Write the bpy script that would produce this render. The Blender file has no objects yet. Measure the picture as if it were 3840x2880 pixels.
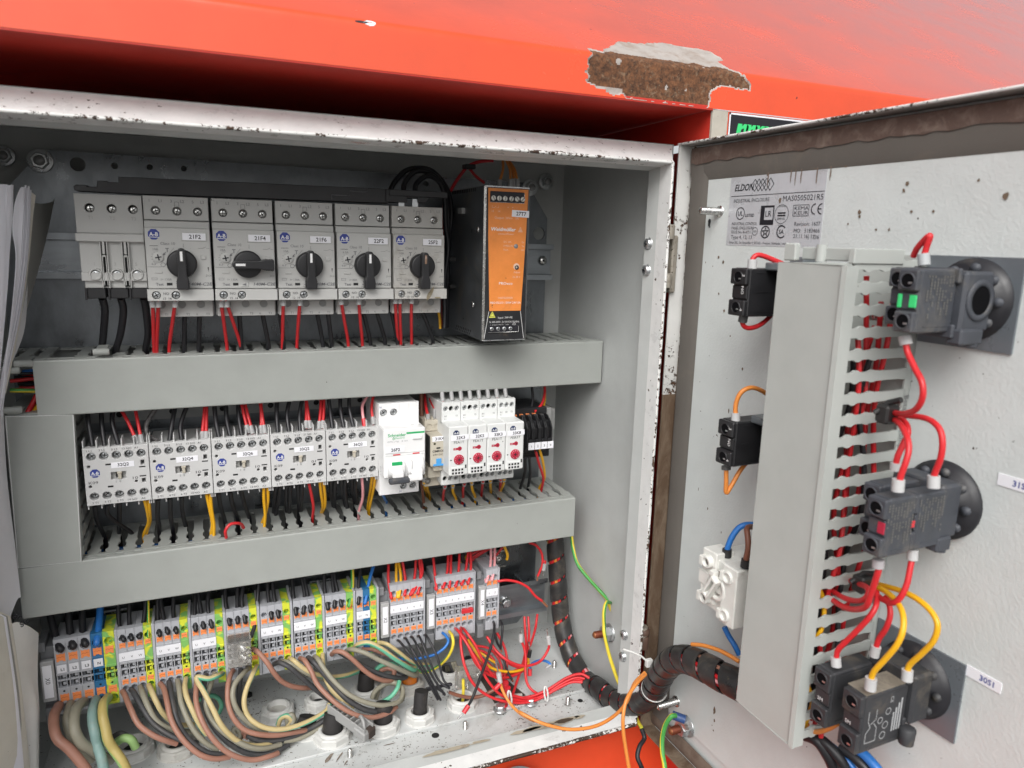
import bpy, bmesh, math, random
from mathutils import Vector, Matrix
random.seed(7)
R = math.radians
scene = bpy.context.scene
COL = scene.collection
MM = 0.001

# ------------------------------------------------------------------ camera
CF, CYAW, CPIT, CROLL = 2719.91, 23.17, -11.32, 1.5
CP = Vector((161.43, -488.6, 426.01))
def _basis():
    a, b, c = R(CYAW), R(CPIT), R(CROLL)
    f = Vector((math.sin(a)*math.cos(b), math.cos(a)*math.cos(b), math.sin(b)))
    r = Vector((math.cos(a), -math.sin(a), 0)); u = r.cross(f)
    return r*math.cos(c)+u*math.sin(c), -r*math.sin(c)+u*math.cos(c), f
CR, CU, CFW = _basis()
cam_d = bpy.data.cameras.new('camera'); cam = bpy.data.objects.new('camera', cam_d); COL.objects.link(cam)
m = Matrix.Identity(4)
for i in range(3):
    m[i][0] = CR[i]; m[i][1] = CU[i]; m[i][2] = -CFW[i]; m[i][3] = CP[i]*MM
cam.matrix_world = m
cam_d.sensor_width = 36; cam_d.lens = CF/3840*36
cam_d.clip_start = 0.02; cam_d.clip_end = 200
cam_d.dof.use_dof = True; cam_d.dof.focus_distance = 0.62; cam_d.dof.aperture_fstop = 11
scene.camera = cam

# ------------------------------------------------------------------ light
SUN_EL, SUN_AZ = 43, -148            # azimuth of the sun, degrees from +Y towards +X
w = bpy.data.worlds.new('World'); scene.world = w; w.use_nodes = True
nt = w.node_tree; nt.nodes.clear()
sky = nt.nodes.new('ShaderNodeTexSky'); sky.sky_type = 'NISHITA'; sky.sun_disc = False
sky.sun_elevation = R(SUN_EL); sky.sun_rotation = R(SUN_AZ); sky.air_density = 1.0; sky.dust_density = 4.0; sky.ozone_density = 1.0
hs = nt.nodes.new('ShaderNodeHueSaturation'); hs.inputs['Saturation'].default_value = 0.18
bg = nt.nodes.new('ShaderNodeBackground'); bg.inputs['Strength'].default_value = 0.09
ow = nt.nodes.new('ShaderNodeOutputWorld')
nt.links.new(sky.outputs[0], hs.inputs['Color']); nt.links.new(hs.outputs[0], bg.inputs['Color']); nt.links.new(bg.outputs[0], ow.inputs[0])
sd = bpy.data.lights.new('sun', 'SUN'); sd.energy = 1.25; sd.angle = R(42); sd.color = (1, .985, .955)
sun = bpy.data.objects.new('sun', sd); COL.objects.link(sun)
sdir = Vector((math.sin(R(SUN_AZ))*math.cos(R(SUN_EL)), math.cos(R(SUN_AZ))*math.cos(R(SUN_EL)), math.sin(R(SUN_EL))))
sun.rotation_euler = sdir.to_track_quat('Z', 'Y').to_euler()
vs = scene.view_settings; vs.view_transform = 'Standard'; vs.look = 'None'; vs.gamma = 1; vs.exposure = 0.8

# ------------------------------------------------------------------ coordinates helpers
def ray(u, v): return CFW + CR*((u-1920)/CF) - CU*((v-1440)/CF)
def zc(c, x, y):
    s = c[2]/2212.0; return c[0]+x*s, c[1]+y*s
def py(c, x, y, Y):                  # point seen at (x,y) of a detail view, on the plane y = Y
    d = ray(*zc(c, x, y)); return CP + d*((Y-CP.y)/d.y)
def pz(c, x, y, Z):
    d = ray(*zc(c, x, y)); return CP + d*((Z-CP.z)/d.z)
DH = Vector((515.5, 13.9, 0)); DA = R(1.67)
DE = Vector((math.sin(DA), -math.cos(DA), 0)); DN = Vector((-math.cos(DA), -math.sin(DA), 0))
def D(s, w_, z): return DH + DE*s + DN*w_ + Vector((0, 0, z))
def pd(c, x, y, w_):                 # point on a plane parallel to the open door
    d = ray(*zc(c, x, y)); t = (w_-(CP-DH).dot(DN))/d.dot(DN); return CP + d*t
FU=(0,0,3840); A0=(0,500,960); B0=(960,500,960); C0=(1400,500,960); D0=(0,1200,960); E0=(720,1400,960); F0=(1360,1400,960)
G0=(0,2100,960); H0=(720,2100,960); I0=(1360,2000,960); J0=(1900,2160,960); K0=(2400,500,1440); L0=(2880,900,960); M0=(2400,1300,960)
N0=(2880,1560,960); O0=(2880,2160,960); P0=(500,2430,800); Q0=(1200,2430,800); R0=(0,2300,640); S0=(2200,2500,500); T0=(2550,1900,500)
U1=(280,1800,640); U2=(860,1700,640); U3=(1560,1700,640); V1=(0,1260,480); W1=(2600,950,400)

# ------------------------------------------------------------------ materials
MATS = {}
def nd(t, ty, **k):
    n = t.nodes.new(ty)
    for a, b in k.items(): setattr(n, a, b)
    return n
def M(name, col, rough=.5, metal=0., bump=0., bs=900., specks=0., ss=260., blotch=0., bls=14., dirt=(.10,.065,.04), coat=0., var=.05, cl=9., spec=.5, streak=None, rvar=.12):
    if name in MATS: return MATS[name]
    mt = bpy.data.materials.new(name); mt.use_nodes = True; t = mt.node_tree; L = t.links.new
    b = t.nodes['Principled BSDF']; MATS[name] = mt
    b.inputs['Roughness'].default_value = rough; b.inputs['Metallic'].default_value = metal
    b.inputs['Coat Weight'].default_value = coat; b.inputs['Specular IOR Level'].default_value = spec
    g = nd(t, 'ShaderNodeNewGeometry'); pos = g.outputs['Position']
    if streak:
        mp = nd(t, 'ShaderNodeMapping'); mp.inputs['Scale'].default_value = streak; L(pos, mp.inputs['Vector']); spos = mp.outputs[0]
    else: spos = pos
    n1 = nd(t, 'ShaderNodeTexNoise'); n1.inputs['Scale'].default_value = bls*3; n1.inputs['Detail'].default_value = 5; n1.inputs['Roughness'].default_value = .65; L(spos, n1.inputs['Vector'])
    mr = nd(t, 'ShaderNodeMapRange'); mr.inputs[1].default_value = .3; mr.inputs[2].default_value = .7; mr.inputs[3].default_value = 1-var*1.6; mr.inputs[4].default_value = 1+var
    L(n1.outputs[0], mr.inputs[0])
    mx = nd(t, 'ShaderNodeVectorMath', operation='SCALE'); mx.inputs[0].default_value = col[:3]; L(mr.outputs[0], mx.inputs['Scale'])
    cur = mx.outputs[0]
    def mixin(fac, c2):
        nonlocal cur
        q = nd(t, 'ShaderNodeMix', data_type='RGBA'); L(fac, q.inputs[0]); L(cur, q.inputs[6])
        q.inputs[7].default_value = (*c2, 1); cur = q.outputs[2]
    if blotch > 0:
        n2 = nd(t, 'ShaderNodeTexNoise'); n2.inputs['Scale'].default_value = bls*1.7; n2.inputs['Detail'].default_value = 8; n2.inputs['Roughness'].default_value = .72; n2.inputs['Distortion'].default_value = .6; L(spos, n2.inputs['Vector'])
        r2 = nd(t, 'ShaderNodeMapRange'); r2.inputs[1].default_value = .62-blotch*.22; r2.inputs[2].default_value = .80-blotch*.12; r2.inputs[4].default_value = min(1, .35+blotch*.6)
        L(n2.outputs[0], r2.inputs[0]); mixin(r2.outputs[0], dirt)
    if specks > 0:
        n3 = nd(t, 'ShaderNodeTexNoise'); n3.inputs['Scale'].default_value = ss; n3.inputs['Detail'].default_value = 3; n3.inputs['Roughness'].default_value = .6; L(pos, n3.inputs['Vector'])
        n4 = nd(t, 'ShaderNodeTexNoise'); n4.inputs['Scale'].default_value = cl; n4.inputs['Detail'].default_value = 3; L(pos, n4.inputs['Vector'])
        ad = nd(t, 'ShaderNodeMath', operation='MULTIPLY_ADD'); L(n4.outputs[0], ad.inputs[0]); ad.inputs[1].default_value = .35; L(n3.outputs[0], ad.inputs[2])
        r3 = nd(t, 'ShaderNodeMapRange'); r3.inputs[1].default_value = 1.02-specks*.16; r3.inputs[2].default_value = 1.035-specks*.16; L(ad.outputs[0], r3.inputs[0])
        mixin(r3.outputs[0], tuple(c*.45 for c in dirt))
    L(cur, b.inputs['Base Color'])
    rr = nd(t, 'ShaderNodeMapRange'); rr.inputs[1].default_value = .3; rr.inputs[2].default_value = .7; rr.inputs[3].default_value = max(.03, rough-rvar); rr.inputs[4].default_value = min(1, rough+rvar)
    L(n1.outputs[0], rr.inputs[0]); L(rr.outputs[0], b.inputs['Roughness'])
    if bump > 0:
        n5 = nd(t, 'ShaderNodeTexNoise'); n5.inputs['Scale'].default_value = bs; n5.inputs['Detail'].default_value = 2; L(pos, n5.inputs['Vector'])
        bp = nd(t, 'ShaderNodeBump'); bp.inputs['Strength'].default_value = bump; bp.inputs['Distance'].default_value = .0004; L(n5.outputs[0], bp.inputs['Height']); L(bp.outputs[0], b.inputs['Normal'])
    return mt
def M_edge(name, colA, colB, thr, sc=160.):        # paint A flaked off down to B
    mt = M(name, colA, .5, var=.04); t = mt.node_tree; L = t.links.new; b = t.nodes['Principled BSDF']
    src = b.inputs['Base Color'].links[0].from_socket
    g = nd(t, 'ShaderNodeNewGeometry')
    n = nd(t, 'ShaderNodeTexNoise'); n.inputs['Scale'].default_value = sc; n.inputs['Detail'].default_value = 6; n.inputs['Roughness'].default_value = .7; L(g.outputs['Position'], n.inputs['Vector'])
    n2 = nd(t, 'ShaderNodeTexNoise'); n2.inputs['Scale'].default_value = 22; n2.inputs['Detail'].default_value = 3; L(g.outputs['Position'], n2.inputs['Vector'])
    a = nd(t, 'ShaderNodeMath', operation='MULTIPLY_ADD'); L(n2.outputs[0], a.inputs[0]); a.inputs[1].default_value = .6; L(n.outputs[0], a.inputs[2])
    r = nd(t, 'ShaderNodeMapRange'); r.inputs[1].default_value = thr; r.inputs[2].default_value = thr+.02; L(a.outputs[0], r.inputs[0])
    q = nd(t, 'ShaderNodeMix', data_type='RGBA'); L(r.outputs[0], q.inputs[0]); L(src, q.inputs[6]); 
    n3 = nd(t, 'ShaderNodeTexNoise'); n3.inputs['Scale'].default_value = 420; n3.inputs['Detail'].default_value = 4; L(g.outputs['Position'], n3.inputs['Vector'])
    cr = nd(t, 'ShaderNodeValToRGB'); cr.color_ramp.elements[0].color = (*[c*.4 for c in colB], 1); cr.color_ramp.elements[0].position = .35; cr.color_ramp.elements[1].color = (*[min(1, c*1.5) for c in colB], 1); cr.color_ramp.elements[1].position = .7
    L(n3.outputs[0], cr.inputs[0]); L(cr.outputs[0], q.inputs[7]); L(q.outputs[2], b.inputs['Base Color'])
    bp = nd(t, 'ShaderNodeBump'); bp.inputs['Strength'].default_value = .8; bp.inputs['Distance'].default_value = .0006; bp.invert = True; L(r.outputs[0], bp.inputs['Height']); L(bp.outputs[0], b.inputs['Normal'])
    return mt
def M_stripe(name, ca, cb, fac=.42, rough=.45):    # two-colour wire insulation
    mt = M(name, ca, rough, specks=.35, ss=420); t = mt.node_tree; L = t.links.new; b = t.nodes['Principled BSDF']
    uv = nd(t, 'ShaderNodeUVMap'); uv.uv_map = 'uv'; sp = nd(t, 'ShaderNodeSeparateXYZ'); L(uv.outputs[0], sp.inputs[0])
    mo = nd(t, 'ShaderNodeMath', operation='MULTIPLY_ADD'); L(sp.outputs[1], mo.inputs[0]); mo.inputs[1].default_value = 4.0; L(sp.outputs[0], mo.inputs[2])
    fr = nd(t, 'ShaderNodeMath', operation='FRACT'); L(mo.outputs[0], fr.inputs[0])
    lt = nd(t, 'ShaderNodeMath', operation='LESS_THAN'); L(fr.outputs[0], lt.inputs[0]); lt.inputs[1].default_value = fac
    q = nd(t, 'ShaderNodeMix', data_type='RGBA'); L(lt.outputs[0], q.inputs[0]); q.inputs[6].default_value = (*ca, 1); q.inputs[7].default_value = (*cb, 1)
    L(q.outputs[2], b.inputs['Base Color']); return mt
DARK = (.05, .035, .025)
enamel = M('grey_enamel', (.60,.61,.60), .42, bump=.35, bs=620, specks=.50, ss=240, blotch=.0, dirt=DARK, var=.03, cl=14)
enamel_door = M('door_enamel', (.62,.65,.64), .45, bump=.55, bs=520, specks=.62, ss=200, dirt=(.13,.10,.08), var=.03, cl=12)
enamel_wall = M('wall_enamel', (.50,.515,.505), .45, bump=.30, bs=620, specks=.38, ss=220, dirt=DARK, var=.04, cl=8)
enamel_floor = M('floor_enamel', (.56,.575,.57), .4, bump=.22, bs=620, specks=1.15, ss=420, blotch=.25, bls=9, dirt=(.16,.12,.08), var=.05, cl=20)
enamel_rim = M('rim_enamel', (.74,.74,.73), .35, bump=.3, bs=520, specks=1.0, ss=200, blotch=.12, bls=26, dirt=(.14,.09,.06), var=.05, cl=26)
chip = M_edge('chipped_enamel', (.76,.76,.74), (.07,.04,.025), .85, 330)
chip_heavy = M_edge('rusted_enamel', (.62,.61,.58), (.13,.08,.05), .76, 190)
chip_mid = M_edge('flaking_enamel', (.66,.66,.64), (.10,.06,.04), .93, 260)
gasket = M('foam_gasket', (.135,.122,.108), .9, bump=.3, bs=700, blotch=.25, bls=10, dirt=(.22,.18,.14))
gasket_dirty = M('dirty_gasket', (.17,.13,.10), .85, bump=.6, bs=400, blotch=.7, bls=40, dirt=(.07,.04,.03))
brown_grime = M('brown_grime', (.13,.085,.055), .5, bump=.8, bs=260, blotch=.8, bls=30, dirt=(.34,.27,.20), specks=.4, streak=(1,1,.25))
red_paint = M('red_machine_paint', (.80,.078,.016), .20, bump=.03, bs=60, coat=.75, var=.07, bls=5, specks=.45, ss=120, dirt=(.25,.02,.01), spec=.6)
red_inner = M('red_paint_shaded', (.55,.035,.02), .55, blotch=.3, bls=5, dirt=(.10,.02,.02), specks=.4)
rust = M('rust', (.15,.065,.03), .9, bump=1.0, bs=700, blotch=.35, bls=110, dirt=(.40,.30,.20), specks=1.2, ss=700, var=.5)
primer = M('bare_primer', (.42,.38,.35), .6, bump=.4, bs=300, blotch=.6, bls=40, dirt=(.22,.13,.08), specks=.5)
galv = M('galvanised_steel', (.21,.225,.24), .34, .9, bump=.12, bs=500, blotch=.25, bls=12, dirt=(.10,.11,.125), specks=.5, var=.22, streak=(1,1,.5), rvar=.16)
railz = M('rail_zinc', (.36,.385,.41), .36, .85, bump=.1, bs=500, blotch=.2, bls=14, dirt=(.20,.22,.24), specks=.3, var=.15, streak=(.4,1,1.5))
zinc = M('zinc_steel', (.62,.64,.65), .32, .85, var=.12, blotch=.2, bls=40, dirt=(.3,.3,.3))
bright = M('bright_screw', (.74,.74,.72), .22, .95, var=.2, bls=120)
copper = M('copper', (.75,.35,.2), .35, .9)
rustbolt = M('red_brown_bolt', (.22,.06,.03), .45, .5)
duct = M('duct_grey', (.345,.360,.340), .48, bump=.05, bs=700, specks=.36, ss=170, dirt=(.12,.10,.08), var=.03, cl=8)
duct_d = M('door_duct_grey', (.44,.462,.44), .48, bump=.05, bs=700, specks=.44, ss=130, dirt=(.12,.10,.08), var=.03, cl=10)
dgrey = M('device_grey', (.50,.50,.485), .5, specks=.42, ss=260, var=.03, dirt=(.13,.11,.09), cl=14)
dgrey_dirty = M('device_grey_soiled', (.48,.47,.445), .5, specks=.55, ss=200, blotch=.42, bls=24, dirt=(.20,.16,.11), var=.05)
dgrey2 = M('device_grey_dark', (.30,.30,.295), .5, specks=.3, var=.04)
cgrey = M('contactor_grey', (.57,.57,.565), .45, specks=.3, ss=300, var=.025)
black = M('black_plastic', (.018,.018,.02), .42, var=.15, specks=.3, dirt=(.2,.18,.15))
black_soft = M('black_plastic_dusty', (.035,.036,.04), .6, blotch=.5, bls=26, dirt=(.16,.135,.10), specks=.5, var=.15)
bluegrey = M('blue_grey_plastic', (.055,.06,.072), .55, blotch=.45, bls=24, dirt=(.17,.15,.12), var=.15)
hole = M('dark_recess', (.012,.012,.013), .7)
white = M('white_plastic', (.80,.80,.80), .35, specks=.32, ss=220, dirt=(.2,.18,.16), var=.02)
white_blk = M('white_block_plastic', (.74,.74,.70), .45, specks=.62, ss=150, blotch=.25, bls=30, dirt=(.2,.15,.11), var=.04)
white2 = M('timer_white', (.69,.70,.69), .4, specks=.4, ss=180, dirt=(.2,.18,.15), var=.02)
beige = M('beige_plastic', (.50,.46,.38), .5, specks=.4, var=.05)
sticker = M('label_white', (.84,.84,.88), .45, var=.015)
silver_label = M('silver_label', (.56,.57,.60), .3, .15, specks=.6, ss=170, blotch=.15, bls=16, dirt=(.3,.24,.2))
ink = M('ink_black', (.015,.015,.02), .5)
ink_grey = M('ink_grey', (.16,.16,.17), .5)
ink_blue = M('logo_blue', (.03,.05,.27), .4)
ink_navy = M('logo_navy', (.012,.03,.10), .4)
ink_white = M('ink_white', (.82,.82,.82), .5)
ink_pale = M('ink_pale', (.80,.55,.42), .5)
green = M('logo_green', (.02,.40,.13), .4)
bgreen = M('bright_green', (.05,.65,.20), .4)
darkred = M('dark_red', (.42,.02,.05), .4)
redp = M('red_plastic', (.62,.03,.04), .4)
orange_l = M('orange_panel', (.80,.26,.055), .4, specks=.45, ss=240, blotch=.18, bls=22, dirt=(.25,.10,.04), var=.07)
orange_t = M('orange_tab', (.95,.30,.10), .35, var=.03)
bluet = M('blue_terminal', (.03,.16,.34), .4, var=.04)
bluelev = M('blue_lever', (.07,.33,.70), .4)
termg = M('terminal_grey', (.44,.45,.48), .45, specks=.25, ss=260, var=.03)
termd = M('terminal_grey_dark', (.22,.225,.235), .5)
yel = M('warning_yellow', (.72,.72,.12), .5)
psu_black = M('power_supply_black', (.03,.031,.034), .4, .3, bump=.2, bs=500, blotch=.5, bls=30, dirt=(.13,.10,.07), specks=.5, ss=240)
psu_steel = M('power_supply_steel', (.16,.17,.18), .38, .7, blotch=.4, bls=16, dirt=(.30,.26,.18), specks=.4, var=.2)
paper = M('paper', (.72,.72,.78), .7, var=.03, blotch=.12, bls=10, dirt=(.5,.48,.45))
paper2 = M('aged_paper', (.66,.63,.56), .7, var=.04, blotch=.3, bls=14, dirt=(.38,.34,.28), specks=.4)
pouch = M('grey_pouch', (.30,.30,.28), .5, var=.05, blotch=.15, bls=8)
rubber = M('black_rubber_cable', (.022,.02,.02), .65, bump=.5, bs=400, blotch=.4, bls=40, dirt=(.10,.085,.07))
wrap = M('spiral_wrap', (.028,.027,.027), .38, bump=.15, bs=300, blotch=.45, bls=18, dirt=(.16,.13,.095), specks=.75, ss=260, var=.2)
glandm = M('gland_grey', (.58,.58,.56), .5, specks=.7, ss=170, blotch=.35, bls=20, dirt=(.18,.13,.10), var=.04)
glandb = M('gland_soiled', (.50,.49,.46), .55, specks=.9, ss=150, blotch=.75, bls=24, dirt=(.11,.07,.045), var=.05)
postm = M('grey_post', (.20,.21,.22), .6, var=.05)
groundm = M('concrete_ground', (.11,.105,.10), .9, bump=.5, bs=20, blotch=.4, bls=.5, dirt=(.12,.11,.1))
plate_grey = M('grey_backplate', (.17,.19,.21), .35, .3, var=.06)
clearm = bpy.data.materials.new('clear_plastic'); clearm.use_nodes = True; MATS['clear_plastic'] = clearm
_b = clearm.node_tree.nodes['Principled BSDF']; _b.inputs['Base Color'].default_value = (.86,.84,.80,1); _b.inputs['Transmission Weight'].default_value = .85; _b.inputs['Roughness'].default_value = .12; _b.inputs['IOR'].default_value = 1.45
W = dict(red=M('wire_red', (.60,.022,.028), .38, specks=.3, ss=420, dirt=(.2,.05,.04)), black=M('wire_black', (.016,.016,.019), .42, var=.2),
 yellow=M('wire_yellow', (.80,.42,.012), .4, specks=.3, ss=420), blue=M('wire_blue', (.022,.16,.50), .4), orange=M('wire_orange', (.72,.25,.05), .4, specks=.4, ss=420),
 pink=M('wire_pink', (.82,.36,.38), .4), brown=M('wire_brown', (.20,.075,.045), .45), fbrown=M('wire_faded_brown', (.32,.155,.11), .5, blotch=.25, bls=30, dirt=(.28,.16,.12)),
 fblack=M('wire_faded_black', (.045,.045,.048), .55, blotch=.5, bls=34, dirt=(.12,.105,.09)), fgrey=M('wire_faded_grey', (.25,.235,.18), .5, blotch=.3, bls=30, dirt=(.22,.18,.12)),
 fblue=M('wire_faded_blue', (.20,.31,.29), .5, blotch=.3, bls=30, dirt=(.32,.30,.22)), taped=M('wire_taped', (.06,.055,.055), .5, blotch=.8, bls=60, dirt=(.25,.24,.24)),
 gy=M_stripe('wire_green_yellow', (.76,.60,.05), (.06,.30,.06), .4), fgy=M_stripe('wire_faded_green_yellow', (.50,.40,.20), (.12,.40,.26), .48, .5),
 fgy2=M_stripe('wire_thick_green_yellow', (.42,.33,.11), (.24,.38,.14), .6, .5))
gyterm = M('green_yellow_terminal', (.70,.74,.10), .4, var=.04); _t = gyterm.node_tree
def _gy():
    L = _t.links.new; b = _t.nodes['Principled BSDF']; g = nd(_t, 'ShaderNodeNewGeometry')
    n = nd(_t, 'ShaderNodeTexNoise'); n.inputs['Scale'].default_value = 85; n.inputs['Detail'].default_value = 1; n.inputs['Distortion'].default_value = 1.2; L(g.outputs['Position'], n.inputs['Vector'])
    r = nd(_t, 'ShaderNodeMapRange'); r.inputs[1].default_value = .47; r.inputs[2].default_value = .55; L(n.outputs[0], r.inputs[0])
    q = nd(_t, 'ShaderNodeMix', data_type='RGBA'); L(r.outputs[0], q.inputs[0]); q.inputs[6].default_value = (.66,.70,.05,1); q.inputs[7].default_value = (.22,.50,.13,1); L(q.outputs[2], b.inputs['Base Color'])
_gy()

# ------------------------------------------------------------------ mesh builder
_cache = {}
def curve_mesh(key, make):
    if key not in _cache:
        cu = make(); o = bpy.data.objects.new('tmp', cu); COL.objects.link(o)
        dg = bpy.context.evaluated_depsgraph_get(); me = bpy.data.meshes.new_from_object(o.evaluated_get(dg))
        vs_ = [tuple(v.co) for v in me.vertices]; fs_ = [tuple(p.vertices) for p in me.polygons]
        bpy.data.objects.remove(o); bpy.data.meshes.remove(me); _cache[key] = (vs_, fs_)
    return _cache[key]
def text_geo(s, bold=False):
    def mk():
        cu = bpy.data.curves.new('t', 'FONT'); cu.body = s; cu.size = 1; cu.align_x = 'CENTER'; cu.align_y = 'CENTER'; cu.resolution_u = 2
        if bold: cu.offset = .02
        return cu
    return curve_mesh(('T', s, bold), mk)
def poly_geo(outs, depth, bev=0):
    key = ('P', tuple(tuple(map(tuple, o)) for o in outs), depth, bev)
    def mk():
        cu = bpy.data.curves.new('p', 'CURVE'); cu.dimensions = '2D'; cu.fill_mode = 'BOTH'
        cu.extrude = max(0, depth/2-bev); cu.bevel_depth = bev; cu.bevel_resolution = 1; cu.offset = -bev
        for o in outs:
            sp = cu.splines.new('POLY'); sp.points.add(len(o)-1)
            for i, p in enumerate(o): sp.points[i].co = (p[0], p[1], 0, 1)
            sp.use_cyclic_u = True
        return cu
    return curve_mesh(key, mk)
def circ(x, y, r, n=18, a0=0): return [(x+r*math.cos(a0+2*math.pi*i/n), y+r*math.sin(a0+2*math.pi*i/n)) for i in range(n)]
def rect(x0, x1, y0, y1): return [(x0,y0),(x1,y0),(x1,y1),(x0,y1)]
X, Y_, Z_ = Vector((1,0,0)), Vector((0,1,0)), Vector((0,0,1))
class MB:
    def __init__(s): s.v=[]; s.f=[]; s.m=[]; s.sm=[]; s.uv=[]; s.mats=[]
    def add(s, vs_, fs_, mat, smooth=False, uvs=None):
        if mat not in s.mats: s.mats.append(mat)
        k = len(s.v); mi = s.mats.index(mat); s.v += [tuple(p) for p in vs_]
        for i, f in enumerate(fs_):
            s.f.append(tuple(k+j for j in f)); s.m.append(mi); s.sm.append(smooth); s.uv.append(uvs[i] if uvs else None)
        return s
    def box(s, x0, x1, y0, y1, z0, z1, mat, c=.35, fr=None):
        x0,x1=sorted((x0,x1)); y0,y1=sorted((y0,y1)); z0,z1=sorted((z0,z1))
        c = min(c, (x1-x0)*.3, (y1-y0)*.3, (z1-z0)*.3)
        vs_=[]; idx={}
        for ix in (0,1):
            for iy in (0,1):
                for iz in (0,1):
                    P=((x0,x1)[ix],(y0,y1)[iy],(z0,z1)[iz]); S=(1-2*ix,1-2*iy,1-2*iz)
                    for a in range(3):
                        q=[P[k]+(0 if k==a else S[k]*c) for k in range(3)]; idx[(ix,iy,iz,a)]=len(vs_); vs_.append(q)
        fs_=[]
        for a in range(3):
            o1,o2=[k for k in range(3) if k!=a]
            for sd_ in (0,1):
                loop=[]
                for b1,b2 in ((0,0),(1,0),(1,1),(0,1)):
                    t=[0,0,0]; t[a]=sd_; t[o1]=b1; t[o2]=b2; loop.append(idx[(*t,a)])
                fs_.append(loop)
            for b1 in (0,1):
                for b2 in (0,1):
                    t0=[0,0,0]; t0[o1]=b1; t0[o2]=b2; t1=list(t0); t1[a]=1
                    fs_.append([idx[(*t0,o1)],idx[(*t1,o1)],idx[(*t1,o2)],idx[(*t0,o2)]])
        for ix in (0,1):
            for iy in (0,1):
                for iz in (0,1): fs_.append([idx[(ix,iy,iz,a)] for a in range(3)])
        if fr: vs_=[fr(*p) for p in vs_]
        else: vs_=[Vector(p) for p in vs_]
        cen=sum(vs_,Vector())/len(vs_); out=[]
        for f in fs_:
            p=[vs_[i] for i in f]; n=(p[1]-p[0]).cross(p[2]-p[0]); fc=sum(p,Vector())/len(p)
            out.append(f if n.dot(fc-cen)>=0 else f[::-1])
        return s.add(vs_, out, mat)
    def cyl(s, p, ax, r, h, mat, n=18, r2=None, cap=True, smooth=True, ch=0):
        p=Vector(p); ax=Vector(ax).normalized(); a=ax.orthogonal().normalized(); b=ax.cross(a); r2=r if r2 is None else r2
        rings=[(0,r),(h,r2)] if not ch else [(0,r),(h-ch,r2),(h,r2-ch)]
        vs_=[p+ax*t+(a*math.cos(2*math.pi*i/n)+b*math.sin(2*math.pi*i/n))*q for t,q in rings for i in range(n)]
        fs_=[(k*n+i,k*n+(i+1)%n,(k+1)*n+(i+1)%n,(k+1)*n+i) for k in range(len(rings)-1) for i in range(n)]
        s.add(vs_, fs_, mat, smooth)
        if cap: s.add(vs_[:n],[tuple(range(n))[::-1]],mat); s.add(vs_[-n:],[tuple(range(n))],mat)
        return s
    def lathe(s, p, ax, prof, mat, n=20, smooth=True):
        p=Vector(p); ax=Vector(ax).normalized(); a=ax.orthogonal().normalized(); b=ax.cross(a)
        vs_=[p+ax*t+(a*math.cos(2*math.pi*i/n)+b*math.sin(2*math.pi*i/n))*q for t,q in prof for i in range(n)]
        fs_=[(k*n+i,k*n+(i+1)%n,(k+1)*n+(i+1)%n,(k+1)*n+i) for k in range(len(prof)-1) for i in range(n)]
        return s.add(vs_, fs_, mat, smooth)
    def poly(s, outs, depth, mat, o, xd=X, yd=Z_, bev=0):          # flat shape, o = point for (0,0), front face at o
        o=Vector(o); nn=xd.cross(yd); vs_,fs_=poly_geo(outs, depth, bev)
        return s.add([o+xd*v[0]+yd*v[1]+nn*(v[2]-depth/2) for v in vs_], fs_, mat)
    def text(s, t, o, size, mat, xd=X, yd=Z_, sx=1., bold=False, align='C', fit=None, lift=.12, shear=0):
        o=Vector(o); nn=xd.cross(yd); vs_,fs_=text_geo(t, bold)
        if not vs_: return s
        xs=[v[0] for v in vs_]; x0,x1=min(xs),max(xs); ys=[v[1] for v in vs_]; yc=(min(ys)+max(ys))/2
        if fit: sx=fit/((x1-x0)*size)
        off={'C':(x0+x1)/2,'L':x0,'R':x1}[align]
        return s.add([o+xd*((v[0]-off+shear*(v[1]-yc))*size*sx)+yd*((v[1]-yc)*size)+nn*lift for v in vs_], fs_, mat)
    def tube(s, pts, r, mat, n=8, cap=True, rs=None):
        pts=[Vector(p) for p in pts]; N=len(pts); ts=[]
        for i in range(N): ts.append((pts[min(i+1,N-1)]-pts[max(i-1,0)]).normalized())
        a=ts[0].orthogonal().normalized(); vs_=[]; ln=[0]
        for i in range(N):
            a=(a-ts[i]*a.dot(ts[i]));  a=a.normalized() if a.length>1e-6 else ts[i].orthogonal().normalized()
            b=ts[i].cross(a); q=rs[i] if rs else r
            for k in range(n): vs_.append(pts[i]+(a*math.cos(2*math.pi*k/n)+b*math.sin(2*math.pi*k/n))*q)
            if i: ln.append(ln[-1]+(pts[i]-pts[i-1]).length*MM)
        fs_=[];uvs=[]
        for i in range(N-1):
            for k in range(n):
                fs_.append((i*n+k,i*n+(k+1)%n,(i+1)*n+(k+1)%n,(i+1)*n+k)); uvs.append([(k/n,ln[i]),((k+1)/n,ln[i]),((k+1)/n,ln[i+1]),(k/n,ln[i+1])])
        s.add(vs_,fs_,mat,True,uvs)
        if cap: s.add(vs_[:n],[tuple(range(n))[::-1]],mat); s.add(vs_[-n:],[tuple(range(n))],mat)
        return s
    def quad(s, a,b,c,d, mat): return s.add([a,b,c,d],[(0,1,2,3)],mat)
    def strip(s, prof, x0, x1, mat, closed=False):                 # (y,z) profile swept along x
        n=len(prof); vs_=[(x,p[0],p[1]) for x in (x0,x1) for p in prof]; rng=range(n if closed else n-1)
        return s.add(vs_,[(i,(i+1)%n,n+(i+1)%n,n+i) for i in rng],mat)
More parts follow.
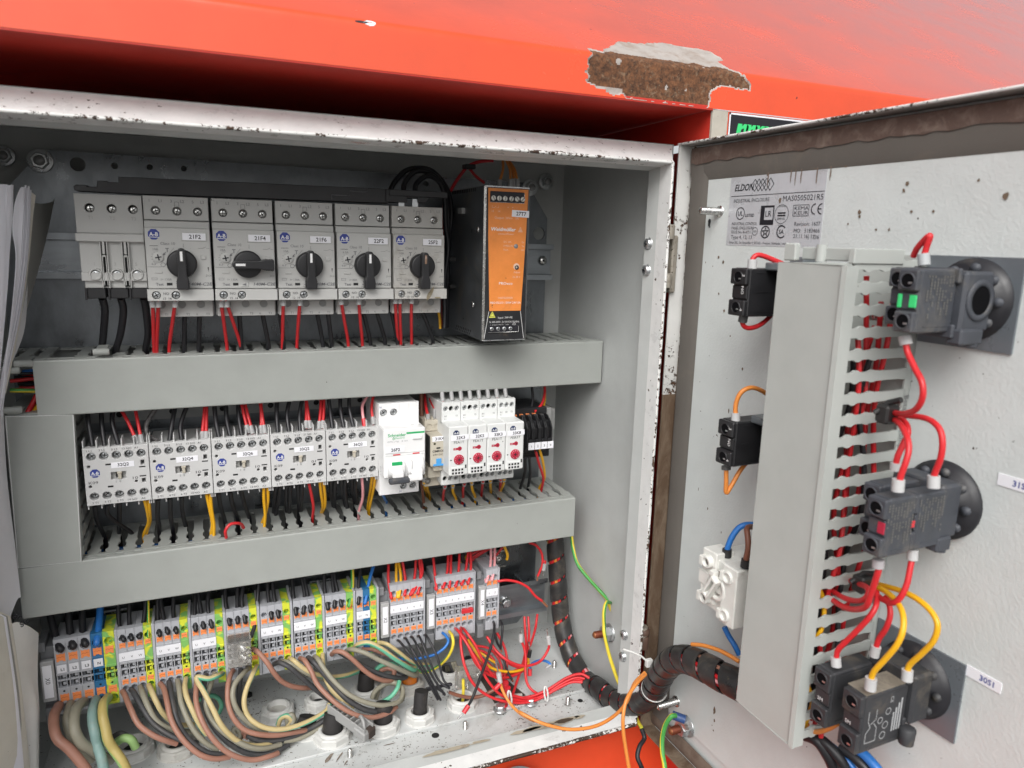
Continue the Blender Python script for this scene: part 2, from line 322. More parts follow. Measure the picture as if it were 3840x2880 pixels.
    def build(s, name, parent=None, **props):
        org=Vector(parent['_o']) if parent is not None and '_o' in parent else Vector((0,0,0))
        me=bpy.data.meshes.new(name); me.from_pydata([((p[0]-org.x)*MM,(p[1]-org.y)*MM,(p[2]-org.z)*MM) for p in s.v],[],s.f)
        for mt in s.mats: me.materials.append(mt)
        me.polygons.foreach_set('material_index', s.m); me.polygons.foreach_set('use_smooth', s.sm)
        if any(u for u in s.uv):
            ul=me.uv_layers.new(name='uv'); k=0
            for f,u in zip(s.f,s.uv):
                for j in range(len(f)):
                    if u: ul.data[k].uv=u[j]
                    k+=1
        me.update(); o=bpy.data.objects.new(name, me); COL.objects.link(o)
        if parent is not None: o.parent=parent
        if parent is not None and '_o' in parent: o['_o']=list(org)
        for k_,v_ in props.items(): o[k_]=v_
        return o
def thing(name, label, cat, o, group=None):
    e=bpy.data.objects.new(name, None); COL.objects.link(e); e.empty_display_size=.01
    e.location=Vector(o)*MM; e['_o']=list(o); e['label']=label; e['category']=cat
    if group: e['group']=group
    return e
def dup(src, delta, label, group=None):
    r=src.copy(); COL.objects.link(r); r.location=src.location+Vector(delta)*MM; r['_o']=list(Vector(src['_o'])+Vector(delta)); r['label']=label
    if group: r['group']=group
    for ch in list(src.children):
        c=ch.copy(); COL.objects.link(c); c.parent=r; c['_o']=r['_o']
        for g in list(ch.children):
            d_=g.copy(); COL.objects.link(d_); d_.parent=c; d_['_o']=r['_o']
    return r
def sub(name, mb, parent, **p):      # sub-part of a mesh part (mesh parts sit at the thing's origin)
    return mb.build(name, parent, **p)
def tag(o, label, cat, group=None):
    o['label']=label; o['category']=cat
    if group: o['group']=group
    return o
def struct(name, mb): o=mb.build(name); o['kind']='structure'; return o
def spline(pts, k=6):
    P=[Vector(p) for p in pts]
    if len(P)==2: P=[P[0],(P[0]+P[1])/2,P[1]]
    Q=[P[0]*2-P[1]]+P+[P[-1]*2-P[-2]]; out=[]
    for i in range(1,len(Q)-2):
        a,b,c,d_=Q[i-1],Q[i],Q[i+1],Q[i+2]
        for j in range(k):
            t=j/k; out.append(.5*((2*b)+(c-a)*t+(2*a-5*b+4*c-d_)*t*t+(3*b-a-3*c+d_)*t**3))
    out.append(P[-1]); return out
def wire(col, r, pts, label, group, name='wire', cat='wire', k=6, n=8, sleeves=()):
    sp=spline(pts,k); e_o=sp[0]
    mb=MB().tube(sp, r, W[col] if isinstance(col,str) else col, n)
    if not sleeves:
        o=mb.build(name); return tag(o,label,cat,group)
    t=thing(name,label,cat,e_o,group); mb.build('insulation',t)
    for (pa,pb,rr,mt,nm) in sleeves: MB().tube([pa,(Vector(pa)+Vector(pb))/2,pb],rr,mt,10).build(nm,t)
    return t
def cross_screw(mb, x, z, y, r, mat=None, ang=.4, facing=-1, dome=.5):   # screw head facing -y
    mat=mat or bright
    mb.lathe((x,y,z),(0,facing,0),[(0,r),(dome*.5,r),(dome,r*.82),(dome*1.1,r*.3),(dome*1.1,.001)],mat,16)
    for a in (ang,ang+math.pi/2):
        dx=Vector((math.cos(a),0,math.sin(a))); dz=Vector((-math.sin(a),0,math.cos(a))); yy=y+facing*(dome*1.1+.06); q=r*.13
        c=Vector((x,yy,z)); mb.quad(c-dx*r*.72-dz*q,c+dx*r*.72-dz*q,c+dx*r*.72+dz*q,c-dx*r*.72+dz*q,hole)

# ================================================================== SETTING: the red machine the cabinet hangs in
mb=MB(); g_=60000; mb.quad((-g_,-g_,-1100),(g_,-g_,-1100),(g_,g_,-1100),(-g_,g_,-1100),groundm); struct('ground', mb)
hood=thing('machine_hood','glossy red-orange sheet metal hood overhanging the open cabinet, rusted at its corner','machine hood',(200,-20,525))
RA=R(33); YF=-20.; ZL=525.; ZT=552.
def prof_t(t):       # distance along the hood profile -> (y,z,normal y,z)
    if t<24: return (YF, ZL+t, -1, 0)
    a=(math.pi/2-RA); rr=3/math.tan(a/2) if a else 3; arc=rr*a
    if t<24+arc:
        q=(t-24)/rr; return (YF+rr-rr*math.cos(q), ZL+24+rr*math.sin(q), -math.cos(q), math.sin(q))
    d=t-24-arc; y=YF+rr-rr*math.cos(a); z=ZL+24+rr*math.sin(a)
    return (y+d*math.cos(RA), z+d*math.sin(RA), -math.sin(RA), math.cos(RA))
def hood_px(u,v):    # photograph detail -> (x, t) on the hood skin
    p=py(FU,u/3840*2212,v/3840*2212,YF)
    if p.z<ZT: return (p.x, p.z-ZL)
    d=ray(u,v); n=Vector((0,-math.sin(RA),math.cos(RA))); q=Vector((0,YF,ZT)); t=(q-CP).dot(n)/d.dot(n); P=CP+d*t
    return (P.x, 27+(P-q).dot(Vector((0,math.cos(RA),math.sin(RA)))))
rust_px=[(2205,182),(2262,196),(2325,158),(2400,165),(2490,163),(2560,176),(2630,186),(2668,196),(2712,226),(2690,232),(2740,262),(2795,285),(2812,312),(2816,338),(2790,336),(2745,326),(2705,318),(2668,346),(2655,404),(2530,392),(2350,366),(2345,352),(2285,350),(2262,330),(2240,322),(2200,304),(2215,285),(2196,268),(2215,250),(2200,222),(2225,205)]
rpoly=[hood_px(*p) for p in rust_px]
from mathutils import noise as mnoise
def in_poly(x,y,P):
    c=False; j=len(P)-1
    for i in range(len(P)):
        if (P[i][1]>y)!=(P[j][1]>y) and x<(P[j][0]-P[i][0])*(y-P[i][1])/(P[j][1]-P[i][1])+P[i][0]: c=not c
        j=i
    return c
xr0,xr1=min(p[0] for p in rpoly)-6,max(p[0] for p in rpoly)+6
tr1=max(p[1] for p in rpoly)+6
mb=MB(); stp=.9
nx=int((xr1-xr0)/stp); nt_=int(tr1/stp)
def isr(x,t):
    j=mnoise.noise_vector(Vector((x*.22,t*.22,0)))*1.6+mnoise.noise_vector(Vector((x*.8,t*.8,3)))*.7
    return in_poly(x+j.x,t+j.y,rpoly)
grid={}
for i in range(nx+1):
    for k in range(nt_+1):
        x=xr0+(xr1-xr0)*i/nx; t=tr1*k/nt_; y,z,ny,nz=prof_t(t); rs_=isr(x,max(.1,t)); dd=-.55 if rs_ else 0
        if rs_: dd+=mnoise.noise(Vector((x*.9,t*.9,9)))*.28
        grid[i,k]=(x,y+ny*dd,z+nz*dd,rs_)
V=[];idx={}
for kk,p in grid.items(): idx[kk]=len(V); V.append(p[:3])
Fp=[];Fr=[];Fb=[]
for i in range(nx):
    for k in range(nt_):
        q=[(i,k),(i+1,k),(i+1,k+1),(i,k+1)]; n_=sum(grid[a][3] for a in q); f=tuple(idx[a] for a in q)
        t=tr1*k/nt_; x=xr0+(xr1-xr0)*i/nx
        if n_==4: (Fb if (t>34+4*mnoise.noise(Vector((x*.1,0,0))) or (t<6 and x<rpoly[0][0]+25) or mnoise.noise(Vector((x*.15,t*.15,5)))>.62) else Fr).append(f)
        elif n_==0: Fp.append(f)
        else: Fb.append(f)
mb.add(V,Fp,red_paint,True).build('hood_skin',hood)
rp=MB(); rp.add(V,Fr,rust,True); rp.add(V,Fb,primer,True); rp.build('rust_patch',hood,label='flaked corner of the hood showing brown rust and grey primer')
tl=[0,8,16,22,24,25.5,27,28.5,30,tr1]; tl=sorted(set([t for t in tl if t<=tr1]+[tr1]))
def sheet(x0,x1,ts,mt,nx_=1):
    b=MB(); xs=[x0+(x1-x0)*i/nx_ for i in range(nx_+1)]; v=[(x,prof_t(t)[0],prof_t(t)[1]) for x in xs for t in ts]; n=len(ts)
    b.add(v,[(a*n+i,(a+1)*n+i,(a+1)*n+i+1,a*n+i+1) for a in range(nx_) for i in range(n-1)],mt,True); return b
sheet(-3000,xr0,tl,red_paint).build('hood_skin',hood)
sheet(xr1,6000,tl,red_paint).build('hood_skin',hood)
mb=MB(); y0,z0=prof_t(tr1)[:2]; y1,z1=prof_t(4000)[:2]
mb.quad((-3000,y0,z0),(6000,y0,z0),(6000,y1,z1),(-3000,y1,z1),red_paint); mb.build('hood_roof',hood)
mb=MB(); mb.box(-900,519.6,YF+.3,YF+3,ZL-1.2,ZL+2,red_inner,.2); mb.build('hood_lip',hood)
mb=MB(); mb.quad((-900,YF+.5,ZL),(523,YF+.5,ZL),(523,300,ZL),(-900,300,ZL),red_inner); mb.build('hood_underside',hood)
mb=MB()    # little paint chip with bare metal on the roof
c=hood_px(1375,84); y,z,ny,nz=prof_t(c[1])
for dx,dt,rx,rt,mt in ((2,0,3.6,1.9,sticker),(-3,0,4.2,.9,ink)):
    vs_=[]
    for i in range(12):
        a=i/12*2*math.pi; q=1+.25*mnoise.noise(Vector((i*1.7,dx,0))); t=c[1]+dt+rt*q*math.sin(a); yy,zz,_,_2=prof_t(t); vs_.append((c[0]+dx+rx*q*math.cos(a),yy-math.sin(RA)*.15,zz+math.cos(RA)*.15))
    mb.add(vs_,[tuple(range(12))],mt)
mb.build('paint_chip',hood)
body=thing('red_machine','red-orange machine side panels around and below the cabinet with a black sticker','machine body',(560,0,300))
mb=MB(); mb.box(534.2,6000,YF,YF+3,504,ZL-.6,red_paint,.3); mb.box(556,6000,YF,YF+3,-600,503.9,red_paint,.3); mb.build('front_panel',body)
mb=MB(); mb.box(519.8,534,YF+.4,YF+3.2,503.5,ZL-.3,M('rusty_post',(.46,.43,.37),.6,blotch=.5,bls=40,dirt=(.22,.13,.08),specks=.6),.3)
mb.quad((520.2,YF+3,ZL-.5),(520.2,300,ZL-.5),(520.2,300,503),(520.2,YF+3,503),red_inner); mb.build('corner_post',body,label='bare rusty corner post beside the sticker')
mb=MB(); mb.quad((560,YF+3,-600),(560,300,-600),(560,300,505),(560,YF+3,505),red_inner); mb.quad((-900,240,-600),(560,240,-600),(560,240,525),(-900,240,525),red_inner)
mb.build('recess_wall',body)
mb=MB(); mb.box(-900,640,34,38,-600,-27,M('red_lower_panel',(.78,.075,.022),.5,blotch=0,specks=.2,dirt=(.2,.03,.02),var=.03,rvar=.05),.3); mb.build('lower_panel',body)
mb=MB(); mb.lathe((392,8,-400),(0,0,1),[(0,17),(368,17)],postm,24); mb.build('support_tube',body)
mb=MB(); yy=YF-.35
p0=py(FU,1576,242,yy); x0_,z1_=p0.x,p0.z
mb.box(x0_,x0_+110,yy,yy+.3,z1_-45,z1_,ink,.05); 
for (a,b,c_,d) in ((x0_+.3,x0_+1.5,z1_-45,z1_-.3),(x0_+.3,x0_+110,z1_-1.5,z1_-.3),(x0_+7,x0_+110,z1_-21.2,z1_-20.3)): mb.box(a,b,yy-.1,yy,c_,d,sticker,.01)
gx=x0_+7
for k in range(4):      # rounded green letter arches of the logo
    o=[]; x=gx+k*8.6
    o=[(0,0),(0,11),(4,11),(4,9.2),(6,11),(9,11),(10.5,9.5),(10.5,0),(6.6,0),(6.6,7.4),(5.6,7.9),(4,6.6),(4,0)]
    mb.poly([[(a+ (b*.18),b) for a,b in o]],.15,bgreen,(x,yy-.1,z1_-18.5),X,Z_)
mb.build('sticker',body,label='black sticker with white border and green rounded logo')

# ================================================================== CABINET
cab=thing('cabinet_shell','open light grey steel electrical enclosure with chipped and dirty front rim','enclosure',(256,20,0))
XL,XR,ZB,ZU,YB=-6.,514.,-18.,503.,209.
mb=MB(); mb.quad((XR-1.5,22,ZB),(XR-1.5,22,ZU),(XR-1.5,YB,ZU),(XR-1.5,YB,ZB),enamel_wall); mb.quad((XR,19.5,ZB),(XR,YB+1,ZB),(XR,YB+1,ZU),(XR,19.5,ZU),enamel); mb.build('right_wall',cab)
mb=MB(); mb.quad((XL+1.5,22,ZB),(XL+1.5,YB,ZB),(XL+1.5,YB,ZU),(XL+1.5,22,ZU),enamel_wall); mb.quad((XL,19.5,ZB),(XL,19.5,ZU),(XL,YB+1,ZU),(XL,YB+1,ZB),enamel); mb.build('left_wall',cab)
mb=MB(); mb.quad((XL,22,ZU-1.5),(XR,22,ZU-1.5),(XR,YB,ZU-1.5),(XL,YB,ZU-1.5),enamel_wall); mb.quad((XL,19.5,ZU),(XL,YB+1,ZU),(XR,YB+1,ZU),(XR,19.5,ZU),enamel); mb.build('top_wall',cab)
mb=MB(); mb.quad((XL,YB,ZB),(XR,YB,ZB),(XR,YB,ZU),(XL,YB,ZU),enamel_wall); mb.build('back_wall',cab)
FZ=-10.
mb=MB(); mb.quad((XL,22,FZ-3),(XR,22,FZ-3),(XR,YB,FZ-3),(XL,YB,FZ-3),enamel_floor); mb.quad((XL,19.5,ZB),(XR,19.5,ZB),(XR,YB,ZB),(XL,YB,ZB),enamel); mb.build('floor_sheet',cab)
mb=MB(); mb.box(20,505,74,168,FZ-3,FZ,enamel_floor,.6); mb.build('gland_plate',cab)
# rim: outer edge (y 19.5) slopes forward to the sealing lip (y 0), then a return flange runs back inside
O=[(XL,ZB),(XR,ZB),(XR,ZU),(XL,ZU)]; I=[(XL+13,-1.5),(501,-1.5),(501,487),(XL+13,487)]
J=[(XL+13.5,1),(499.6,1),(499.6,484.5),(XL+13.5,484.5)]; Kk=[(XL+17,2),(497.8,2),(497.8,482.5),(XL+17,482.5)]
def ring_quads(a,ya,b,yb,mat,nm,sides=(0,1,2,3)):
    for s_ in sides:
        p,q=s_,(s_+1)%4; mb=MB()
        n=12; vs_=[]
        for i in range(n+1):
            f=i/n
            vs_.append((a[p][0]+(a[q][0]-a[p][0])*f,ya,a[p][1]+(a[q][1]-a[p][1])*f)); vs_.append((b[p][0]+(b[q][0]-b[p][0])*f,yb,b[p][1]+(b[q][1]-b[p][1])*f))
        mb.add(vs_,[(2*i,2*i+2,2*i+3,2*i+1) for i in range(n)],mat); mb.build(nm,cab)
I2=[(a+(1.2 if a<200 else -1.2),b+(1.2 if b<200 else -1.2)) for a,b in I]
O2=[(a+(2.5 if a<200 else -2.5),b+(2.5 if b<200 else -2.5)) for a,b in O]
ring_quads(O,21,O2,18.6,enamel_rim,'rim_edge')
ring_quads(O2,18.6,I,.6,enamel_rim,'rim_face')
ring_quads(I2,.2,J,15,enamel_rim,'rim_flange'); ring_quads(J,15,Kk,28,enamel_wall,'rim_return')
# the returns have a back side too, closing the channel towards the walls
ring_quads(Kk,28.2,O,30,enamel_wall,'rim_channel')
for s_ in range(4):
    a,b=I[s_],I[(s_+1)%4]; n=60; pts=[]
    for i in range(n+1):
        f=i/n; j=mnoise.noise(Vector((a[0]+(b[0]-a[0])*f,s_*50,(a[1]+(b[1]-a[1])*f)))*.2)*.35
        pts.append((a[0]+(b[0]-a[0])*f+j,.4+j*.5,a[1]+(b[1]-a[1])*f+j*.4))
    MB().tube(pts,1.25 if s_ else 1.7,chip if s_ in (1,2,3) else M_edge('rusted_lip',(.72,.71,.68),(.05,.03,.02),.74,420),8).build('sealing_lip',cab)
# flaked spots on the rim
def blob(nm,pts,mat,lift,par,**kw):
    mb=MB()
    for (P,a1,a2,r1,r2,sd) in pts:
        P=Vector(P); nn=Vector(a1).cross(Vector(a2)); vs_=[]
        for i in range(16):
            a=i/16*2*math.pi; q=1+.55*mnoise.noise(Vector((math.cos(a)*1.6+sd,math.sin(a)*1.6,sd)))+.25*mnoise.noise(Vector((math.cos(a)*5+sd,math.sin(a)*5,sd*2)))
            vs_.append(P+Vector(a1)*r1*q*math.cos(a)+Vector(a2)*r2*q*math.sin(a)+nn*lift)
        mb.add(vs_,[tuple(range(16))],mat)
    return mb.build(nm,par,**kw)
rim_n=Vector((0,-16,-18)).normalized()   # direction down the sloped top rim, towards the viewer
def rimP(u,v):     # a point on the sloped top rim face
    a=Vector((0,18.6,500.5)); n=Vector((1,0,0)).cross(Vector((0,.6-18.6,487-500.5))).normalized(); d=ray(u,v); return CP+d*((a-CP).dot(n)/d.dot(n))
rd=Vector((0,-18,-13.5)).normalized()
chips=[]
for u,v,r1,r2 in ((1055,480,1.6,2.2),(1550,522,9,1.6),(1600,530,8,1.2),(1500,524,5,1.),(1700,540,6,1.1),(1790,552,4,.9),(2385,596,3.4,1.3),(2366,562,1,1.7),(2398,575,1,1.5),(900,470,.9,.8),(720,435,.7,2.2),(1350,534,7,.7),(1180,500,6,.7),(905,482,4,.7),(1960,540,1.2,1.2),(1650,485,1,.5),(2100,560,2,.6),(1250,512,9,.6),(2180,578,2.2,.7)):
    p=rimP(u,v); chips.append((p,X,-rd,r1,r2,u*.013))
blob('paint_chip',chips,M('chip_brown',(.055,.028,.022),.8,blotch=.4,bls=60,dirt=(.30,.03,.02)),-.25,cab)
fl=[]
for x_,r1,r2 in ((430,26,3.6),(400,14,2.2),(330,22,2.6),(455,6,2),(360,9,1.6)): fl.append(((x_,22+random.random()*2,3.0),X,Y_,r1,r2,x_*.07))
blob('stain',fl,M('beige_stain',(.40,.35,.27),.75,blotch=.5,bls=40,dirt=(.10,.065,.04),specks=.6),.4,cab)
blob('stain',[((438,22,3.3),X,Y_,9,2.6,2.),((424,21,3.3),X,Y_,5,1.5,5.)],M('dark_stain',(.06,.04,.025),.8,specks=.8),.5,cab)
# holes, self tapping screw tips and stains on the floor
mb=MB()
for P,r in ((pz(Q0,1197,905,FZ-2.8),3.4),(pz(I0,1880,1445,FZ-2.8),2.6),(pz(H0,495,1175,FZ-2.8),2.6)): mb.cyl((P.x,P.y,FZ-4),Z_,r,1.3 if P.y<74 else 4.2,hole,20)
mb.build('floor_hole',cab)
for P in (pz(Q0,312,1130,FZ-3),pz(Q0,1505,840,FZ-3),pz(I0,1772,1478,FZ),pz(I0,1655,1160,FZ)):
    mb=MB()
    for k in range(5): mb.lathe((P.x,P.y,P.z+k*1.4),(0,0,1),[(0,1.7),(.7,2.35),(1.4,1.7)],bright,12)
    mb.lathe((P.x,P.y,P.z+7),(0,0,1),[(0,1.7),(1,1.2),(1.2,.01)],bright,12); mb.build('screw_tip',cab)
smudge=M('floor_grime',(.14,.10,.075),.9,specks=.8,blotch=.6,bls=60,dirt=(.40,.36,.30))
blob('grime_patch',[(pz(P0,750,1180,FZ-2.7),X,Y_,26,7,1.),(pz(P0,900,1150,FZ-2.7),X,Y_,18,5,4.),(pz(Q0,560,930,FZ+.1),X,Y_,5,1.6,4.)],M('floor_dust',(.33,.29,.24),.9,blotch=.8,bls=50,dirt=(.12,.08,.05),specks=.8),.25,cab)
blob('grime_patch',[(pz(Q0,95,1140,FZ-2.7),X,Vector((.6,.8,0)),2.2,6,1.),(pz(Q0,205,1125,FZ-2.7),X,Vector((.6,.8,0)),1.,6,3.),(pz(Q0,270,1190,FZ-2.7),X,Vector((.6,.8,0)),.8,3,3.),(pz(Q0,270,1085,FZ-2.7),X,Vector((1,.1,0)),12,.35,3.),(pz(Q0,720,1000,FZ-2.7),X,Y_,6,.5,3.)],smudge,.3,cab)
# rim hinge screws and hinge knuckles
for z in (424.9,403.4,75.1,53.2):
    mb=MB(); y=24
    mb.lathe((499.4,y,z),(-1,0,0),[(0,5.2),(1.0,5.2),(1.0,4.2),(2.6,4.2),(3.4,3.2),(3.6,.01)],zinc,18)
    for a in (.3,.3+math.pi/2):
        d1=Vector((0,math.cos(a),math.sin(a)))*2.2; d2=Vector((0,-math.sin(a),math.cos(a)))*.45; c=Vector((495.6,y,z)); mb.quad(c-d1-d2,c+d1-d2,c+d1+d2,c-d1+d2,ink)
    mb.build('hinge_screw',cab)

# ================================================================== DOOR (open, seen from inside)
door=thing('enclosure_door','open enclosure door seen from inside, white enamel with brown grime along hinge edge','door',D(0,0,240))
def dfr(s,w_,z): return D(s,w_,z)
DW=520
mb=MB(); mb.box(24,DW-20,-13,-10,14,476,enamel_door,.2,dfr); mb.build('inner_panel',door)
mb=MB(); mb.box(-1,DW,-19,-17.5,ZB,ZU,enamel,.3,dfr); mb.box(1,DW-2,-17.6,-12.5,ZB+1.5,ZU-1.5,enamel_door,.2,dfr); mb.build('outer_skin',door)
def dstrip(cells,mat,nm,z0,z1,n=1):
    mb=MB(); 
    for k in range(len(cells)-1):
        (s0,w0),(s1,w1)=cells[k],cells[k+1]; mb.quad(D(s0,w0,z0),D(s1,w1,z0),D(s1,w1,z1),D(s0,w0,z1),mat)
    return mb.build(nm,door)
dstrip([(-1,-17),(-1,0),(.4,.3),(1,-.2),(1.6,-12)],chip_mid,'hinge_flange',300,ZU-1)
dstrip([(-1,-17),(-1,0),(.4,.3),(1,-.2),(1.6,-12)],brown_grime,'hinge_flange',ZB,300)
dstrip([(1.6,-12),(6,-12.3)],chip_heavy,'flange_floor',330,ZU-1); dstrip([(1.6,-12),(6,-12.3)],brown_grime,'flange_floor',ZB,330)
def gask(z0,z1,mat): 
    mb=MB(); P=[(5,-12.5),(6.5,-8.6),(9,-7.6),(20,-7.6),(24,-8.6),(26.5,-9.9)]
    n=len(P); vs_=[D(s_,w_,z) for z in (z0,z1) for s_,w_ in P]; mb.add(vs_,[(i,i+1,n+i+1,n+i) for i in range(n-1)],mat,True); return mb
gask(0,492,gasket).build('gasket',door)
mb=MB(); P=[(500.5,-12.5),(499.5,-8.4),(497,-7.4),(489,-7.6),(480,-8.2),(474.5,-9.9)]; n=len(P)
vs_=[D(s_,w_,z) for s_ in (5.5,DW-5) for z,w_ in P]; mb.add(vs_,[(i,i+1,n+i+1,n+i) for i in range(n-1)],gasket,True); mb.build('gasket',door)
mb=MB(); P=[(2,-12.5),(3,-8.6),(6,-7.6),(12,-7.6),(16.5,-9.9)]; n=len(P); P=[(z-14,w_) for z,w_ in P]
vs_=[D(s_,w_,z) for s_ in (5.5,DW-5) for z,w_ in P]; mb.add(vs_,[(i,n+i,n+i+1,i+1) for i in range(n-1)],gasket_dirty,True); mb.build('gasket',door)
# dirt strip lying on the upper gasket
mb=MB(); vs_=[];n=70
for i in range(n+1):
    s_=7+i*(DW-20)/n; j=mnoise.noise(Vector((s_*.09,0,0)))*2.2+mnoise.noise(Vector((s_*.4,2,0)))*1.3; vs_+= [D(s_,-7.1,499),D(s_,-7.0,487.5+j+ (i/n)*2)]
mb.add(vs_,[(2*i,2*i+1,2*i+3,2*i+2) for i in range(n)],M('gasket_grime',(.115,.075,.06),.85,bump=.8,bs=300,blotch=.6,bls=50,dirt=(.28,.22,.18))); mb.build('grime_strip',door)
mb=MB(); mb.box(-1,DW,-17.5,0,ZU-1.4,ZU,M('flange_enamel',(.34,.32,.30),.5,blotch=.35,bls=24,dirt=(.07,.05,.04),specks=.9),.3,dfr); mb.build('top_flange',door)
mb=MB(); mb.box(-1,DW,-17.5,0,ZB,ZB+1.4,brown_grime,.3,dfr); mb.build('bottom_flange',door)
MB().tube([D(s_,.2,ZU-.2) for s_ in range(-1,DW,10)],.9,chip,8).build('flange_edge',door)
# hinge on the door side
mb=MB(); mb.box(-6,5,-2,3.4,386,432,M('hinge_metal',(.36,.33,.28),.5,.4,specks=1.,ss=300,blotch=.5,bls=60,dirt=(.14,.10,.07)),1.2,dfr); mb.build('hinge_leaf',door)
def knuckle(par,z): MB().cyl((506,8.5,z-5),Z_,5.6,11.5,MATS['hinge_metal'],16,ch=.8).build('hinge_knuckle',par)
knuckle(cab,434); knuckle(cab,395.5); knuckle(cab,84)
mb=MB(); mb.cyl((507.5,7,70),Z_,5.2,12,M('rust_brown',(.09,.05,.035),.5,blotch=.4,bls=40,dirt=(.2,.13,.09)),16,ch=1); mb.cyl((507.5,7,84),Z_,5.6,5,MATS['rust_brown'],16,ch=1.5); mb.build('hinge_pin',cab)
# printed type label on the door
W5=-9.85
def lab(x,y): return zc((2600,600,600),x,y)
mb=MB(); s0,s1,z0,z1=52.2,141.3,425.4,474.4
mb.box(s0,s1,-10,-9.8,z0,z1,silver_label,.05,dfr)
ZD=Vector((0,0,1))
def dt(mb,t,s_,z,size,mat=ink,al='L',fit=None,bold=False,shear=0,w_=-9.8,xd=DE,yd=ZD): mb.text(t,D(s_,w_,z),size,mat,xd,yd,align=al,fit=fit,bold=bold,shear=shear)
def dl(mb,a,b,th,mat=ink,w_=-9.65):
    A_=D(a[0],w_,a[1]); B_=D(b[0],w_,b[1]); d=(B_-A_).normalized(); q=d.cross(DN)*th/2; mb.quad(A_-q,B_-q,B_+q,A_+q,mat)
def dcirc(mb,s_,z,r,th,mat=ink,sx=1,a0=0,a1=2*math.pi,n=22):
    for i in range(n):
        p=a0+(a1-a0)*i/n;q=a0+(a1-a0)*(i+1)/n; dl(mb,(s_+r*sx*math.cos(p),z+r*math.sin(p)),(s_+r*sx*math.cos(q),z+r*math.sin(q)),th,mat)
mb.build('type_label',door,label='silver printed type label near the upper hinge corner')
mb=MB(); lb=lambda x,y:(s0+(x)*(s1-s0),z1-(y)*(z1-z0))
dt(mb,'ELDON',*lb(.06,.155),6.6,bold=True,fit=19,shear=.25)
for k in range(5):
    cx,cz=lb(.285+.042*k,.135)
    for a,b in (((-3.4,0),(0,4.2)),((0,4.2),(3.4,0)),((3.4,0),(0,-4.2)),((0,-4.2),(-3.4,0))): dl(mb,(cx+a[0],cz+a[1]),(cx+b[0],cz+b[1]),.55)
dl(mb,lb(.02,.275),lb(.995,.275),.4)
dt(mb,'INDUSTRIAL ENCLOSURE',*lb(.055,.345),3.6,fit=36); dt(mb,'MAS0505021R5',*lb(.60,.345),5.2,fit=34.5)
cx,cz=lb(.145,.53); dcirc(mb,cx,cz,4.2,.6,sx=1.); dt(mb,'UL',cx,cz,4.4,al='C',bold=True); dt(mb,'LISTED',*lb(.205,.56),3.0,bold=True,fit=9)
a,b=lb(.375,.43),lb(.52,.70); mb.box(a[0],b[0],-9.8,-9.65,b[1],a[1],ink,.01,dfr); a,b=lb(.42,.46),lb(.51,.63); mb.box(a[0],b[0],-9.65,-9.58,b[1],a[1],silver_label,.01,dfr)
dt(mb,'LR',*lb(.465,.545),5.6,al='C',w_=-9.5)
cx,cz=lb(.60,.555); dcirc(mb,cx,cz,6.3,.35); 
for q in (.8,-.9): a_=(cx-3.6,cz+q); dl(mb,a_,(cx+3.6,cz+q),1.)
dt(mb,'DNV-GL',cx,cz-3,1.9,al='C',bold=True); dt(mb,'MARITIME',cx,cz-7.4,1.1,al='C'); dt(mb,'CERTIFIED BY',cx,cz+5.2,1.1,al='C')
a,b=lb(.715,.44),lb(.865,.585)
for p,q in (((a[0],a[1]),(b[0],a[1])),((b[0],a[1]),(b[0],b[1])),((b[0],b[1]),(a[0],b[1])),((a[0],b[1]),(a[0],a[1]))): dl(mb,p,q,.35)
dt(mb,'KEMA',*lb(.727,.482),3.3,fit=12); dt(mb,'KEUR',*lb(.727,.545),3.3,fit=12)
for cxf in (.925,.985):
    cx,cz=lb(cxf,.50); dcirc(mb,cx,cz,3.2,.8,a0=math.pi*.5,a1=math.pi*1.5)
    if cxf>.95: dl(mb,(cx-3,cz),(cx-.3,cz),.7)
for t,y_,f in (('INDUSTRIAL CONTROL',.68,26),('PANEL ENCLOSURE',.742,23),('ISSUE No. K-4351',.80,20)): dt(mb,t,*lb(.055,y_),3.0,fit=f)
dt(mb,'Type 4, 12, 13',*lb(.055,.885),3.8,fit=22); cx,cz=lb(.33,.79); dcirc(mb,cx,cz,2.7,.35); dt(mb,'R01',cx,cz,2.2,al='C')
cx,cz=lb(.445,.80); dcirc(mb,cx,cz,4,.9)
for i in range(5): p=math.pi/2+i*4*math.pi/5; q=p+4*math.pi/5; dl(mb,(cx+3.2*math.cos(p),cz+3.2*math.sin(p)),(cx+3.2*math.cos(q),cz+3.2*math.sin(q)),.5)
cx,cz=lb(.615,.795); dcirc(mb,cx,cz,4,.9,a0=.7,a1=2*math.pi-.7); dt(mb,'SA',cx,cz,4,al='C',bold=True)
for l_,r_,y_ in (('Revision:','1607',.69),('MO:','5183466',.78),('21.11.16| 1 |','736',.862)): dt(mb,l_,*lb(.74,y_),3.7); dt(mb,r_,*lb(.985,y_),3.7,al='R')
dt(mb,'Eldon SRL, Str. Bruxelles 4, 507165 - Prejmer, Romania | www.eldon.com',*lb(.04,.962),2.6,fit=68)
mb.build('label_print',door)
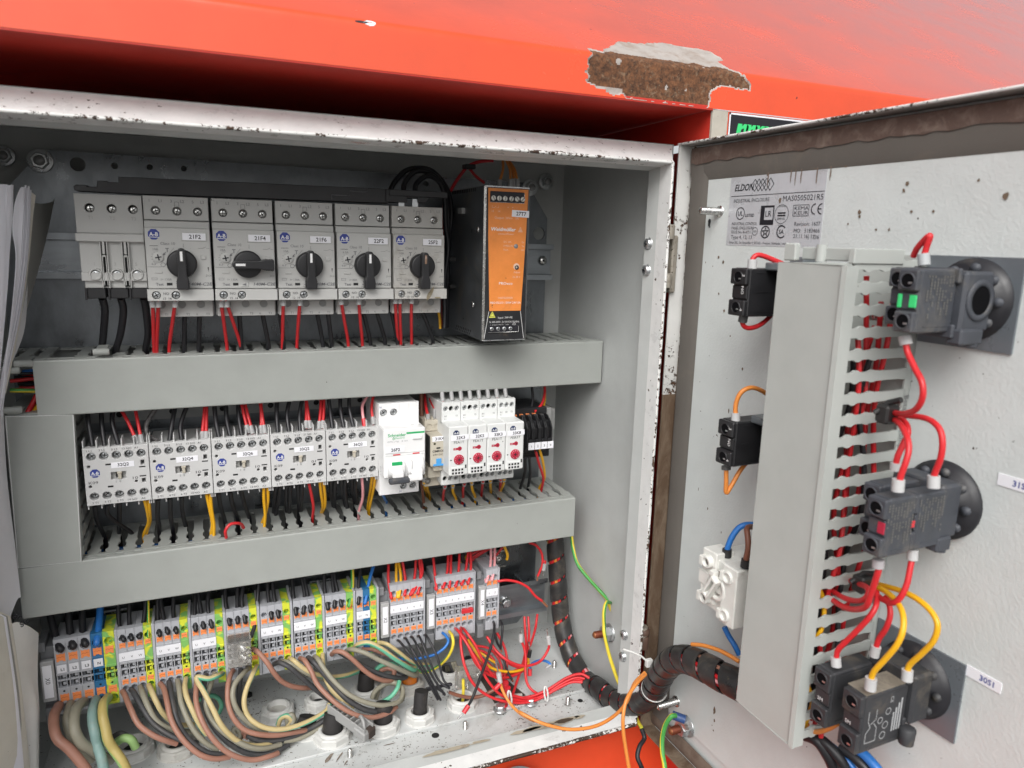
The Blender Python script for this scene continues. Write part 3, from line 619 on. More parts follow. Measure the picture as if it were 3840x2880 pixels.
# specks of dried mud and runs on the door
mud=M('mud_spot',(.16,.115,.08),.9,blotch=.3,bls=90); sp=[]
for c,x,y,r in ((W1,620,185,1.0),(W1,525,85,.8),(W1,530,840,.8),(W1,640,1195,1.),(W1,405,265,.4),(W1,255,190,.5),(K0,1265,455,1.1),(K0,1265,480,.8),(K0,1690,450,.7),(K0,1565,450,.7),(K0,1520,330,.8),(K0,1186,188,.8),(K0,1008,198,1.),(K0,735,240,.6),(K0,808,385,1.4),(K0,1198,523,.5),(K0,1360,555,.6),(K0,1435,555,.7),(K0,480,742,.8),(K0,520,1168,.6),(K0,590,1358,.8),(K0,1540,290,.9),(K0,2110,360,1.5),(K0,1950,270,.7),(K0,1340,160,.7),(K0,1315,160,.7)):
    sp.append((pd(c,x,y,-9.7),DE,ZD,r,r*1.25,x*.31+y))
for c,x,y,r,h in ((J0,1795,1165,1.2,3),(J0,1795,1250,.8,2),(J0,1787,1335,.7,1),(J0,1775,1290,.5,.8),(M0,888,190,.5,1.6),(M0,768,555,.6,3),(M0,585,1400,.6,2),(M0,702,1605,.5,2),(M0,505,1230,.4,3),(J0,1605,1820,1,1.2)):
    sp.append((pd(c,x,y,-9.7),DE,ZD,r,r*h,x*.17))
blob('mud_spots',sp,mud,.1,door,kind='stuff')
blob('mud_run',[(pd(K0,400,515,-9.7),DE,ZD,1.6,3.2,3.3)],ink,.1,door)
runs=[]
for x_ in (185,192,200,222,150,240): runs.append((D(x_*.6,-9.6,475-3),DE,ZD,.5,5.5,x_*.7))
blob('grime_run',runs,M('grime_brown',(.20,.15,.12),.9),.15,door)
# studs and hardware on the door
def stud(label,s_,z,ln,r,mt,group=None):
    t=thing('threaded_stud',label,'stud',D(s_,-10,z),group); mb=MB()
    for k in range(int(ln/1.2)): mb.lathe(D(s_,-10+k*1.2,z),DN,[(0,r*.86),(.6,r),(1.2,r*.86)],mt,14)
    mb.lathe(D(s_,-10+int(ln/1.2)*1.2,z),DN,[(0,r*.86),(.8,r*.6),(.81,.01)],mt,14); mb.build('thread',t)
    MB().lathe(D(s_,-10,z),DN,[(0,r*1.5),(.8,r*1.4),(.81,.01)],mt,14).build('weld_base',t); return t
stud('zinc threaded stud beside the silver type label on door',42,450.4,18,3.0,bright)
stud('zinc threaded stud low on the door behind the spiral wrapped cable',36,30,20,3.4,bright)
def ground_bolt(label,P,ax,side,wr,sleeve_mat,spts):
    t=thing('ground_bolt',label,'bolt',P); P=Vector(P); ax=Vector(ax).normalized(); mb=MB()
    mb.lathe(P,ax,[(0,9),(1.2,9),(1.2,8.2),(2.4,8.2),(2.4,6)],zinc,24); mb.build('washer',t)
    mb=MB(); mb.lathe(P+ax*2.4,ax,[(0,6.9),(.6,7.5),(6,7.5),(6.8,6.6),(6.81,3.5)],zinc,6,False); mb.build('nut',t)
    mb=MB()
    for k in range(9): mb.lathe(P+ax*(8+k*1.1),ax,[(0,3.0),(.55,3.6),(1.1,3.0)],rustbolt,14)
    mb.lathe(P+ax*(8+9.9),ax,[(0,3.0),(1.2,2.2),(1.3,.01)],M('bolt_tip',(.35,.14,.06),.4,.6),14); mb.build('thread',t)
    return t
ground_bolt('zinc earth bolt with red-brown thread at bottom of door, blue lug',D(53.5,-10,17.5),DN,0,0,0,0)
gb=Vector((512.5,70,49)); ground_bolt('zinc earth bolt with red-brown thread on right wall, yellow lug',gb,(-1,0,.05),0,0,0,0)

# ================================================================== MOUNTING PLATE, RAILS
YP=182.
mp=thing('mounting_plate','galvanised steel mounting plate behind the devices with a row of round holes','mounting plate',(250,YP,240))
pl=[(52,10),(462,10),(482,30),(482,447),(459,480),(60,483.5),(52,480),(31,456),(20,440),(20,30),(40,10)]
holes=[circ(x,z,r,20) for x,z,r in ((77.3,473.9,5.3),(102.5,474.3,2.5),(127.5,474.8,2.3),(152.5,475.2,2.3),(356.7,473.9,2.6),(473.5,431.8,6.2),(457,30,4))]
MB().poly([pl]+holes,2,galv,(0,YP,0)).build('steel_sheet',mp)
def hexnut(name,label,P,r,par=None,dome=False,group=None):
    t=thing(name,label,'nut',P,group) if par is None else par; P=Vector(P)
    MB().lathe(P,(0,-1,0),[(0,r*1.35),(1,r*1.35),(1.3,r*1.25),(1.31,r*.5)],zinc,24).build('washer',t)
    mb=MB(); mb.lathe(P+Vector((0,-1.3,0)),(0,-1,0),[(0,r),(3.2,r),(4,r*.85),(4.01,r*.6)],zinc,6,False); mb.lathe(P+Vector((0,-5.2,0)),(0,-1,0),[(0,r*.6),(1.2,r*.55),(1.21,.01)],M('stud_grey',(.35,.35,.35),.5,.6),16); mb.build('nut_body',t); return t
hexnut('hex_nut','large zinc hex nut in upper left corner of mounting plate',(52.7,YP,475),6.6)
hexnut('hex_nut','zinc hex nut on upper left back wall at the photo edge',(25,YB-3,479),5.8)
hexnut('hex_nut','dull hex nut on upper right back wall past the mounting plate',(490,YB-4,484),6.)
hexnut('hex_nut','dull nut on mounting plate behind top right of power supply',(462,YP,475.6),6.)
def rail(label,z0,z1,x0,x1,yf,ang=0):
    t=thing('mounting_rail',label,'rail',((x0+x1)/2,yf,(z0+z1)/2)); h=z1-z0
    P=[(yf,z1),(yf,z1-5),(yf+7,z1-5.6),(yf+7,z0+5.6),(yf,z0+5),(yf,z0)]
    mb=MB(); P2=[(a+1.0,b) for a,b in P]
    galv=railz; mb.strip(P,x0,x1,galv); mb.strip(P2[::-1],x0,x1,galv)
    for a,b,c,d in ((P[0],P2[0],P2[1],P[1]),): pass
    mb.strip([(yf,z1),(yf+1,z1)],x0,x1,galv); mb.strip([(yf+1,z0),(yf,z0)],x0,x1,galv)
    for xx in (x0,x1):
        mb.add([(xx,a,b) for a,b in P]+[(xx,a,b) for a,b in P2],[(i,i+1,7+i,6+i) for i in range(5)],galv)
    mb.build('rail_profile',t); return t
r1=rail('top galvanised top-hat rail behind the grey motor protection switches',386.5,421.5,34,486,YP-9)
r2=rail('middle galvanised top-hat rail behind the contactors',226,261,72,480,YP-9)
r3=rail('bottom galvanised top-hat rail under the terminal rows',31,69,27,487,160)
mb=MB(); 
for x in (110,300,470): mb.box(x-8,x+8,167.2,YP-.2,36,64,galv,.4)
mb.build('rail_spacer',r3)
for x,z,y in ((476.8,405.4,YP-2),(40.5,405,YP-2)):
    mb=MB(); mb.lathe((x,y,z),(0,-1,0),[(0,5),(1.5,4.8),(3.6,2.6),(3.7,.01)],bright,20); mb.box(x-1.1,x+1.1,y-4,y-3.4,z-1.1,z+1.1,hole,.05); mb.build('rail_screw',r1)
mb=MB(); p=py(I0,1240,600,164); mb.lathe((p.x,167,p.z),(0,-1,0),[(0,6.6),(1.2,6.6),(1.3,4.8),(3,4.8)],zinc,22); mb.lathe((p.x,164,p.z),(0,-1,0),[(0,4.8),(2.6,4.8),(3.2,4),(3.21,.01)],zinc,6,False); mb.build('rail_screw',r3)
for P,s_ in ((py(G0,995,530,178),1),(py(H0,1130,260,178),1),(py(I0,1165,210,178),.8)):
    t=thing('rail_bracket','zinc clip with a bright screw, above %s'%('the first terminal group' if P.x<150 else 'the sixth terminal group' if P.x<300 else 'terminal strip X4'),'bracket',P)
    mb=MB(); mb.box(P.x-12*s_,P.x+12*s_,P.y,P.y+1.5,P.z-11*s_,P.z+11*s_,M('dark_zinc',(.2,.22,.23),.25,.9),.4); mb.build('plate',t)
    mb=MB(); mb.box(P.x-13*s_,P.x+11*s_,P.y-3,P.y,P.z-13*s_,P.z-11*s_,bright,.4); mb.box(P.x-13*s_,P.x+11*s_,P.y-3,P.y,P.z+9*s_,P.z+11*s_,bright,.4); mb.build('flange',t)
    mb=MB(); mb.lathe((P.x,P.y,P.z),(0,-1,0),[(0,7*s_),(1,7*s_),(1.1,4.6*s_),(4,4*s_),(4.1,1.5),(2.6,.01)],bright,20); mb.build('screw',t)
# hole rails behind the contactors (grey plastic strip with square openings)
hr=thing('grey_hole_rail','grey perforated strip with square holes behind the contactor tops','strip',(200,YP-1,278))
outs=[rect(66,420,268,286)]+[rect(x,x+3,276,279.2) for x in range(74,415,12)]+[circ(x,274,2.6,14) for x in range(92,415,40)]
MB().poly(outs,1.6,M('strip_grey',(.30,.31,.31),.5,var=.04),(0,YP-4,0)).build('strip',hr)
mb=MB(); mb.box(66,420,YP-1.6,YP-.9,268,286,hole,.05); mb.build('strip_back',hr)

# ================================================================== WIRING DUCTS
def finger_mesh(L_,y_tip):
    # outline in (x, depth) : depth 0 at the wall, L_ at the lid
    h=3.5; a=L_
    R_=[(h+.5,0),(h+.5,a*.10),(h,a*.13),(h,a*.40),(h+.2,a*.50),(h+.9,a*.53),(h+1.0,a*.56),(h+.1,a*.60),(h-.3,a*.63),(h-.3,a*.72),(h+.4,a*.75),(h+1.2,a*.77),(h+1.35,a*.795),(h+1.2,a*.82),(h+.4,a*.84),(h-.2,a*.86),(h-.2,a)]
    return R_+[(-x,y) for x,y in R_[::-1]]
def wduct(label,x0,x1,zt,zb,yl,lid0,lid1,group,pitch=12.5,x_first=None,skip=()):
    t=thing('wiring_duct',label,'wiring duct',((x0+x1)/2,YP,(zt+zb)/2),group)
    mb=MB(); mb.box(x0,x1,YP-2,YP-.1,zb,zt,duct,.2); mb.build('base',t)
    mb=MB(); mb.box(x0,x1,YP-8,YP-2.1,zt-1.5,zt,duct,.2); mb.box(x0,x1,yl+2,YP-2.1,zb,zb+1.5,duct,.2); mb.build('side_wall',t)
    # lid with rounded edges and small returns
    zt2=zt+1.2; zb2=zb-1.2
    P=[(yl+7,zt2),(yl+1.0,zt2),(yl+.3,zt2-.4),(yl,zt2-1.1),(yl,zb2+1.1),(yl+.3,zb2+.4),(yl+1,zb2),(yl+7,zb2)]
    mb=MB(); mb.strip(P,lid0,lid1,duct)
    P2=[(a+1.3 if 0<i<7 else a, b+(-1.1 if b>(zt+zb)/2 else 1.1)) for i,(a,b) in enumerate(P)]
    n=len(P)
    for xx in (lid0,lid1): mb.add([(xx,a,b) for a,b in P]+[(xx,a,b) for a,b in P2],[(i,i+1,n+i+1,n+i) for i in range(n-1)],M('duct_cut_edge',(.62,.63,.62),.5,var=.02))
    mb.strip(P2[::-1],lid0,lid1,duct); mb.build('cover',t)
    mb=MB(); mb.strip([(yl+12,zt2-.05),(yl+7,zt2+.5),(yl+7,zt2-.6)],lid0,lid1,duct); mb.build('cover_ridge',t)
    L_=YP-8-yl-3; fo=finger_mesh(L_,0); me=None; k=0; x=x_first if x_first is not None else x0+pitch/2
    while x<x1:
        if k not in skip:
            if me is None:
                b=MB(); b.poly([fo],1.5,duct,(0,YP-8,zt),X,-Y_,0); q=b.build('finger',t); me=q.data
                # rebase the shared mesh to the finger's own origin
                off=Vector(((x0+x1)/2,YP,(zt+zb)/2))*MM
                q.location=Vector((x,0,0))*MM
            else:
                q=bpy.data.objects.new('finger',me); COL.objects.link(q); q.parent=t; q.location=Vector((x,0,0))*MM; q['_o']=t['_o']
        k+=1; x+=pitch
    return t
s1=pz(D0,1660,240,333).x; f1=s1-math.floor((s1-26)/12.5)*12.5
s2=pz(U1,1180,700,178.5).x; f2=s2-math.floor((s2-66)/12.5)*12.5
d1=wduct('upper horizontal grey slotted wiring duct below the motor switches',26,508,331.4,292.8,109.5,47.4,510.5,'grey slotted wiring ducts in the cabinet',x_first=f1,skip=(3,))
d2=wduct('lower horizontal grey slotted wiring duct above the terminal rows',26,486,176.6,138.2,109.5,24.4,488.5,'grey slotted wiring ducts in the cabinet',x_first=f2)
# loose snap-off ends at the left of the upper duct
lips=[(V1,170,605),(V1,400,485),(V1,1745,280),(V1,215,1290)]
for c,x,y in lips:
    p=py(c,x,y,108); wdt=5.6 if x!=1745 else 5.2
    mb=MB(); mb.cyl((p.x-wdt,p.y+2,p.z),X,2.5,wdt*2,duct,14,ch=.5); mb.box(p.x-wdt*.7,p.x+wdt*.7,p.y+2,p.y+22,p.z+ (1 if y<1000 else -3.4),p.z+(2.4 if y<1000 else -2),duct,.3); mb.build('finger_hook',d1)
# vertical duct at left
t=thing('wiring_duct','short vertical grey wiring duct at left of the contactors','wiring duct',(47,YP,235),'grey slotted wiring ducts in the cabinet')
mb=MB(); mb.box(26.5,67.5,YP-2,YP-.1,179,290,duct,.2); mb.build('base',t)
mb=MB(); 
q=[(27.9,293.3),(69.2,291.6),(65.6,177.6),(25.2,178.6)]
vs_=[(a,109.2,b) for a,b in q]+[(a+(.6 if i in(1,2) else -.0),116,b) for i,(a,b) in enumerate(q)]
mb.add(vs_,[(0,3,2,1),(0,1,5,4),(1,2,6,5),(2,3,7,6),(3,0,4,7)],duct); mb.build('cover',t)
MB().tube([(a,109.4,b) for a,b in q+[q[0]]],.5,MATS['duct_cut_edge'],6).build('cover_edge',t)
fo=finger_mesh(YP-8-114,0); z=184
me=None
while z<290:
    if me is None: b=MB(); b.poly([fo],1.5,duct,(67.2,YP-8,0),Z_,-Y_,0); o=b.build('finger',t); me=o.data
    else: o=bpy.data.objects.new('finger',me); COL.objects.link(o); o.parent=t
    o.location=(0,0,z*MM); z+=12.5
# wires lying inside the ducts
inw=[('red',1.4),('black',1.7),('red',1.4),('black',1.7),('blue',1.7),('gy',1.6),('red',1.4),('black',1.9),('red',1.4),('yellow',1.4)]
for dn,zt,x0,x1,ya in (('upper',331,30,500,120),('lower',176,30,482,119)):
    for i,(c,r) in enumerate(inw):
        pts=[]; n=9
        for k in range(n): 
            x=x0+(x1-x0)*k/(n-1); pts.append((x,ya+4+(i%5)*9+5*math.sin(k*1.7+i*2),zt-15-(i//5)*7+3.5*math.sin(k*1.3+i*3.1)))
        wire(c,r,pts,'%s wire lying inside the %s slotted duct, %s from its cover'%({'gy':'green and yellow'}.get(c,c),dn,('first','second','third','fourth','fifth','deep first','deep second','deep third','deep fourth','deep fifth')[i]),'wires lying inside the %s duct'%dn,k=5)

# ================================================================== MOTOR PROTECTION SWITCHES
def octo(mb,x,z,y,r,mat,white_=ink_white,txt='A-B',fs=None,half=False):
    a0=math.pi/8; o=[(r*math.cos(a0+i*math.pi/4),r*math.sin(a0+i*math.pi/4)) for i in range(8)]
    if half: o=[(r*math.cos(a0+i*math.pi/4),r*math.sin(a0+i*math.pi/4)) for i in range(4)]+[(-r*.92,-r*.45),(r*.92,-r*.45)]
    mb.poly([o],.1,mat,(x,y-.1,z)); mb.text(txt,(x,y-.12,z+(.1 if not half else .3)),r*.95,white_,bold=True,fit=r*1.45)
    if not half: mb.box(x-r*.8,x+r*.8,y-.24,y-.12,z-r*.55,z-r*.45,white_,.01)
def name_plate(t,x,z,y,w_,h_,txt,fs,holder=None,name='name_tag',dx=0,tilt=0):
    mb=MB()
    if holder: mb.box(x-w_/2-.7,x+w_/2+.7,y-.6,y+.2,z-h_/2-.7,z+h_/2+.7,holder,.25)
    yy=y-.6 if holder else y
    xd=Vector((math.cos(tilt),0,math.sin(tilt))); zd=Vector((-math.sin(tilt),0,math.cos(tilt)))
    mb.poly([rect(-w_/2,w_/2,-h_/2,h_/2)],.35,sticker,(x,yy-.35,z),xd,zd)
    mb.text(txt,Vector((x+dx,yy-.36,z)),fs,ink,xd,zd,bold=True,lift=.08); return mb.build(name,t)
BX=[125.0+45*k for k in range(5)]
def breaker(k,tagtxt,label,amps,lo,ii,mat,turned=False):
    x0=BX[k]; x1=x0+43.6; yf=98.
    t=thing('motor_protection_switch',label,'motor switch',(x0+22,yf,404),'grey motor protection switches on the top rail')
    def part(nm,f,**kw): mb=MB(); f(mb); return mb.build(nm,t,**kw)
    part('housing',lambda m:(m.box(x0,x1,108.3,165,363,449.5,dgrey2,.5),m.box(x0+.3,x1-.3,yf+.3,110,384,427.4,mat,.5),m.box(x0+.2,x1-.2,102,110,427.2,432.3,mat,.5)))
    hx=[x0+8.2,x0+22.2,x0+36]
    part('upper_terminal_cover',lambda m:(m.poly([rect(x0+.4,x1-.4,433,449.6)]+[circ(x,439.4,3.1,20) for x in hx],6,mat,(0,104,0),bev=.3),m.box(x0+.5,x1-.5,109.3,110.2,433.2,449.4,hole,.05)))
    def prn(m):
        for x,a in zip((x0+4.5,x0+11.5,x0+18.7,x0+26,x0+33,x0+39.4),('1','L1','3','L2','5','L3')): m.text(a,(x,103.9,446.3),2.9,ink_grey)
        for a,b,c,d in ((x0+20.7,x0+20.95,442.6,445.9),(x0+23.5,x0+23.75,442.6,445.9),(x0+20.7,x0+23.75,445.7,445.95)): m.box(a,b,103.8,103.95,c,d,ink_grey,.01)
        y=yf+.2
        m.text('Class 10',(x0+14.9,y,416.3),2.9,ink_grey); m.text(amps,(x0+6.8,y,412.2),2.4,ink_grey); m.text(lo,(x0+4.9,y,401.7),2.4,ink_grey); m.text('T',(x0+14.3,y,411.6),4.0,ink_grey,bold=True)
        m.box(x0+3,x0+8.5,y-.1,y,414.4,414.7,ink,.01); m.box(x0+25.0,x0+25.25,y-.1,y,413.8,416.6,ink_grey,.01)
        for i in range(7):
            a=math.pi*(.55+i*.14); c=Vector((x0+8.3+4.4*math.cos(a),y-.1,406.4+4.4*math.sin(a))); m.box(c.x-.5,c.x+.5,y-.1,y,c.z-.12,c.z+.12,ink_grey,.01)
        m.tube([(x0+13.2,y,410.2),(x0+12.2,y,409),(x0+11.7,y,408.4)],.28,ink_grey,4); m.poly([[(0,0),(2.2,1),(1.2,2.4)]],.1,ink_grey,(x0+10.8,y-.1,407.4))
        m.tube([(x0+13.1+5.8*f,y,401+12.4*f**.5) for f in (0,.15,.3,.5,.75,1)],.14,ink_grey,4)
        m.tube([(x0+.8,y,399.6),(x0+9,y,399.6),(x0+12,y,400),(x0+13,y,402)],.14,ink_grey,4)
        for i in range(16):
            a=i/16*2*math.pi; c=Vector((x0+11,y,401.1)); m.quad(c+Vector((1.3*math.cos(a),-.1,1.3*math.sin(a))),c+Vector((1.3*math.cos(a+.4),-.1,1.3*math.sin(a+.4))),c+Vector((1.6*math.cos(a+.4),-.1,1.6*math.sin(a+.4))),c+Vector((1.6*math.cos(a),-.1,1.6*math.sin(a))),ink_grey)
        m.text('Test',(x0+8,y,387.1),2.8,ink_grey,bold=True); m.text('I> '+ii,(x0+12.5,y,390.6),2.2,ink_grey); m.text('140M-C2E',(x0+35.3,y,387.3),3.1,ink_grey,shear=.2,bold=True,fit=15.5)
        m.box(x0+3,x0+6.6,y-.1,y,390.2,390.4,ink_grey,.01); m.box(x0+3,x0+6.6,y-.1,y,391.6,391.8,ink_grey,.01)
        m.box(x0+3,x0+3.2,y-.1,y,390.2,391.8,ink_grey,.01); m.box(x0+6.4,x0+6.6,y-.1,y,390.2,391.8,ink_grey,.01)
        m.box(x0+34.8,x0+37.8,y-.1,y,413.2,413.4,ink_grey,.01); m.tube([(x0+37.8,y,413.3),(x0+40.4,y,414.4)],.13,ink_grey,4); m.box(x0+40.4,x0+42.4,y-.1,y,413.2,413.4,ink_grey,.01)
        m.text('I>>',(x0+41,y,393.4),2.6,ink_grey,shear=.2)
        m.poly([[(0,0),(.9,0),(.45,-3.4)]],.2,hole,(x0+40.6,y-.1,399.6))
    part('printing',prn)
    def small(m):
        y=yf+.3
        m.box(x0+36.3,x0+39.8,y-.9,y,405.2,408.4,mat,.4); m.box(x0+5.3,x0+10.2,y-.7,y,395,396.4,mat,.3)
        m.box(x0+12.6,x0+16.4,y-.05,y+.4,386.2,388.2,hole,.05); m.box(x0+18.4,x0+23.5,y-.6,y,385.3,388.8,mat,.3)
        m.poly([[(0,0),(3,1),(3,-1)]],.1,ink_grey,(x0+19,y-.7,387))
    part('buttons',small)
    def dial(m):
        y=yf+.3; m.lathe((x0+8.3,y,406.4),(0,-1,0),[(0,3.5),(.7,3.5),(.9,3.2),(.91,.01)],mat,22)
        for a in (.2,.2+math.pi/2):
            d=Vector((math.cos(a),0,math.sin(a))); e_=Vector((-math.sin(a),0,math.cos(a))); c=Vector((x0+8.3,y-1.0,406.4)); m.quad(c-d*2.2-e_*.45,c+d*2.2-e_*.45,c+d*2.2+e_*.45,c-d*2.2+e_*.45,ink)
    part('setting_dial',dial)
    def strp(m): m.poly([rect(x0-.2,x1+.1,375.6,383.7)]+[circ(x,379.6,2.9,18) for x in (x0+5.6,x0+18.3)],8,mat,(0,92.2,0),bev=.3); m.box(x0+.2,x1-.2,99,101,376,383.4,hole,.05)
    part('auxiliary_strip',strp)
    part('strip_printing',lambda m:(m.text('NO',(x0+12,92.1,380.8),2.5,ink),m.text('13  14',(x0+12.6,92.1,377.3),2.3,ink)))
    for i,x in enumerate((x0+5.6,x0+18.3)): part('terminal_screw',lambda m:cross_screw(m,x,379.6,94.6,2.5,zinc,.5+k+i*.9))
    for i,x in enumerate(hx): part('terminal_screw',lambda m:cross_screw(m,x,439.2,107.4,2.4,bright,.3+k*1.3+i))
    lx=[x0+7.6,x0+21.4,x0+34.6]
    part('lower_terminal_cover',lambda m:(m.poly([rect(x0+1.2,x1-.8,362.4,375.4)]+[circ(x,371.6,2.9,18) for x in lx],5,mat,(0,107.5,0),bev=.3),m.box(x0+1.4,x1-1,112,113,362.6,375.2,hole,.05)))
    for i,x in enumerate(lx): part('terminal_screw',lambda m:cross_screw(m,x,371.4,110.6,2.2,zinc,.8+k+i*.7))
    part('lower_printing',lambda m:[m.text(a,(x,107.4,364.2),2.4,ink_grey) for a,x in (('2',x0+3.6),('T1',x0+10.6),('4',x0+17.6),('T2',x0+25.3),('6',x0+31.6),('T3',x0+39))])
    part('logo',lambda m:octo(m,x0+6.2,422.6,yf+.3,4.0,ink_blue))
    name_plate(t,x0+32.6,421.5,yf+.3,15.6,5,tagtxt,4.1,mat,dx=.6)
    # rotary knob: disc with tapered handle
    def knob(m):
        c=Vector((x0+23.6,0,402.1)); y=yf+.3
        m.lathe((c.x,y,c.z),(0,-1,0),[(0,10.2),(5,10.1),(6,9.5),(6.2,8.6),(6.3,.01)],black,36)
        ang=0 if not turned else math.pi/2*1.0
        xd=Vector((math.cos(ang),0,math.sin(ang))); zd=Vector((-math.sin(ang),0,math.cos(ang)))
        o=[(-2.6,9.6),(-1.6,10.9),(0,11.3),(1.6,10.9),(2.6,9.6),(3.0,5),(3.0,-8),(3.9,-11),(3.9,-17.2),(3.4,-18),(-3.4,-18),(-3.9,-17.2),(-3.9,-11),(-3.0,-8),(-3.0,5)]
        m.poly([o],9,black,Vector((c.x,y-13.2,c.z)),xd,zd,bev=.7)
        for j in range(5): 
            for sg in (-1,1): p=Vector((c.x,y-8,c.z))+zd*(-12.4-j*1.2)+xd*sg*3.9; m.cyl(p-Vector((0,4.4,0)),Y_,.45,7,black,6)
    part('rotary_knob',knob)
    def mk(m):
        ang=0 if not turned else math.pi/2; xd=Vector((math.cos(ang),0,math.sin(ang))); zd=Vector((-math.sin(ang),0,math.cos(ang)))
        m.poly([rect(-.85,.85,2.2,9)],.12,ink_white if k<4 else M('worn_mark',(.25,.15,.10),.7,blotch=.7,bls=120,dirt=(.5,.4,.35)),Vector((x0+23.6,yf-13.05,402.1)),xd,zd)
    part('knob_mark',mk)
    if k==4: blob('scuff_stain',[((x0+29,91.9,379),Vector((.5,0,.86)),Vector((.86,0,-.5)),6,1.7,2.),((x0+36,91.95,376.5),X,Z_,3,.6,4.)],M('scuff',(.24,.20,.13),.8,blotch=.6,bls=120,dirt=(.4,.37,.3)),.1,t)
    return t
for k,(tx,am,lo,ii) in enumerate((('21F2','10A','6.3','130A'),('21F4','10A','6.3','130A'),('21F6','10A','6.3','130A'),('22F2','6.3A','4.0','82A'),('25F2','1.6A','1.0','21A'))):
    breaker(k,tx,'grey motor protection switch tagged %s with black rotary knob %s'%(tx,'turned sideways' if k==1 else 'upright' if k<4 else 'upright and a worn mark'),am,lo,ii,dgrey if k<4 else dgrey_dirty,k==1)
# feeder block left of the switches
t=thing('feeder_terminal_block','plain grey three-pole feeder block at left end of the motor switch row','terminal block',(104,105,415))
def P_(nm,f,tt=None,**kw): mb=MB(); f(mb); return mb.build(nm,tt or t,**kw)
x0,x1=82.6,124.6
fsx=[x0+9,x0+22.6,x0+36]
P_('housing',lambda m:(m.box(x0,x1,110.5,160,392,449,dgrey2,.5),m.poly([rect(x0,x1,422.5,449.2)]+[circ(x,439.6,3.1,20) for x in fsx],5,dgrey,(0,105.3,0),bev=.4),m.box(x0+.3,x1-.3,109.5,111,423,449,hole,.05),m.box(x0+.6,x1-.2,106.2,112,389,423,dgrey,.4)))
P_('cross_bar',lambda m:m.box(x0-.8,x1+.1,102,107,416.6,422.2,dgrey,.5))
P_('lower_cover',lambda m:(m.poly([rect(x0+.8,x1,389.2,395)],5,dgrey,(0,103,0),bev=.3),m.box(x0+2.2,x1-.2,106,112,384,389.4,dgrey,.3)))
for i,x in enumerate((x0+9.6,x0+23,x0+35.8)): 
    P_('lower_collar',lambda m:m.lathe((x,106.5,393.8),(0,-1,0),[(0,4.1),(4.4,4.1),(4.7,3.8),(4.71,3.2),(1,3.1),(.9,.01)],dgrey,24))
    P_('terminal_screw',lambda m:cross_screw(m,x,393.6,104.0,2.9,zinc,.5+i))
for i,x in enumerate(fsx): P_('terminal_screw',lambda m:cross_screw(m,x+.3,439.2,108,2.4,bright,.2+i))
for x in (x0+15.8,x0+29.4):
    P_('partition',lambda m:(m.box(x-2.5,x-1.7,103,107,384,417,dgrey,.2),m.box(x+1.7,x+2.5,103,107,384,417,dgrey,.2),m.box(x-1.6,x+1.6,105.6,106.3,385,417,hole,.05),m.box(x-.8,x+.8,102.6,106,408,417,dgrey,.2),m.box(x-1.3,x-.8,102.6,106,386,407,dgrey,.1),m.box(x+.8,x+1.3,102.6,106,386,407,dgrey,.1),m.box(x-.8,x+.8,102.6,106,406,407.4,dgrey,.1)))
P_('embossed_marks',lambda m:[m.text(a,(x,y,z),3.2,M('emboss',(.36,.36,.35),.5)) for a,x,y,z in (('T1',fsx[0],105.2,433),('T2',fsx[1],105.2,433),('T3',fsx[2],105.2,433),('1',x0+9,106.1,401),('3',x0+22,106.1,401),('5',x0+35.5,106.1,401))])
def blk(m):
    for x in (x0+2,x0+16.4,x0+29.8): m.box(x,x+13,104.6,120,376.5,384,black,.6); m.box(x,x+1.4,103,105,375.6,384,black,.3)
P_('black_shroud',blk)
# black comb busbar
t=thing('comb_busbar','black stepped comb busbar clipped along the tops of the motor switches','busbar',(215,110,456))
o=[(83.6,451),(84.6,450.6),(124.5,450.4),(303,451.6),(303.5,452.4),(311.5,452.4),(311.5,456.2),(327,456.5),(327.5,453),(333,453),(338,457.3),(352,459.6),(352,461.4),(303,462.6),(111,461.6),(111,457.6),(104.5,457.6),(104,458.4),(98,458.2),(97.2,454),(91.5,454),(91,455),(84.8,454.8),(83.2,453.6)]
P_('bar',lambda m:m.poly([o],16,black,(0,104,0),bev=.4))
P_('end_cap',lambda m:(m.box(303,352,101.5,104,457.4,462.3,black,.4),m.box(300.5,318,102.6,104,452.6,462.4,black,.3),m.tube([(258,103.6,452),(258,103.6,456),(272,103.6,456),(272,103.6,459.5),(286,103.6,459.5),(286,103.6,462.4)],.25,ink_grey,4)))
P_('copper_pins',lambda m:[m.box(a,a+5,106,107.5,447,456,zinc,.2) for a in (311.5,323)],kind='stuff')

# ================================================================== POWER SUPPLY
t=thing('power_supply','tall black and orange power supply tagged 27T7 at right end of top rail','power supply',(393,72,404))
px0,px1,pz0,pz1,pyf=373.3,412.8,342.4,467.0,72.4
P_('housing',lambda m:(m.box(px0+.2,px1,pyf+1,168,pz0+.3,pz1-.3,psu_black,.5)))
P_('side_sheet',lambda m:(m.box(px0-.3,px0+.6,pyf+.3,168,pz0,pz1,psu_steel,.25)))
P_('sheet_edge',lambda m:(m.box(px0-.4,px0+2.0,pyf-.6,pyf+1.2,pz0-.4,pz1,bright,.5),m.box(px0,px1,pyf-.4,pyf+1.,pz1-.9,pz1+.6,zinc,.3),m.box(px0,px1,pyf-.2,pyf+1.4,pz0-.6,pz0+.2,zinc,.2),m.box(px1-.9,px1+.1,pyf-.2,pyf+1,pz0,pz1,psu_steel,.2)))
yy=pyf-.05
P_('front_plate',lambda m:m.box(px0+1.8,px1-.6,yy,yy+.9,pz0+.2,pz1-.9,psu_black,.1))
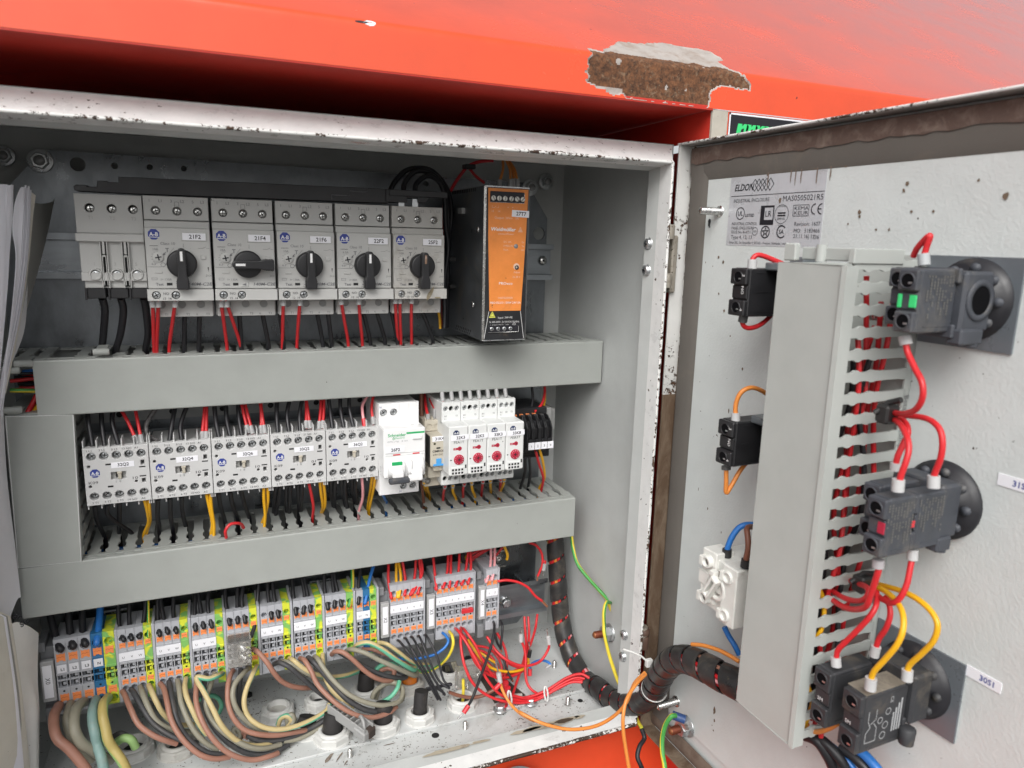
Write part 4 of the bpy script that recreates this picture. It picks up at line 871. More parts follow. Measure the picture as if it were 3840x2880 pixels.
P_('orange_panel',lambda m:m.poly([[(px0+3,pz1-1.4),(px0+3.8,pz1-40),(px0+6,366.8),(px1-5.2,366.8),(px1-2.4,pz1-40),(px1-1.2,pz1-1.4)]],.3,orange_l,(0,yy-.3,0)))
def vents(m):
    for i in range(14): m.box(px0-.6,px0+.1,92+i*4.6,94.6+i*4.6,pz1-3.4,pz1-.6,hole,.1)
    for i in range(9): m.cyl((px0-.42,100+i*4.6,pz0+4.4),X,1.2,.3,hole,10)
    for i in range(9): m.cyl((px0-.42,102.3+i*4.6,pz0+1.9),X,1.0,.3,hole,10)
P_('vent_slots',vents,kind='stuff')
def tb(m,zc_,zh,xa,xb):
    m.box(xa,xb,yy-.9,yy,zc_-zh,zc_+zh,ink,.2); m.tube([(xa,yy-.95,zc_-zh),(xb,yy-.95,zc_-zh),(xb,yy-.95,zc_+zh*.8)],.2,bright,4)
P_('output_connector',lambda m:tb(m,458.9,4.3,px0+4.7,px1-4.9))
P_('input_connector',lambda m:tb(m,351.9,2.9,px0+5.2,px1-7))
for i in range(6):
    x=px0+7.4+i*5.05+(.5 if i>2 else 0)
    def f(m,x=x,i=i):
        z=457.8; m.lathe((x,yy-.9,z),(0,-1,0),[(0,2.0),(.5,1.95),(.7,1.7),(.71,.01)],M('pale_screw',(.72,.71,.66),.4,.3),18)
        a=(2.1,1.57,1.35,1.15,2.25,.75)[i]; d=Vector((math.cos(a),0,math.sin(a))); e_=Vector((-math.sin(a),0,math.cos(a))); c=Vector((x,yy-1.68,z)); m.quad(c-d*1.8-e_*.22,c+d*1.8-e_*.22,c+d*1.8+e_*.22,c-d*1.8+e_*.22,ink)
    P_('connector_screw',f)
for i in range(4): P_('connector_screw',lambda m:(m.lathe((px0+8.6+i*5.6,yy-.85,352.2),(0,-1,0),[(0,2.3),(.25,2.3)],hole,16),cross_screw(m,px0+8.2+i*5.6,351.9,yy-.9,1.7,zinc,.4+i)))
def psp(m):
    y=yy-.3; a=ink_pale
    m.text('Output: 24V      5A',(px0+19.6,y,442.2),2.7,a); m.text('13     14',(px0+10,y,447.6),2.3,a); m.text('+    +    -    -',(px0+26,y,451),2.4,a)
    m.tube([(px0+6.6,y-.05,452),(px0+6.6,y-.05,450.3),(px0+8.6,y-.05,450.3),(px0+10,y-.05,451.6)],.13,a,4); m.tube([(px0+10.3,y-.05,450.3),(px0+12.2,y-.05,450.3),(px0+12.2,y-.05,452)],.13,a,4)
    for z in (442.5,441.9): m.box(px0+22.6,px0+25,y-.08,y,z,z+.2,a,.01)
    m.text('Weidmüller',(px0+16.8,y,433.4),4.1,ink_white,bold=True,fit=22,shear=.2); m.text('connectPower',(px0+19.4,y,429.8),2.0,a,shear=.2,fit=14)
    for i in range(4): m.box(px0+30+i*.5,px0+34-i*.5,y-.08,y,431.6+i*1.1,432.1+i*1.1,a,.01)
    for z,l_,r_ in ((423.4,'DC OK','Gr'),(420.2,'I>90% IN','Ye'),(417.1,'Fault','Rd')): m.text(l_,(px0+17.4,y,z),2.2,a,align='L'); m.text(r_,(px0+34.6,y,z),2.2,a)
    m.text('Adjust',(px0+29.8,y,398.6),2.3,a); m.text('22-28 V',(px0+29.5,y,394.9),2.2,a); m.text('PROeco',(px0+20,y,389.6),3.1,ink_white,fit=12)
    m.text('1469530000',(px0+20,y,377.6),2.4,a,fit=13); m.text('PRO ECO3 120W 24V 5A',(px0+20.3,y,373.6),2.4,ink_white,fit=27.5)
    y=yy; b=M('ink_light',(.68,.68,.68),.5)
    m.text('Input: 3W+PE',(px0+20.4,y,360.9),2.4,b,fit=13); m.text('3x 400-500V~ 3x 0.4-0.3A 50/60Hz',(px0+19.8,y,357.6),2.2,b,fit=27); m.text('L1(+) L2(-)   L3',(px0+15.4,y,354.6),2.3,b,fit=16)
    for i in range(18):
        p=i/18*2*math.pi; q=p+.36; c=Vector((px0+28.6,y-.1,355.2)); v=lambda r,g:c+Vector((r*math.cos(g),0,r*math.sin(g))); m.quad(v(1.2,p),v(1.2,q),v(1.5,q),v(1.5,p),b)
    m.box(px0+27.8,px0+29.4,y-.1,y,354.8,355,b,.01); m.box(px0+28.5,px0+28.7,y-.1,y,355,356.1,b,.01)
    m.tube([(px0+5.6,y-.1,366.4),(px0+1.7,y-.1,pz0+1)],.25,b,4); m.tube([(px1-5.4,y-.1,366.4),(px1-1.8,y-.1,pz0+1)],.25,b,4)
P_('printing',psp)
P_('warning_triangle',lambda m:(m.poly([[(0,0),(5.8,0),(2.9,5.4)]],.1,yel,(px0+5.8,yy-.1,360.2-.2+1.2)),m.poly([[(0,0),(3.9,0),(1.95,3.6)]],.1,ink,(px0+6.75,yy-.2,362)),m.poly([[(0,0),(3.1,0),(1.55,2.9)]],.1,yel,(px0+7.15,yy-.3,362.3))))
P_('status_light',lambda m:m.lathe((px0+28.4,yy-.3,420),(0,-1,0),[(0,1.9),(.3,1.8),(.5,.01)],M('led_grey',(.25,.25,.25),.3),20))
P_('adjust_opening',lambda m:(m.poly([circ(0,0,2.7,24)],.1,ink_pale,(px0+29.2,yy-.4,403.4)),m.poly([circ(0,0,1.9,20)],.1,ink,(px0+29.6,yy-.5,402.6)),m.poly([circ(0,0,.8,10)],.1,beige,(px0+29.3,yy-.6,402.8))))
name_plate(t,px0+31.6,446.2,yy-.3,15.2,5.4,'27T7',4.2,tilt=-.03,dx=.6)
for y,z in ((86,432.8),(95.6,370.2)): P_('side_screw',lambda m:(m.lathe((px0-.3,y,z),(-1,0,0),[(0,2.6),(.6,2.3),(.9,.01)],bright,16),m.box(px0-1.25,px0-1.15,y-1.5,y+1.5,z-.3,z+.3,ink,.02),m.box(px0-1.25,px0-1.15,y-.3,y+.3,z-1.5,z+1.5,ink,.02)))
P_('clip',lambda m:m.box(px0-3.6,px0-.3,118,128,446,451,dgrey2,.3))

# ================================================================== CONTACTORS
CX=[72.2+44.5*k for k in range(5)]; CZ0,CZ1,CYF=219.4,264.4,113.
def contactor(k,tagtxt,nonc,code):
    x0=CX[k]; x1=x0+44.0; t=thing('contactor','light grey contactor tagged %s, %s in the middle row'%(tagtxt,('leftmost','second','third','fourth','fifth and rightmost')[k]),'contactor',(x0+22,CYF,242),'light grey contactors on the middle rail')
    def part(nm,f,**kw): mb=MB(); f(mb); return mb.build(nm,t,**kw)
    sx=[x0+5.4+i*8.4 for i in range(5)]; zt=[257.6]*5; zb=226.4
    outs=[rect(x0,x1,CZ0,CZ1)]+[circ(x,zt[0],3.15,22) for x in sx]+[circ(x,zb,3.15,22) for x in sx]+[rect(x0+17.6,x0+27.8,238.6,244.4)]
    outs+=[rect(x0+38.2,x0+40.8,248.4,252.2),rect(x0+38.2,x0+40.8,234,237.6),circ(x0+3.3,250,1.2,12),circ(x0+3.3,234.4,1.2,12),circ(x0+34.3,235.6,1.1,12)]
    part('face_plate',lambda m:m.poly(outs,7,cgrey,(0,CYF,0),bev=.35))
    part('housing',lambda m:(m.box(x0+.3,x1-.3,120,165,CZ0+3,CZ1-3,cgrey,.5),m.box(x0+.4,x1-.4,119.2,120.2,CZ0+.6,CZ1-.6,M('contactor_inner',(.22,.22,.22),.6),.05)))
    for i,x in enumerate(sx):
        for z,a in ((zt[0],0),(zb,1)): part('terminal_screw',lambda m:cross_screw(m,x+.1,z+(-.3 if a==0 else .6),117.4,2.35,zinc,.6+i*.8+k+a))
    def fins(m):
        for x in [x0+.5]+[x0+9.4+i*8.4 for i in range(4)]+[x1-.5]:
            m.box(x-.45,x+.45,114.4,126,CZ1-.2,CZ1+5.6,cgrey,.2)
    part('upper_fins',fins,kind='stuff')
    part('lower_fins',lambda m:[m.box(x-.4,x+.4,115,122,CZ0-3.6,CZ0+.2,cgrey,.2) for x in [x0+.6]+[x0+9.4+i*8.4 for i in range(4)]+[x1-1.8,x1-.5]],kind='stuff')
    def pr(m):
        y=CYF
        up=('1 L1','3 L2','5 L3','21 NC' if nonc else '13 NO','A1'); lo_=('2 T1','4 T2','6 T3','22 NC' if nonc else '14 NO','A2')
        for i in range(5):
            m.text(up[i],(sx[i]-1+(-2.2 if i==4 else 0),y,262.4),2.1,ink,sx=1.15); m.text(lo_[i],(sx[i]+.2+(-1 if i==4 else 0),y,221.5),2.1,ink,sx=1.15)
        m.text('K09',(x0+5.6,y,237.4),3.0,ink,fit=6.2); m.text(code,(x0+33.9,y,238.5),2.9,ink,fit=3.6); m.text('I   0',(x0+22.3,y,236.9),2.3,ink)
    part('printing',pr)
    part('slots',lambda m:[m.box(a,b,CYF-.06,CYF+.1,c,d,hole,.02) for a,b,c,d in ((x0+14.4,x0+18.2,250.2,251.5),(x0+14.8,x0+18.6,232.6,234),(x0+36.9,x0+41.3,246.4,247.4),(x0+36.9,x0+41.3,239,240))],kind='stuff')
    part('logo',lambda m:octo(m,x0+7.1,244.6,CYF,3.5,ink_blue))
    part('indicator_lever',lambda m:(m.box(x0+17.7,x0+20.4,116.6,117.6,238.7,244.3,M('window_grey',(.40,.40,.39),.5),.1),m.box(x0+25.2,x0+27.7,116,117,238.7,244.3,MATS['window_grey'],.1),m.box(x0+22.3,x0+24.6,112.2,117,238.8,243.2,beige,.3),m.box(x0+21.8,x0+25.1,111.8,113.4,243,244.6,beige,.3)))
    name_plate(t,x0+26+(.4 if k else 0),249.6+.3,CYF,15.6,4.3,tagtxt,3.4,dx=.4,tilt=.012)
    return t
for k,(tx,nc,cd) in enumerate((('32Q2',0,'10'),('32Q4',0,'10'),('32Q6',0,'10'),('33Q2',1,'01'),('36Q2',0,'10'))): contactor(k,tx,nc,cd)

# ================================================================== RESIDUAL CURRENT BREAKER
t=thing('residual_current_breaker','white residual current circuit breaker tagged 26F2 with green and white levers','circuit breaker',(312,92,245))
a0,a1=294.6,330.2; yb_=111.; yb=91.6
P_('housing',lambda m:(m.box(a0,a1-.2,yb_+5,165,203,284,white,.5),m.box(a0-.4,a1+.2,yb,yb_+6,223.8,266.6,white,.9)))
P_('upper_cover',lambda m:(m.poly([rect(a0,a1-.2,262,284.6)]+[circ(a0+4.4,276.4,3.2,20),circ(a0+13.2,276.4,3.2,20)],5,white,(0,yb_,0),bev=.4),m.box(a0+.3,a1-.5,yb_+4.4,yb_+5.2,263,284.3,hole,.05)))
P_('lower_cover',lambda m:(m.poly([rect(a0,a1-.2,202.2,226)]+[circ(a0+21.6,208.6,3.1,20),circ(a0+30,208.6,3.1,20)],5,white,(0,yb_,0),bev=.4),m.box(a0+.3,a1-.5,yb_+4.4,yb_+5.2,202.6,225,hole,.05)))
for i,(x,z) in enumerate(((a0+4.6,276.2),(a0+13.2,276.2),(a0+21.6,208.8),(a0+30,208.8))): P_('terminal_screw',lambda m:cross_screw(m,x,z,yb_+3,2.5,zinc,.5+i))
P_('seams',lambda m:[m.box(x-.1,x+.1,yb_-.03,yb_+.05,za,zb_,M('seam_grey',(.45,.45,.45),.6),.01) for x,za,zb_ in ((a0+8.9,263,273),(a0+17.8,263,284),(a0+26.5,263,284),(a0+17.6,203,225))],kind='stuff')
sg=M('print_grey',(.35,.35,.36),.5)
def sp_(m):
    m.text('Schneider',(a0+11,yb,261.4),3.7,green,bold=True,fit=15.5); m.text('Electric',(a0+13.4,yb,258.8),2.2,green,fit=8.6); m.box(a0+19.2,a0+35.0,yb-.08,yb,261.6,263.2,green,.01)
    m.tube([(a0+8,yb-.05,259.4),(a0+8.9,yb-.05,258.3),(a0+8.1,yb-.05,257.4),(a0+7.3,yb-.05,258.2),(a0+8.4,yb-.05,260)],.25,green,4)
    m.text('iDPN a Vigi    B 16A',(a0+11.5,yb,255.7),1.9,sg,fit=17.5); m.text('N',(a0+1.6,yb_,281.6),2.3,ink_blue); m.text('N',(a0+18.7,yb_,204.2),2.3,ink_blue)
    for z in (229,226): m.text('CE',(a0+33.4,yb,z),1.9,sg)
P_('printing',sp_)
P_('test_button',lambda m:m.box(a0+24,a0+32.6,yb-1.6,yb+.1,256.8,259.8,white,.6))
P_('label_window',lambda m:(m.tube([(a0+1,yb-.02,245.6),(a0+35,yb-.02,245.6)],.28,M('window_edge',(.55,.55,.55),.4),6),m.tube([(a0+1,yb-.02,243.4),(a0+35,yb-.02,243.4)],.2,MATS['window_edge'],6)))
P_('trip_flag',lambda m:(m.box(a0+7.6,a0+13.8,yb-.15,yb,243.6,244.7,redp,.02),m.box(a0+24.6,a0+30.6,yb-.15,yb,243.6,244.7,redp,.02)))
name_plate(t,a0+9.6,248.8,yb-.1,15.4,4.8,'26F2',3.9,tilt=.01)
def lever(m,x,w_):
    m.lathe((x-w_/2-2.6,yb+3.2,232.6),X,[(0,.01),(.01,7.4),(1,8.6),(w_+4.4,8.6),(w_+5.4,7.4),(w_+5.41,.01)],white,32)
for x in (a0+9.8,a0+26.6): P_('lever_drum',lambda m:lever(m,x,9.2))
P_('green_flag',lambda m:m.box(a0+5.4,a0+14.4,yb-5.0,yb-3.6,236.2,239.2,green,.3))
P_('lever_wall',lambda m:(m.box(a0+5.2,a0+14.6,yb-9.6,yb-2,226.4,231.6,white,.8),m.box(a0+22,a0+31.2,yb-9.6,yb-2,226.8,232,white,.8),m.box(a0+21.4,a0+22.2,yb-7.4,yb,229,241,white,.3)))
P_('lever_bar',lambda m:(m.box(a0+1.8,a0+19.5,yb-12,yb-6,221.8,226.6,bluegrey,1.2),m.cyl((a0+2.2,yb-9.4,224.3),X,2.6,3.4,bluegrey,14)))
P_('lever_link',lambda m:m.box(a0+18.6,a0+30.6,yb-11.6,yb-5.4,223,227.8,white,1.0))
# ================================================================== INTERFACE RELAY 31K4
t=thing('interface_relay','slim beige relay tagged 31K4 with blue lever in its socket','relay',(343,95,243))
b0,b1=336.2,350.4
P_('socket',lambda m:(m.box(b0-.2,b1,113,160,205,266,beige,.4),m.box(b0+.6,b1-.4,104,114,216,226,beige,.4)))
P_('terminal_head',lambda m:(m.poly([rect(b0,b1+.2,256.8,266.6)]+[circ(b0+3.8,260.4,2.7,18),circ(b0+10.8,260.4,2.7,18)],5,beige,(0,112,0),bev=.3),m.box(b0+.4,b1-.2,116,118,257,266,hole,.05),m.box(b0,b0+.8,112.4,118,266,269,beige,.2),m.box(b0+6.6,b0+7.6,112.4,118,266,269,beige,.2),m.box(b1-.6,b1+.2,112.4,118,266,269,beige,.2)))
for i,x in enumerate((b0+3.8,b0+10.8)): P_('terminal_screw',lambda m:cross_screw(m,x,260.2,114,2.2,zinc,.5+i))
for i,z in enumerate((222,211)): P_('terminal_screw',lambda m:(m.lathe((b0+2,111.8,z),(0,-1,0),[(0,2.9),(1,2.9),(1.1,2.2),(.2,.01)],M('beige_dark',(.16,.15,.13),.5),16)))
P_('relay_body',lambda m:(m.box(b0,b1,95.2,113,228.8,256.4,beige,.8),m.box(b0-.3,b0,97,112,230,256,M('relay_side',(.05,.05,.05),.4),.05)))
P_('lever_tab',lambda m:(m.box(b0+3.2,b0+11,97,104,224.6,228.8,beige,.3),[m.box(b0+3.6,b0+10.6,96.4,97,224.8+i*.9,225.3+i*.9,beige,.05) for i in range(4)]))
def bl(m): m.poly([[(b0+2.4,229.6),(b0+12.2,229.6),(b0+12.2,231.4),(b0+9.6,231.4),(b0+9.6,236.2),(b0+5,236.2),(b0+5,231.4),(b0+2.4,231.4)]],1,bluelev,(0,94.4,0),bev=.2)
P_('blue_lever',bl)
P_('printing',lambda m:(m.text('OMRON',(b0+7.3,95.1,243),2.9,ink,fit=11.4,bold=True),m.text('24V DC=',(b0+7.3,95.1,239.9),2.2,ink,fit=10.6),m.box(b0+5.2,b0+8.8,95.1,95.2,245,246.4,hole,.02)))
P_('indicator',lambda m:m.lathe((b0+3.6,95.2,249.8),(0,-1,0),[(0,1.1),(.2,1.),(.21,.01)],M('olive_lamp',(.06,.06,.03),.3),12))
name_plate(t,b0+7.8,254.2,95.1,12.8,4.4,'31K4',3.7,tilt=.02)

# ================================================================== TIMING RELAYS
def timer(k,tg,model,b1):
    x0=347.4+17.5*k; x1=x0+17.2; yf=78.6; ys=100.
    t=thing('timing_relay','white timing relay tagged %s with red setting dial, %s in its row'%(tg,('first','second','third','last')[k]),'timing relay',(x0+8.7,yf,248),'white timing relays beside each other on the middle rail')
    def part(nm,f,**kw): mb=MB(); f(mb); return mb.build(nm,t,**kw)
    part('housing',lambda m:(m.box(x0+.1,x1,ys+4,165,210,284,white2,.4),m.box(x0+.1,x1,yf,ys+5,224.6,268.2,white2,.9)))
    sx=[x0+3.6,x0+8.7,x0+13.8]
    part('upper_cover',lambda m:(m.poly([rect(x0+.1,x1,266,284.6)]+[circ(x,279,2.15,16) for x in sx],5,white2,(0,ys,0),bev=.3),m.box(x0+.4,x1-.3,ys+4,ys+5,267,284.2,hole if b1 else M('timer_inner',(.35,.35,.35),.6),.05)))
    part('lower_cover',lambda m:(m.poly([rect(x0+.1,x1,209.4,226)]+[circ(x,215.2,2.15,16) for x in sx],5,white2,(0,ys,0),bev=.3),m.box(x0+.4,x1-.3,ys+4,ys+5,210,225,MATS['timer_inner'] if 'timer_inner' in MATS else hole,.05)))
    for i in ((0,2) if not b1 else (0,1,2)): part('terminal_screw',lambda m:cross_screw(m,sx[i],279,ys+1.8,1.8,zinc,.4+i+k))
    for i in ((1,2) if not b1 else (0,1,2)): part('terminal_screw',lambda m:cross_screw(m,sx[i],215.2,ys+1.8,1.8,zinc,.9+i+k))
    def pr(m):
        m.text('A1',(x0+3.4,ys,272.4),2.2,ink); m.text('15',(x0+13.8,ys,272.4),2.2,ink); m.text('+~',(x0+3.4,ys,270),2.1,ink)
        if b1: m.text('B1',(x0+8.7,ys,272.4),2.2,ink)
        m.text(model,(x0+9,yf,254.2),3.1,ink,fit=9.2,shear=.2 if b1 else 0)
        m.poly([[(0,.7),(0,-.7),(1.8,0)]],.1,ink,(x0+1.3,yf-.1,238.8)); m.box(x0+14.6,x0+16,yf-.06,yf,230.6,233.8,hole,.02)
        for i in range(4):
            for j in range(2): m.box(x0+2.6+i*2.8,x0+4.4+i*2.8,yf-.95,yf-.75,226.2+j*2.9,228+j*2.9,hole,.02)
    part('printing',pr)
    part('code_block',lambda m:m.box(x0+1.2,x0+14,yf-.8,yf+.2,225,232.2,white2,.3))
    part('logo',lambda m:octo(m,x0+6.4,262.2,yf,2.9,ink_navy,half=True))
    def sw(m):
        m.box(x0+4,x0+11,yf-.08,yf,247.4,249.4,darkred,.02); m.poly([circ(0,0,1.9,18)],.12,darkred,(x0+9.6,yf-.12,248.6)); m.text('10',(x0+5.6,yf-.08,248.4),1.7,ink_white); m.text('+',(x0+9.6,yf-.2,248.6),2.6,ink,bold=True)
    part('range_selector',sw)
    def dl_(m):
        c=(x0+9,yf,238.8); m.lathe(c,(0,-1,0),[(0,4.6),(.6,4.5),(.7,4.3),(.71,.01)],darkred,28)
        for i in range(11):
            a=math.pi*(1.35-i*.17); m.text(str(i),(c[0]+3.5*math.cos(a),yf-.72,c[2]+3.5*math.sin(a)),1.3,ink_white)
        m.text('+',(c[0],yf-.72,c[2]),5.5,ink,bold=True)
    part('setting_dial',dl_)
    name_plate(t,x0+9.4+(.3 if k<2 else 0),258.4,yf-.05,16,4.6,tg,3.7,tilt=.02,dx=.6)
for k,(tg,md,b1) in enumerate((('32K3','FEA1T',0),('32K5','FEA1T',0),('33K3','FEA1T',0),('33K8','FEB3T',1))): timer(k,tg,md,b1)
for i in range(8):     # ferrules entering the timers from above
    wire('black' if i%2 else 'red',1.2,[(351+i*8.6,112,300),(351+i*8.6,111,292),(351+i*8.6,108,283)],'dark wire with grey sleeve going into timing relay %s from above, %s terminal'%(('32K3','32K5','33K3','33K8')[i//2],('left','right')[i%2]),'wires above the timing relays',sleeves=[((351+i*8.6,111.4,292),(351+i*8.6,108,284),1.9,M('sleeve_grey',(.36,.36,.36),.5),'sleeve')])

# ================================================================== FUSE TERMINALS 1-4
for k in range(4):
    x0=433.6+6.6*k; x1=x0+6.3
    t=thing('fuse_terminal','black fuse terminal with white number tag %s, %s of four'%(('one','two','three','four')[k],('leftmost','second from left','third from left','rightmost')[k]),'fuse terminal',(x0+3,108,240),'black fuse terminals numbered 1 to 4')
    o=[(108,233),(105.4,236),(105.4,253),(109,257.4),(116,262.5),(126,262.5),(126,228),(112,228)]
    def side(m): 
        for xa,xb in ((x0,x0+1.2),(x1-1.2,x1)):
            m.poly([o],1.1,black,(xa,0,0),Y_,Z_,bev=.15)
        m.box(x0+1.1,x1-1.1,112,125,229,258,black,.2)
    P_('housing',side)
    P_('slot',lambda m:(m.box(x0+2.3,x1-2.3,110,112.2,242,252,hole,.1),m.box(x0+1,x1-1,106,108,239.6,242,black,.2),m.box(x0+1,x1-1,107,112,232.8,236,black,.3)))
    P_('number_tag',lambda m:(m.box(x0+.2,x1-.1,104.6,105.4,232.6,239.4,sticker,.1),m.text(str(k+1),(x0+3.1,104.5,236),3.2,ink)))
    P_('orange_tab',lambda m:m.box(x0-8.6,x0-5.2,121,124,261.6,263.2,orange_t,.2))
    P_('lever',lambda m:m.poly([[(111,254),(118,263),(121,263),(114,252)]],3.4,black_soft,(x0+1.4,0,0),Y_,Z_,bev=.2))
P_('carrier',lambda m:(m.box(421,461,124,165,222,268,black,.6),m.box(425,466,126,150,218,224,black,.4)))
P_('end_bracket',lambda m:(m.box(461.5,468,128,165,226,266,dgrey2,.5),m.box(463,478,140,160,240,262,dgrey2,.5)))

# ================================================================== TERMINAL STRIPS
TY=125.
def terminal(x0,w_,kind,label,mark,group,big=False,markerw=None,topfill=True):
    mat={'g':termg,'b':bluet,'pe':gyterm}[kind]; x1=x0+w_-.12
    t=thing('terminal',label,'terminal block',(x0+w_/2,TY,76),group)
    def part(nm,f,**kw): mb=MB(); f(mb); return mb.build(nm,t,**kw)
    zt,zh,zo0,zo1,zm0,zm1,zlow,zsh,zp0,zp1,zw,rw=(108.4,100.2,89.2,96.2,79.6,86.4,66.2,63.2,53.9,61.0,49.2,3.5) if big else (108.0,99.9,91.6,96.4,80.2,87.6,66.4,65.0,59.0,63.7,55.2,2.5)
    zbot=43.6
    cx=x0+w_/2
    up=[rect(x0,x1,78,zt)]+[circ(cx,zh,rw*.93,20)]
    lo_=[rect(x0,x1,zbot,zlow)]+[circ(cx,zw,rw,20)]
    part('housing',lambda m:(m.poly(up,6,mat,(0,TY,0),bev=.2),m.poly(lo_,6,mat,(0,TY,0),bev=.2),m.box(x0,x1,TY+5.6,158,zbot+2,zt-2,mat,.2),
        m.box(x0,x1,TY-.5,TY+3,77.4,79.4,mat,.2),m.box(x0,x1,TY-.3,TY+1,88.2 if not big else 87.0,89.4 if not big else 88.2,mat,.2),m.box(cx-.3+(w_*.28),cx+.3+(w_*.28),TY+.6,TY+6,zlow-.4,78,mat,.1),
        m.box(x0,x1,TY+1.2,TY+3,71.2,72.6,mat,.2),m.box(x0,x0+.7,TY+.3,TY+6,zlow-.4,78,mat,.1)))
    part('entry_bore',lambda m:(m.cyl((cx,TY+5.9,zh),(0,-1,0),rw*.95,.1,hole,16),m.cyl((cx,TY+5.9,zw),(0,-1,0),rw,.1,hole,16),m.cyl((cx,TY+.05,zsh),(0,-1,0),.85,.12,hole,12)),kind='stuff')
    part('jumper_slot',lambda m:(m.box(x0+w_*.30,x1-.5,TY+2.4,TY+5.8,73,77.2,hole,.1),m.box(x0+w_*.30,x1-.5,TY+2.4,TY+5.8,66.6,70.8,hole,.1),m.box(x0+w_*.45,x0+w_*.7,TY+1.6,TY+2.5,74,76.4,mat,.1),m.box(x0+w_*.45,x0+w_*.7,TY+1.6,TY+2.5,67.6,70,mat,.1)))
    for a,b in ((zo0,zo1),(zp0,zp1)):
        h=b-a; u=w_*.36
        def ob(m): m.poly([[(-u,0),(-u*.55,0),(-u*.3,h*.14),(u*.3,h*.14),(u*.55,0),(u,0),(u,h),(u*.5,h*.9),(0,h*.98),(-u*.5,h*.9),(-u,h)]],1.4,orange_t,(cx,TY-.35,a),bev=.15); m.tube([(cx-u*.9,TY-.4,a+h*.5),(cx-u*.3,TY-.4,a+h*.62),(cx,TY-.4,a+h*.5),(cx+u*.3,TY-.4,a+h*.62),(cx+u*.9,TY-.4,a+h*.5)],.14,M('orange_line',(.45,.10,.03),.5),4)
        part('push_button',ob)
    if mark is not None:
        mw=w_ if markerw is None else markerw
        def mk(m):
            m.box(cx-mw/2+(.9 if big else 0),cx+mw/2-(.9 if big else 0),TY-.8,TY-.3,zm0,zm1,sticker,.05 if not big else .2); 
            if mark: m.text(mark,(cx+(.5 if big else 0),TY-.81,(zm0+zm1)/2-.4),3.2 if big else 2.7,ink,bold=big,fit=None)
        part('marker',mk)
    return t
def endplate(x0,w_=2.2,label='',mat=None):
    mb=MB(); mb.box(x0,x0+w_-.1,TY-.4,158,43.2,108.6,mat or termg,.3); o=mb.build('end_plate'); tag(o,label,'end plate','grey end plates between terminal groups'); return o
def holder(x0,x1,txt,label):
    t=thing('end_bracket',label,'end bracket',((x0+x1)/2,TY,76))
    P_('bracket',lambda m:(m.box(x0-.5,x1+.6,132,160,38,100,termd,.4),m.box(x0-1,x0+4,128,150,98,106,termd,.4),m.box(x0,x1-.4,126,134,36,50,termd,.4)),t)
    P_('clear_cover',lambda m:m.box(x0,x1,TY-1.6,TY+3,57,92,M('holder_grey',(.40,.40,.40),.25,specks=.3),.5),t)
    P_('name_tag',lambda m:(m.box(x0+1.5,x1-1.6,TY-2,TY-1.6,60.5,88.6,sticker,.5),m.text(txt,((x0+x1)/2,TY-2,75.5),4.6,ink_blue if False else ink,Z_*-1,X,bold=False)),t)
# X0 strip
GX0='wide feed terminals of strip X0'
for i,(kd,mk_,nm) in enumerate((('g','L1','grey'),('g','L2','grey'),('g','L3','grey'),('b','N','blue'),('pe',None,'green and yellow'))):
    terminal(38.5+8.45*i,8.45,kd,'wide %s feed terminal %s at left end of the terminal row'%(nm,'marked '+mk_ if mk_ else 'without marker'),mk_,GX0,True)
endplate(80.8,2.2,'grey end plate between the wide feed terminals and first U V W group')
holder(28.2,37.6,'X0','clear-topped end bracket with tag X0 at far left of terminal row')
ordn=['first','second','third','fourth','fifth','sixth','seventh']
gx=[82.9,110.2,137.5,164.8,192.3,220.0,247.6]
for g,x in enumerate(gx):
    for i,m_ in enumerate(('U','V','W')): terminal(x+6.2*i,6.2,'g','grey terminal marked %s in the %s U V W group from the left'%(m_,ordn[g]),m_,'terminals of the U V W groups')
    terminal(x+18.6,6.2,'pe','green-yellow earth terminal closing the %s U V W group from the left'%ordn[g],None,'terminals of the U V W groups')
    endplate(x+24.85,2.3,'grey end plate right of the %s U V W group'%ordn[g])
for i,(kd,m_,nm) in enumerate((('g','L1','grey terminal marked L1'),('b','N','blue terminal marked N'),('pe',None,'green-yellow terminal without marker'))): terminal(275.2+6.2*i,6.2,kd,nm+' in the short group before strip X2',m_,'short L1 N group')
endplate(293.9,2.2,'grey end plate right of the blue N terminal')
holder(297.6,305.6,'X2','end bracket with tag X2 left of the five numbered terminals')
OW=('one, leftmost','two','three','four','five','six')
for i in range(5): terminal(306.6+6.4*i,6.4,'g','grey terminal marked %s of five in strip X2'%OW[i],str(i+1),'numbered terminals')
endplate(338.7,1.6,'grey end plate right of strip X2')
holder(342,350,'X3','end bracket with tag X3 left of the six numbered terminals')
for i in range(6): terminal(351+6.4*i,6.4,'g','grey terminal marked %s of six in strip X3'%OW[i],str(i+1),'numbered terminals')
endplate(389.5,1.6,'grey end plate right of strip X3')
holder(394.4,401.4,'X4','end bracket with tag X4 before the last two terminals')
for i in range(2): terminal(402.2+6.1*i,6.1,'g','grey terminal marked %s in the short strip X4'%('one','two')[i],str(i+1),'numbered terminals')
endplate(414.5,1.8,'grey end plate right of strip X4')
o=MB().box(376.8,388.6,TY-1.8,TY+3,66.8,71,redp,.4).build('jumper'); tag(o,'red plug-in jumper across terminals 5 and 6 of strip X3','jumper')
# rail stand-in clips right of X4 etc. are the rail itself

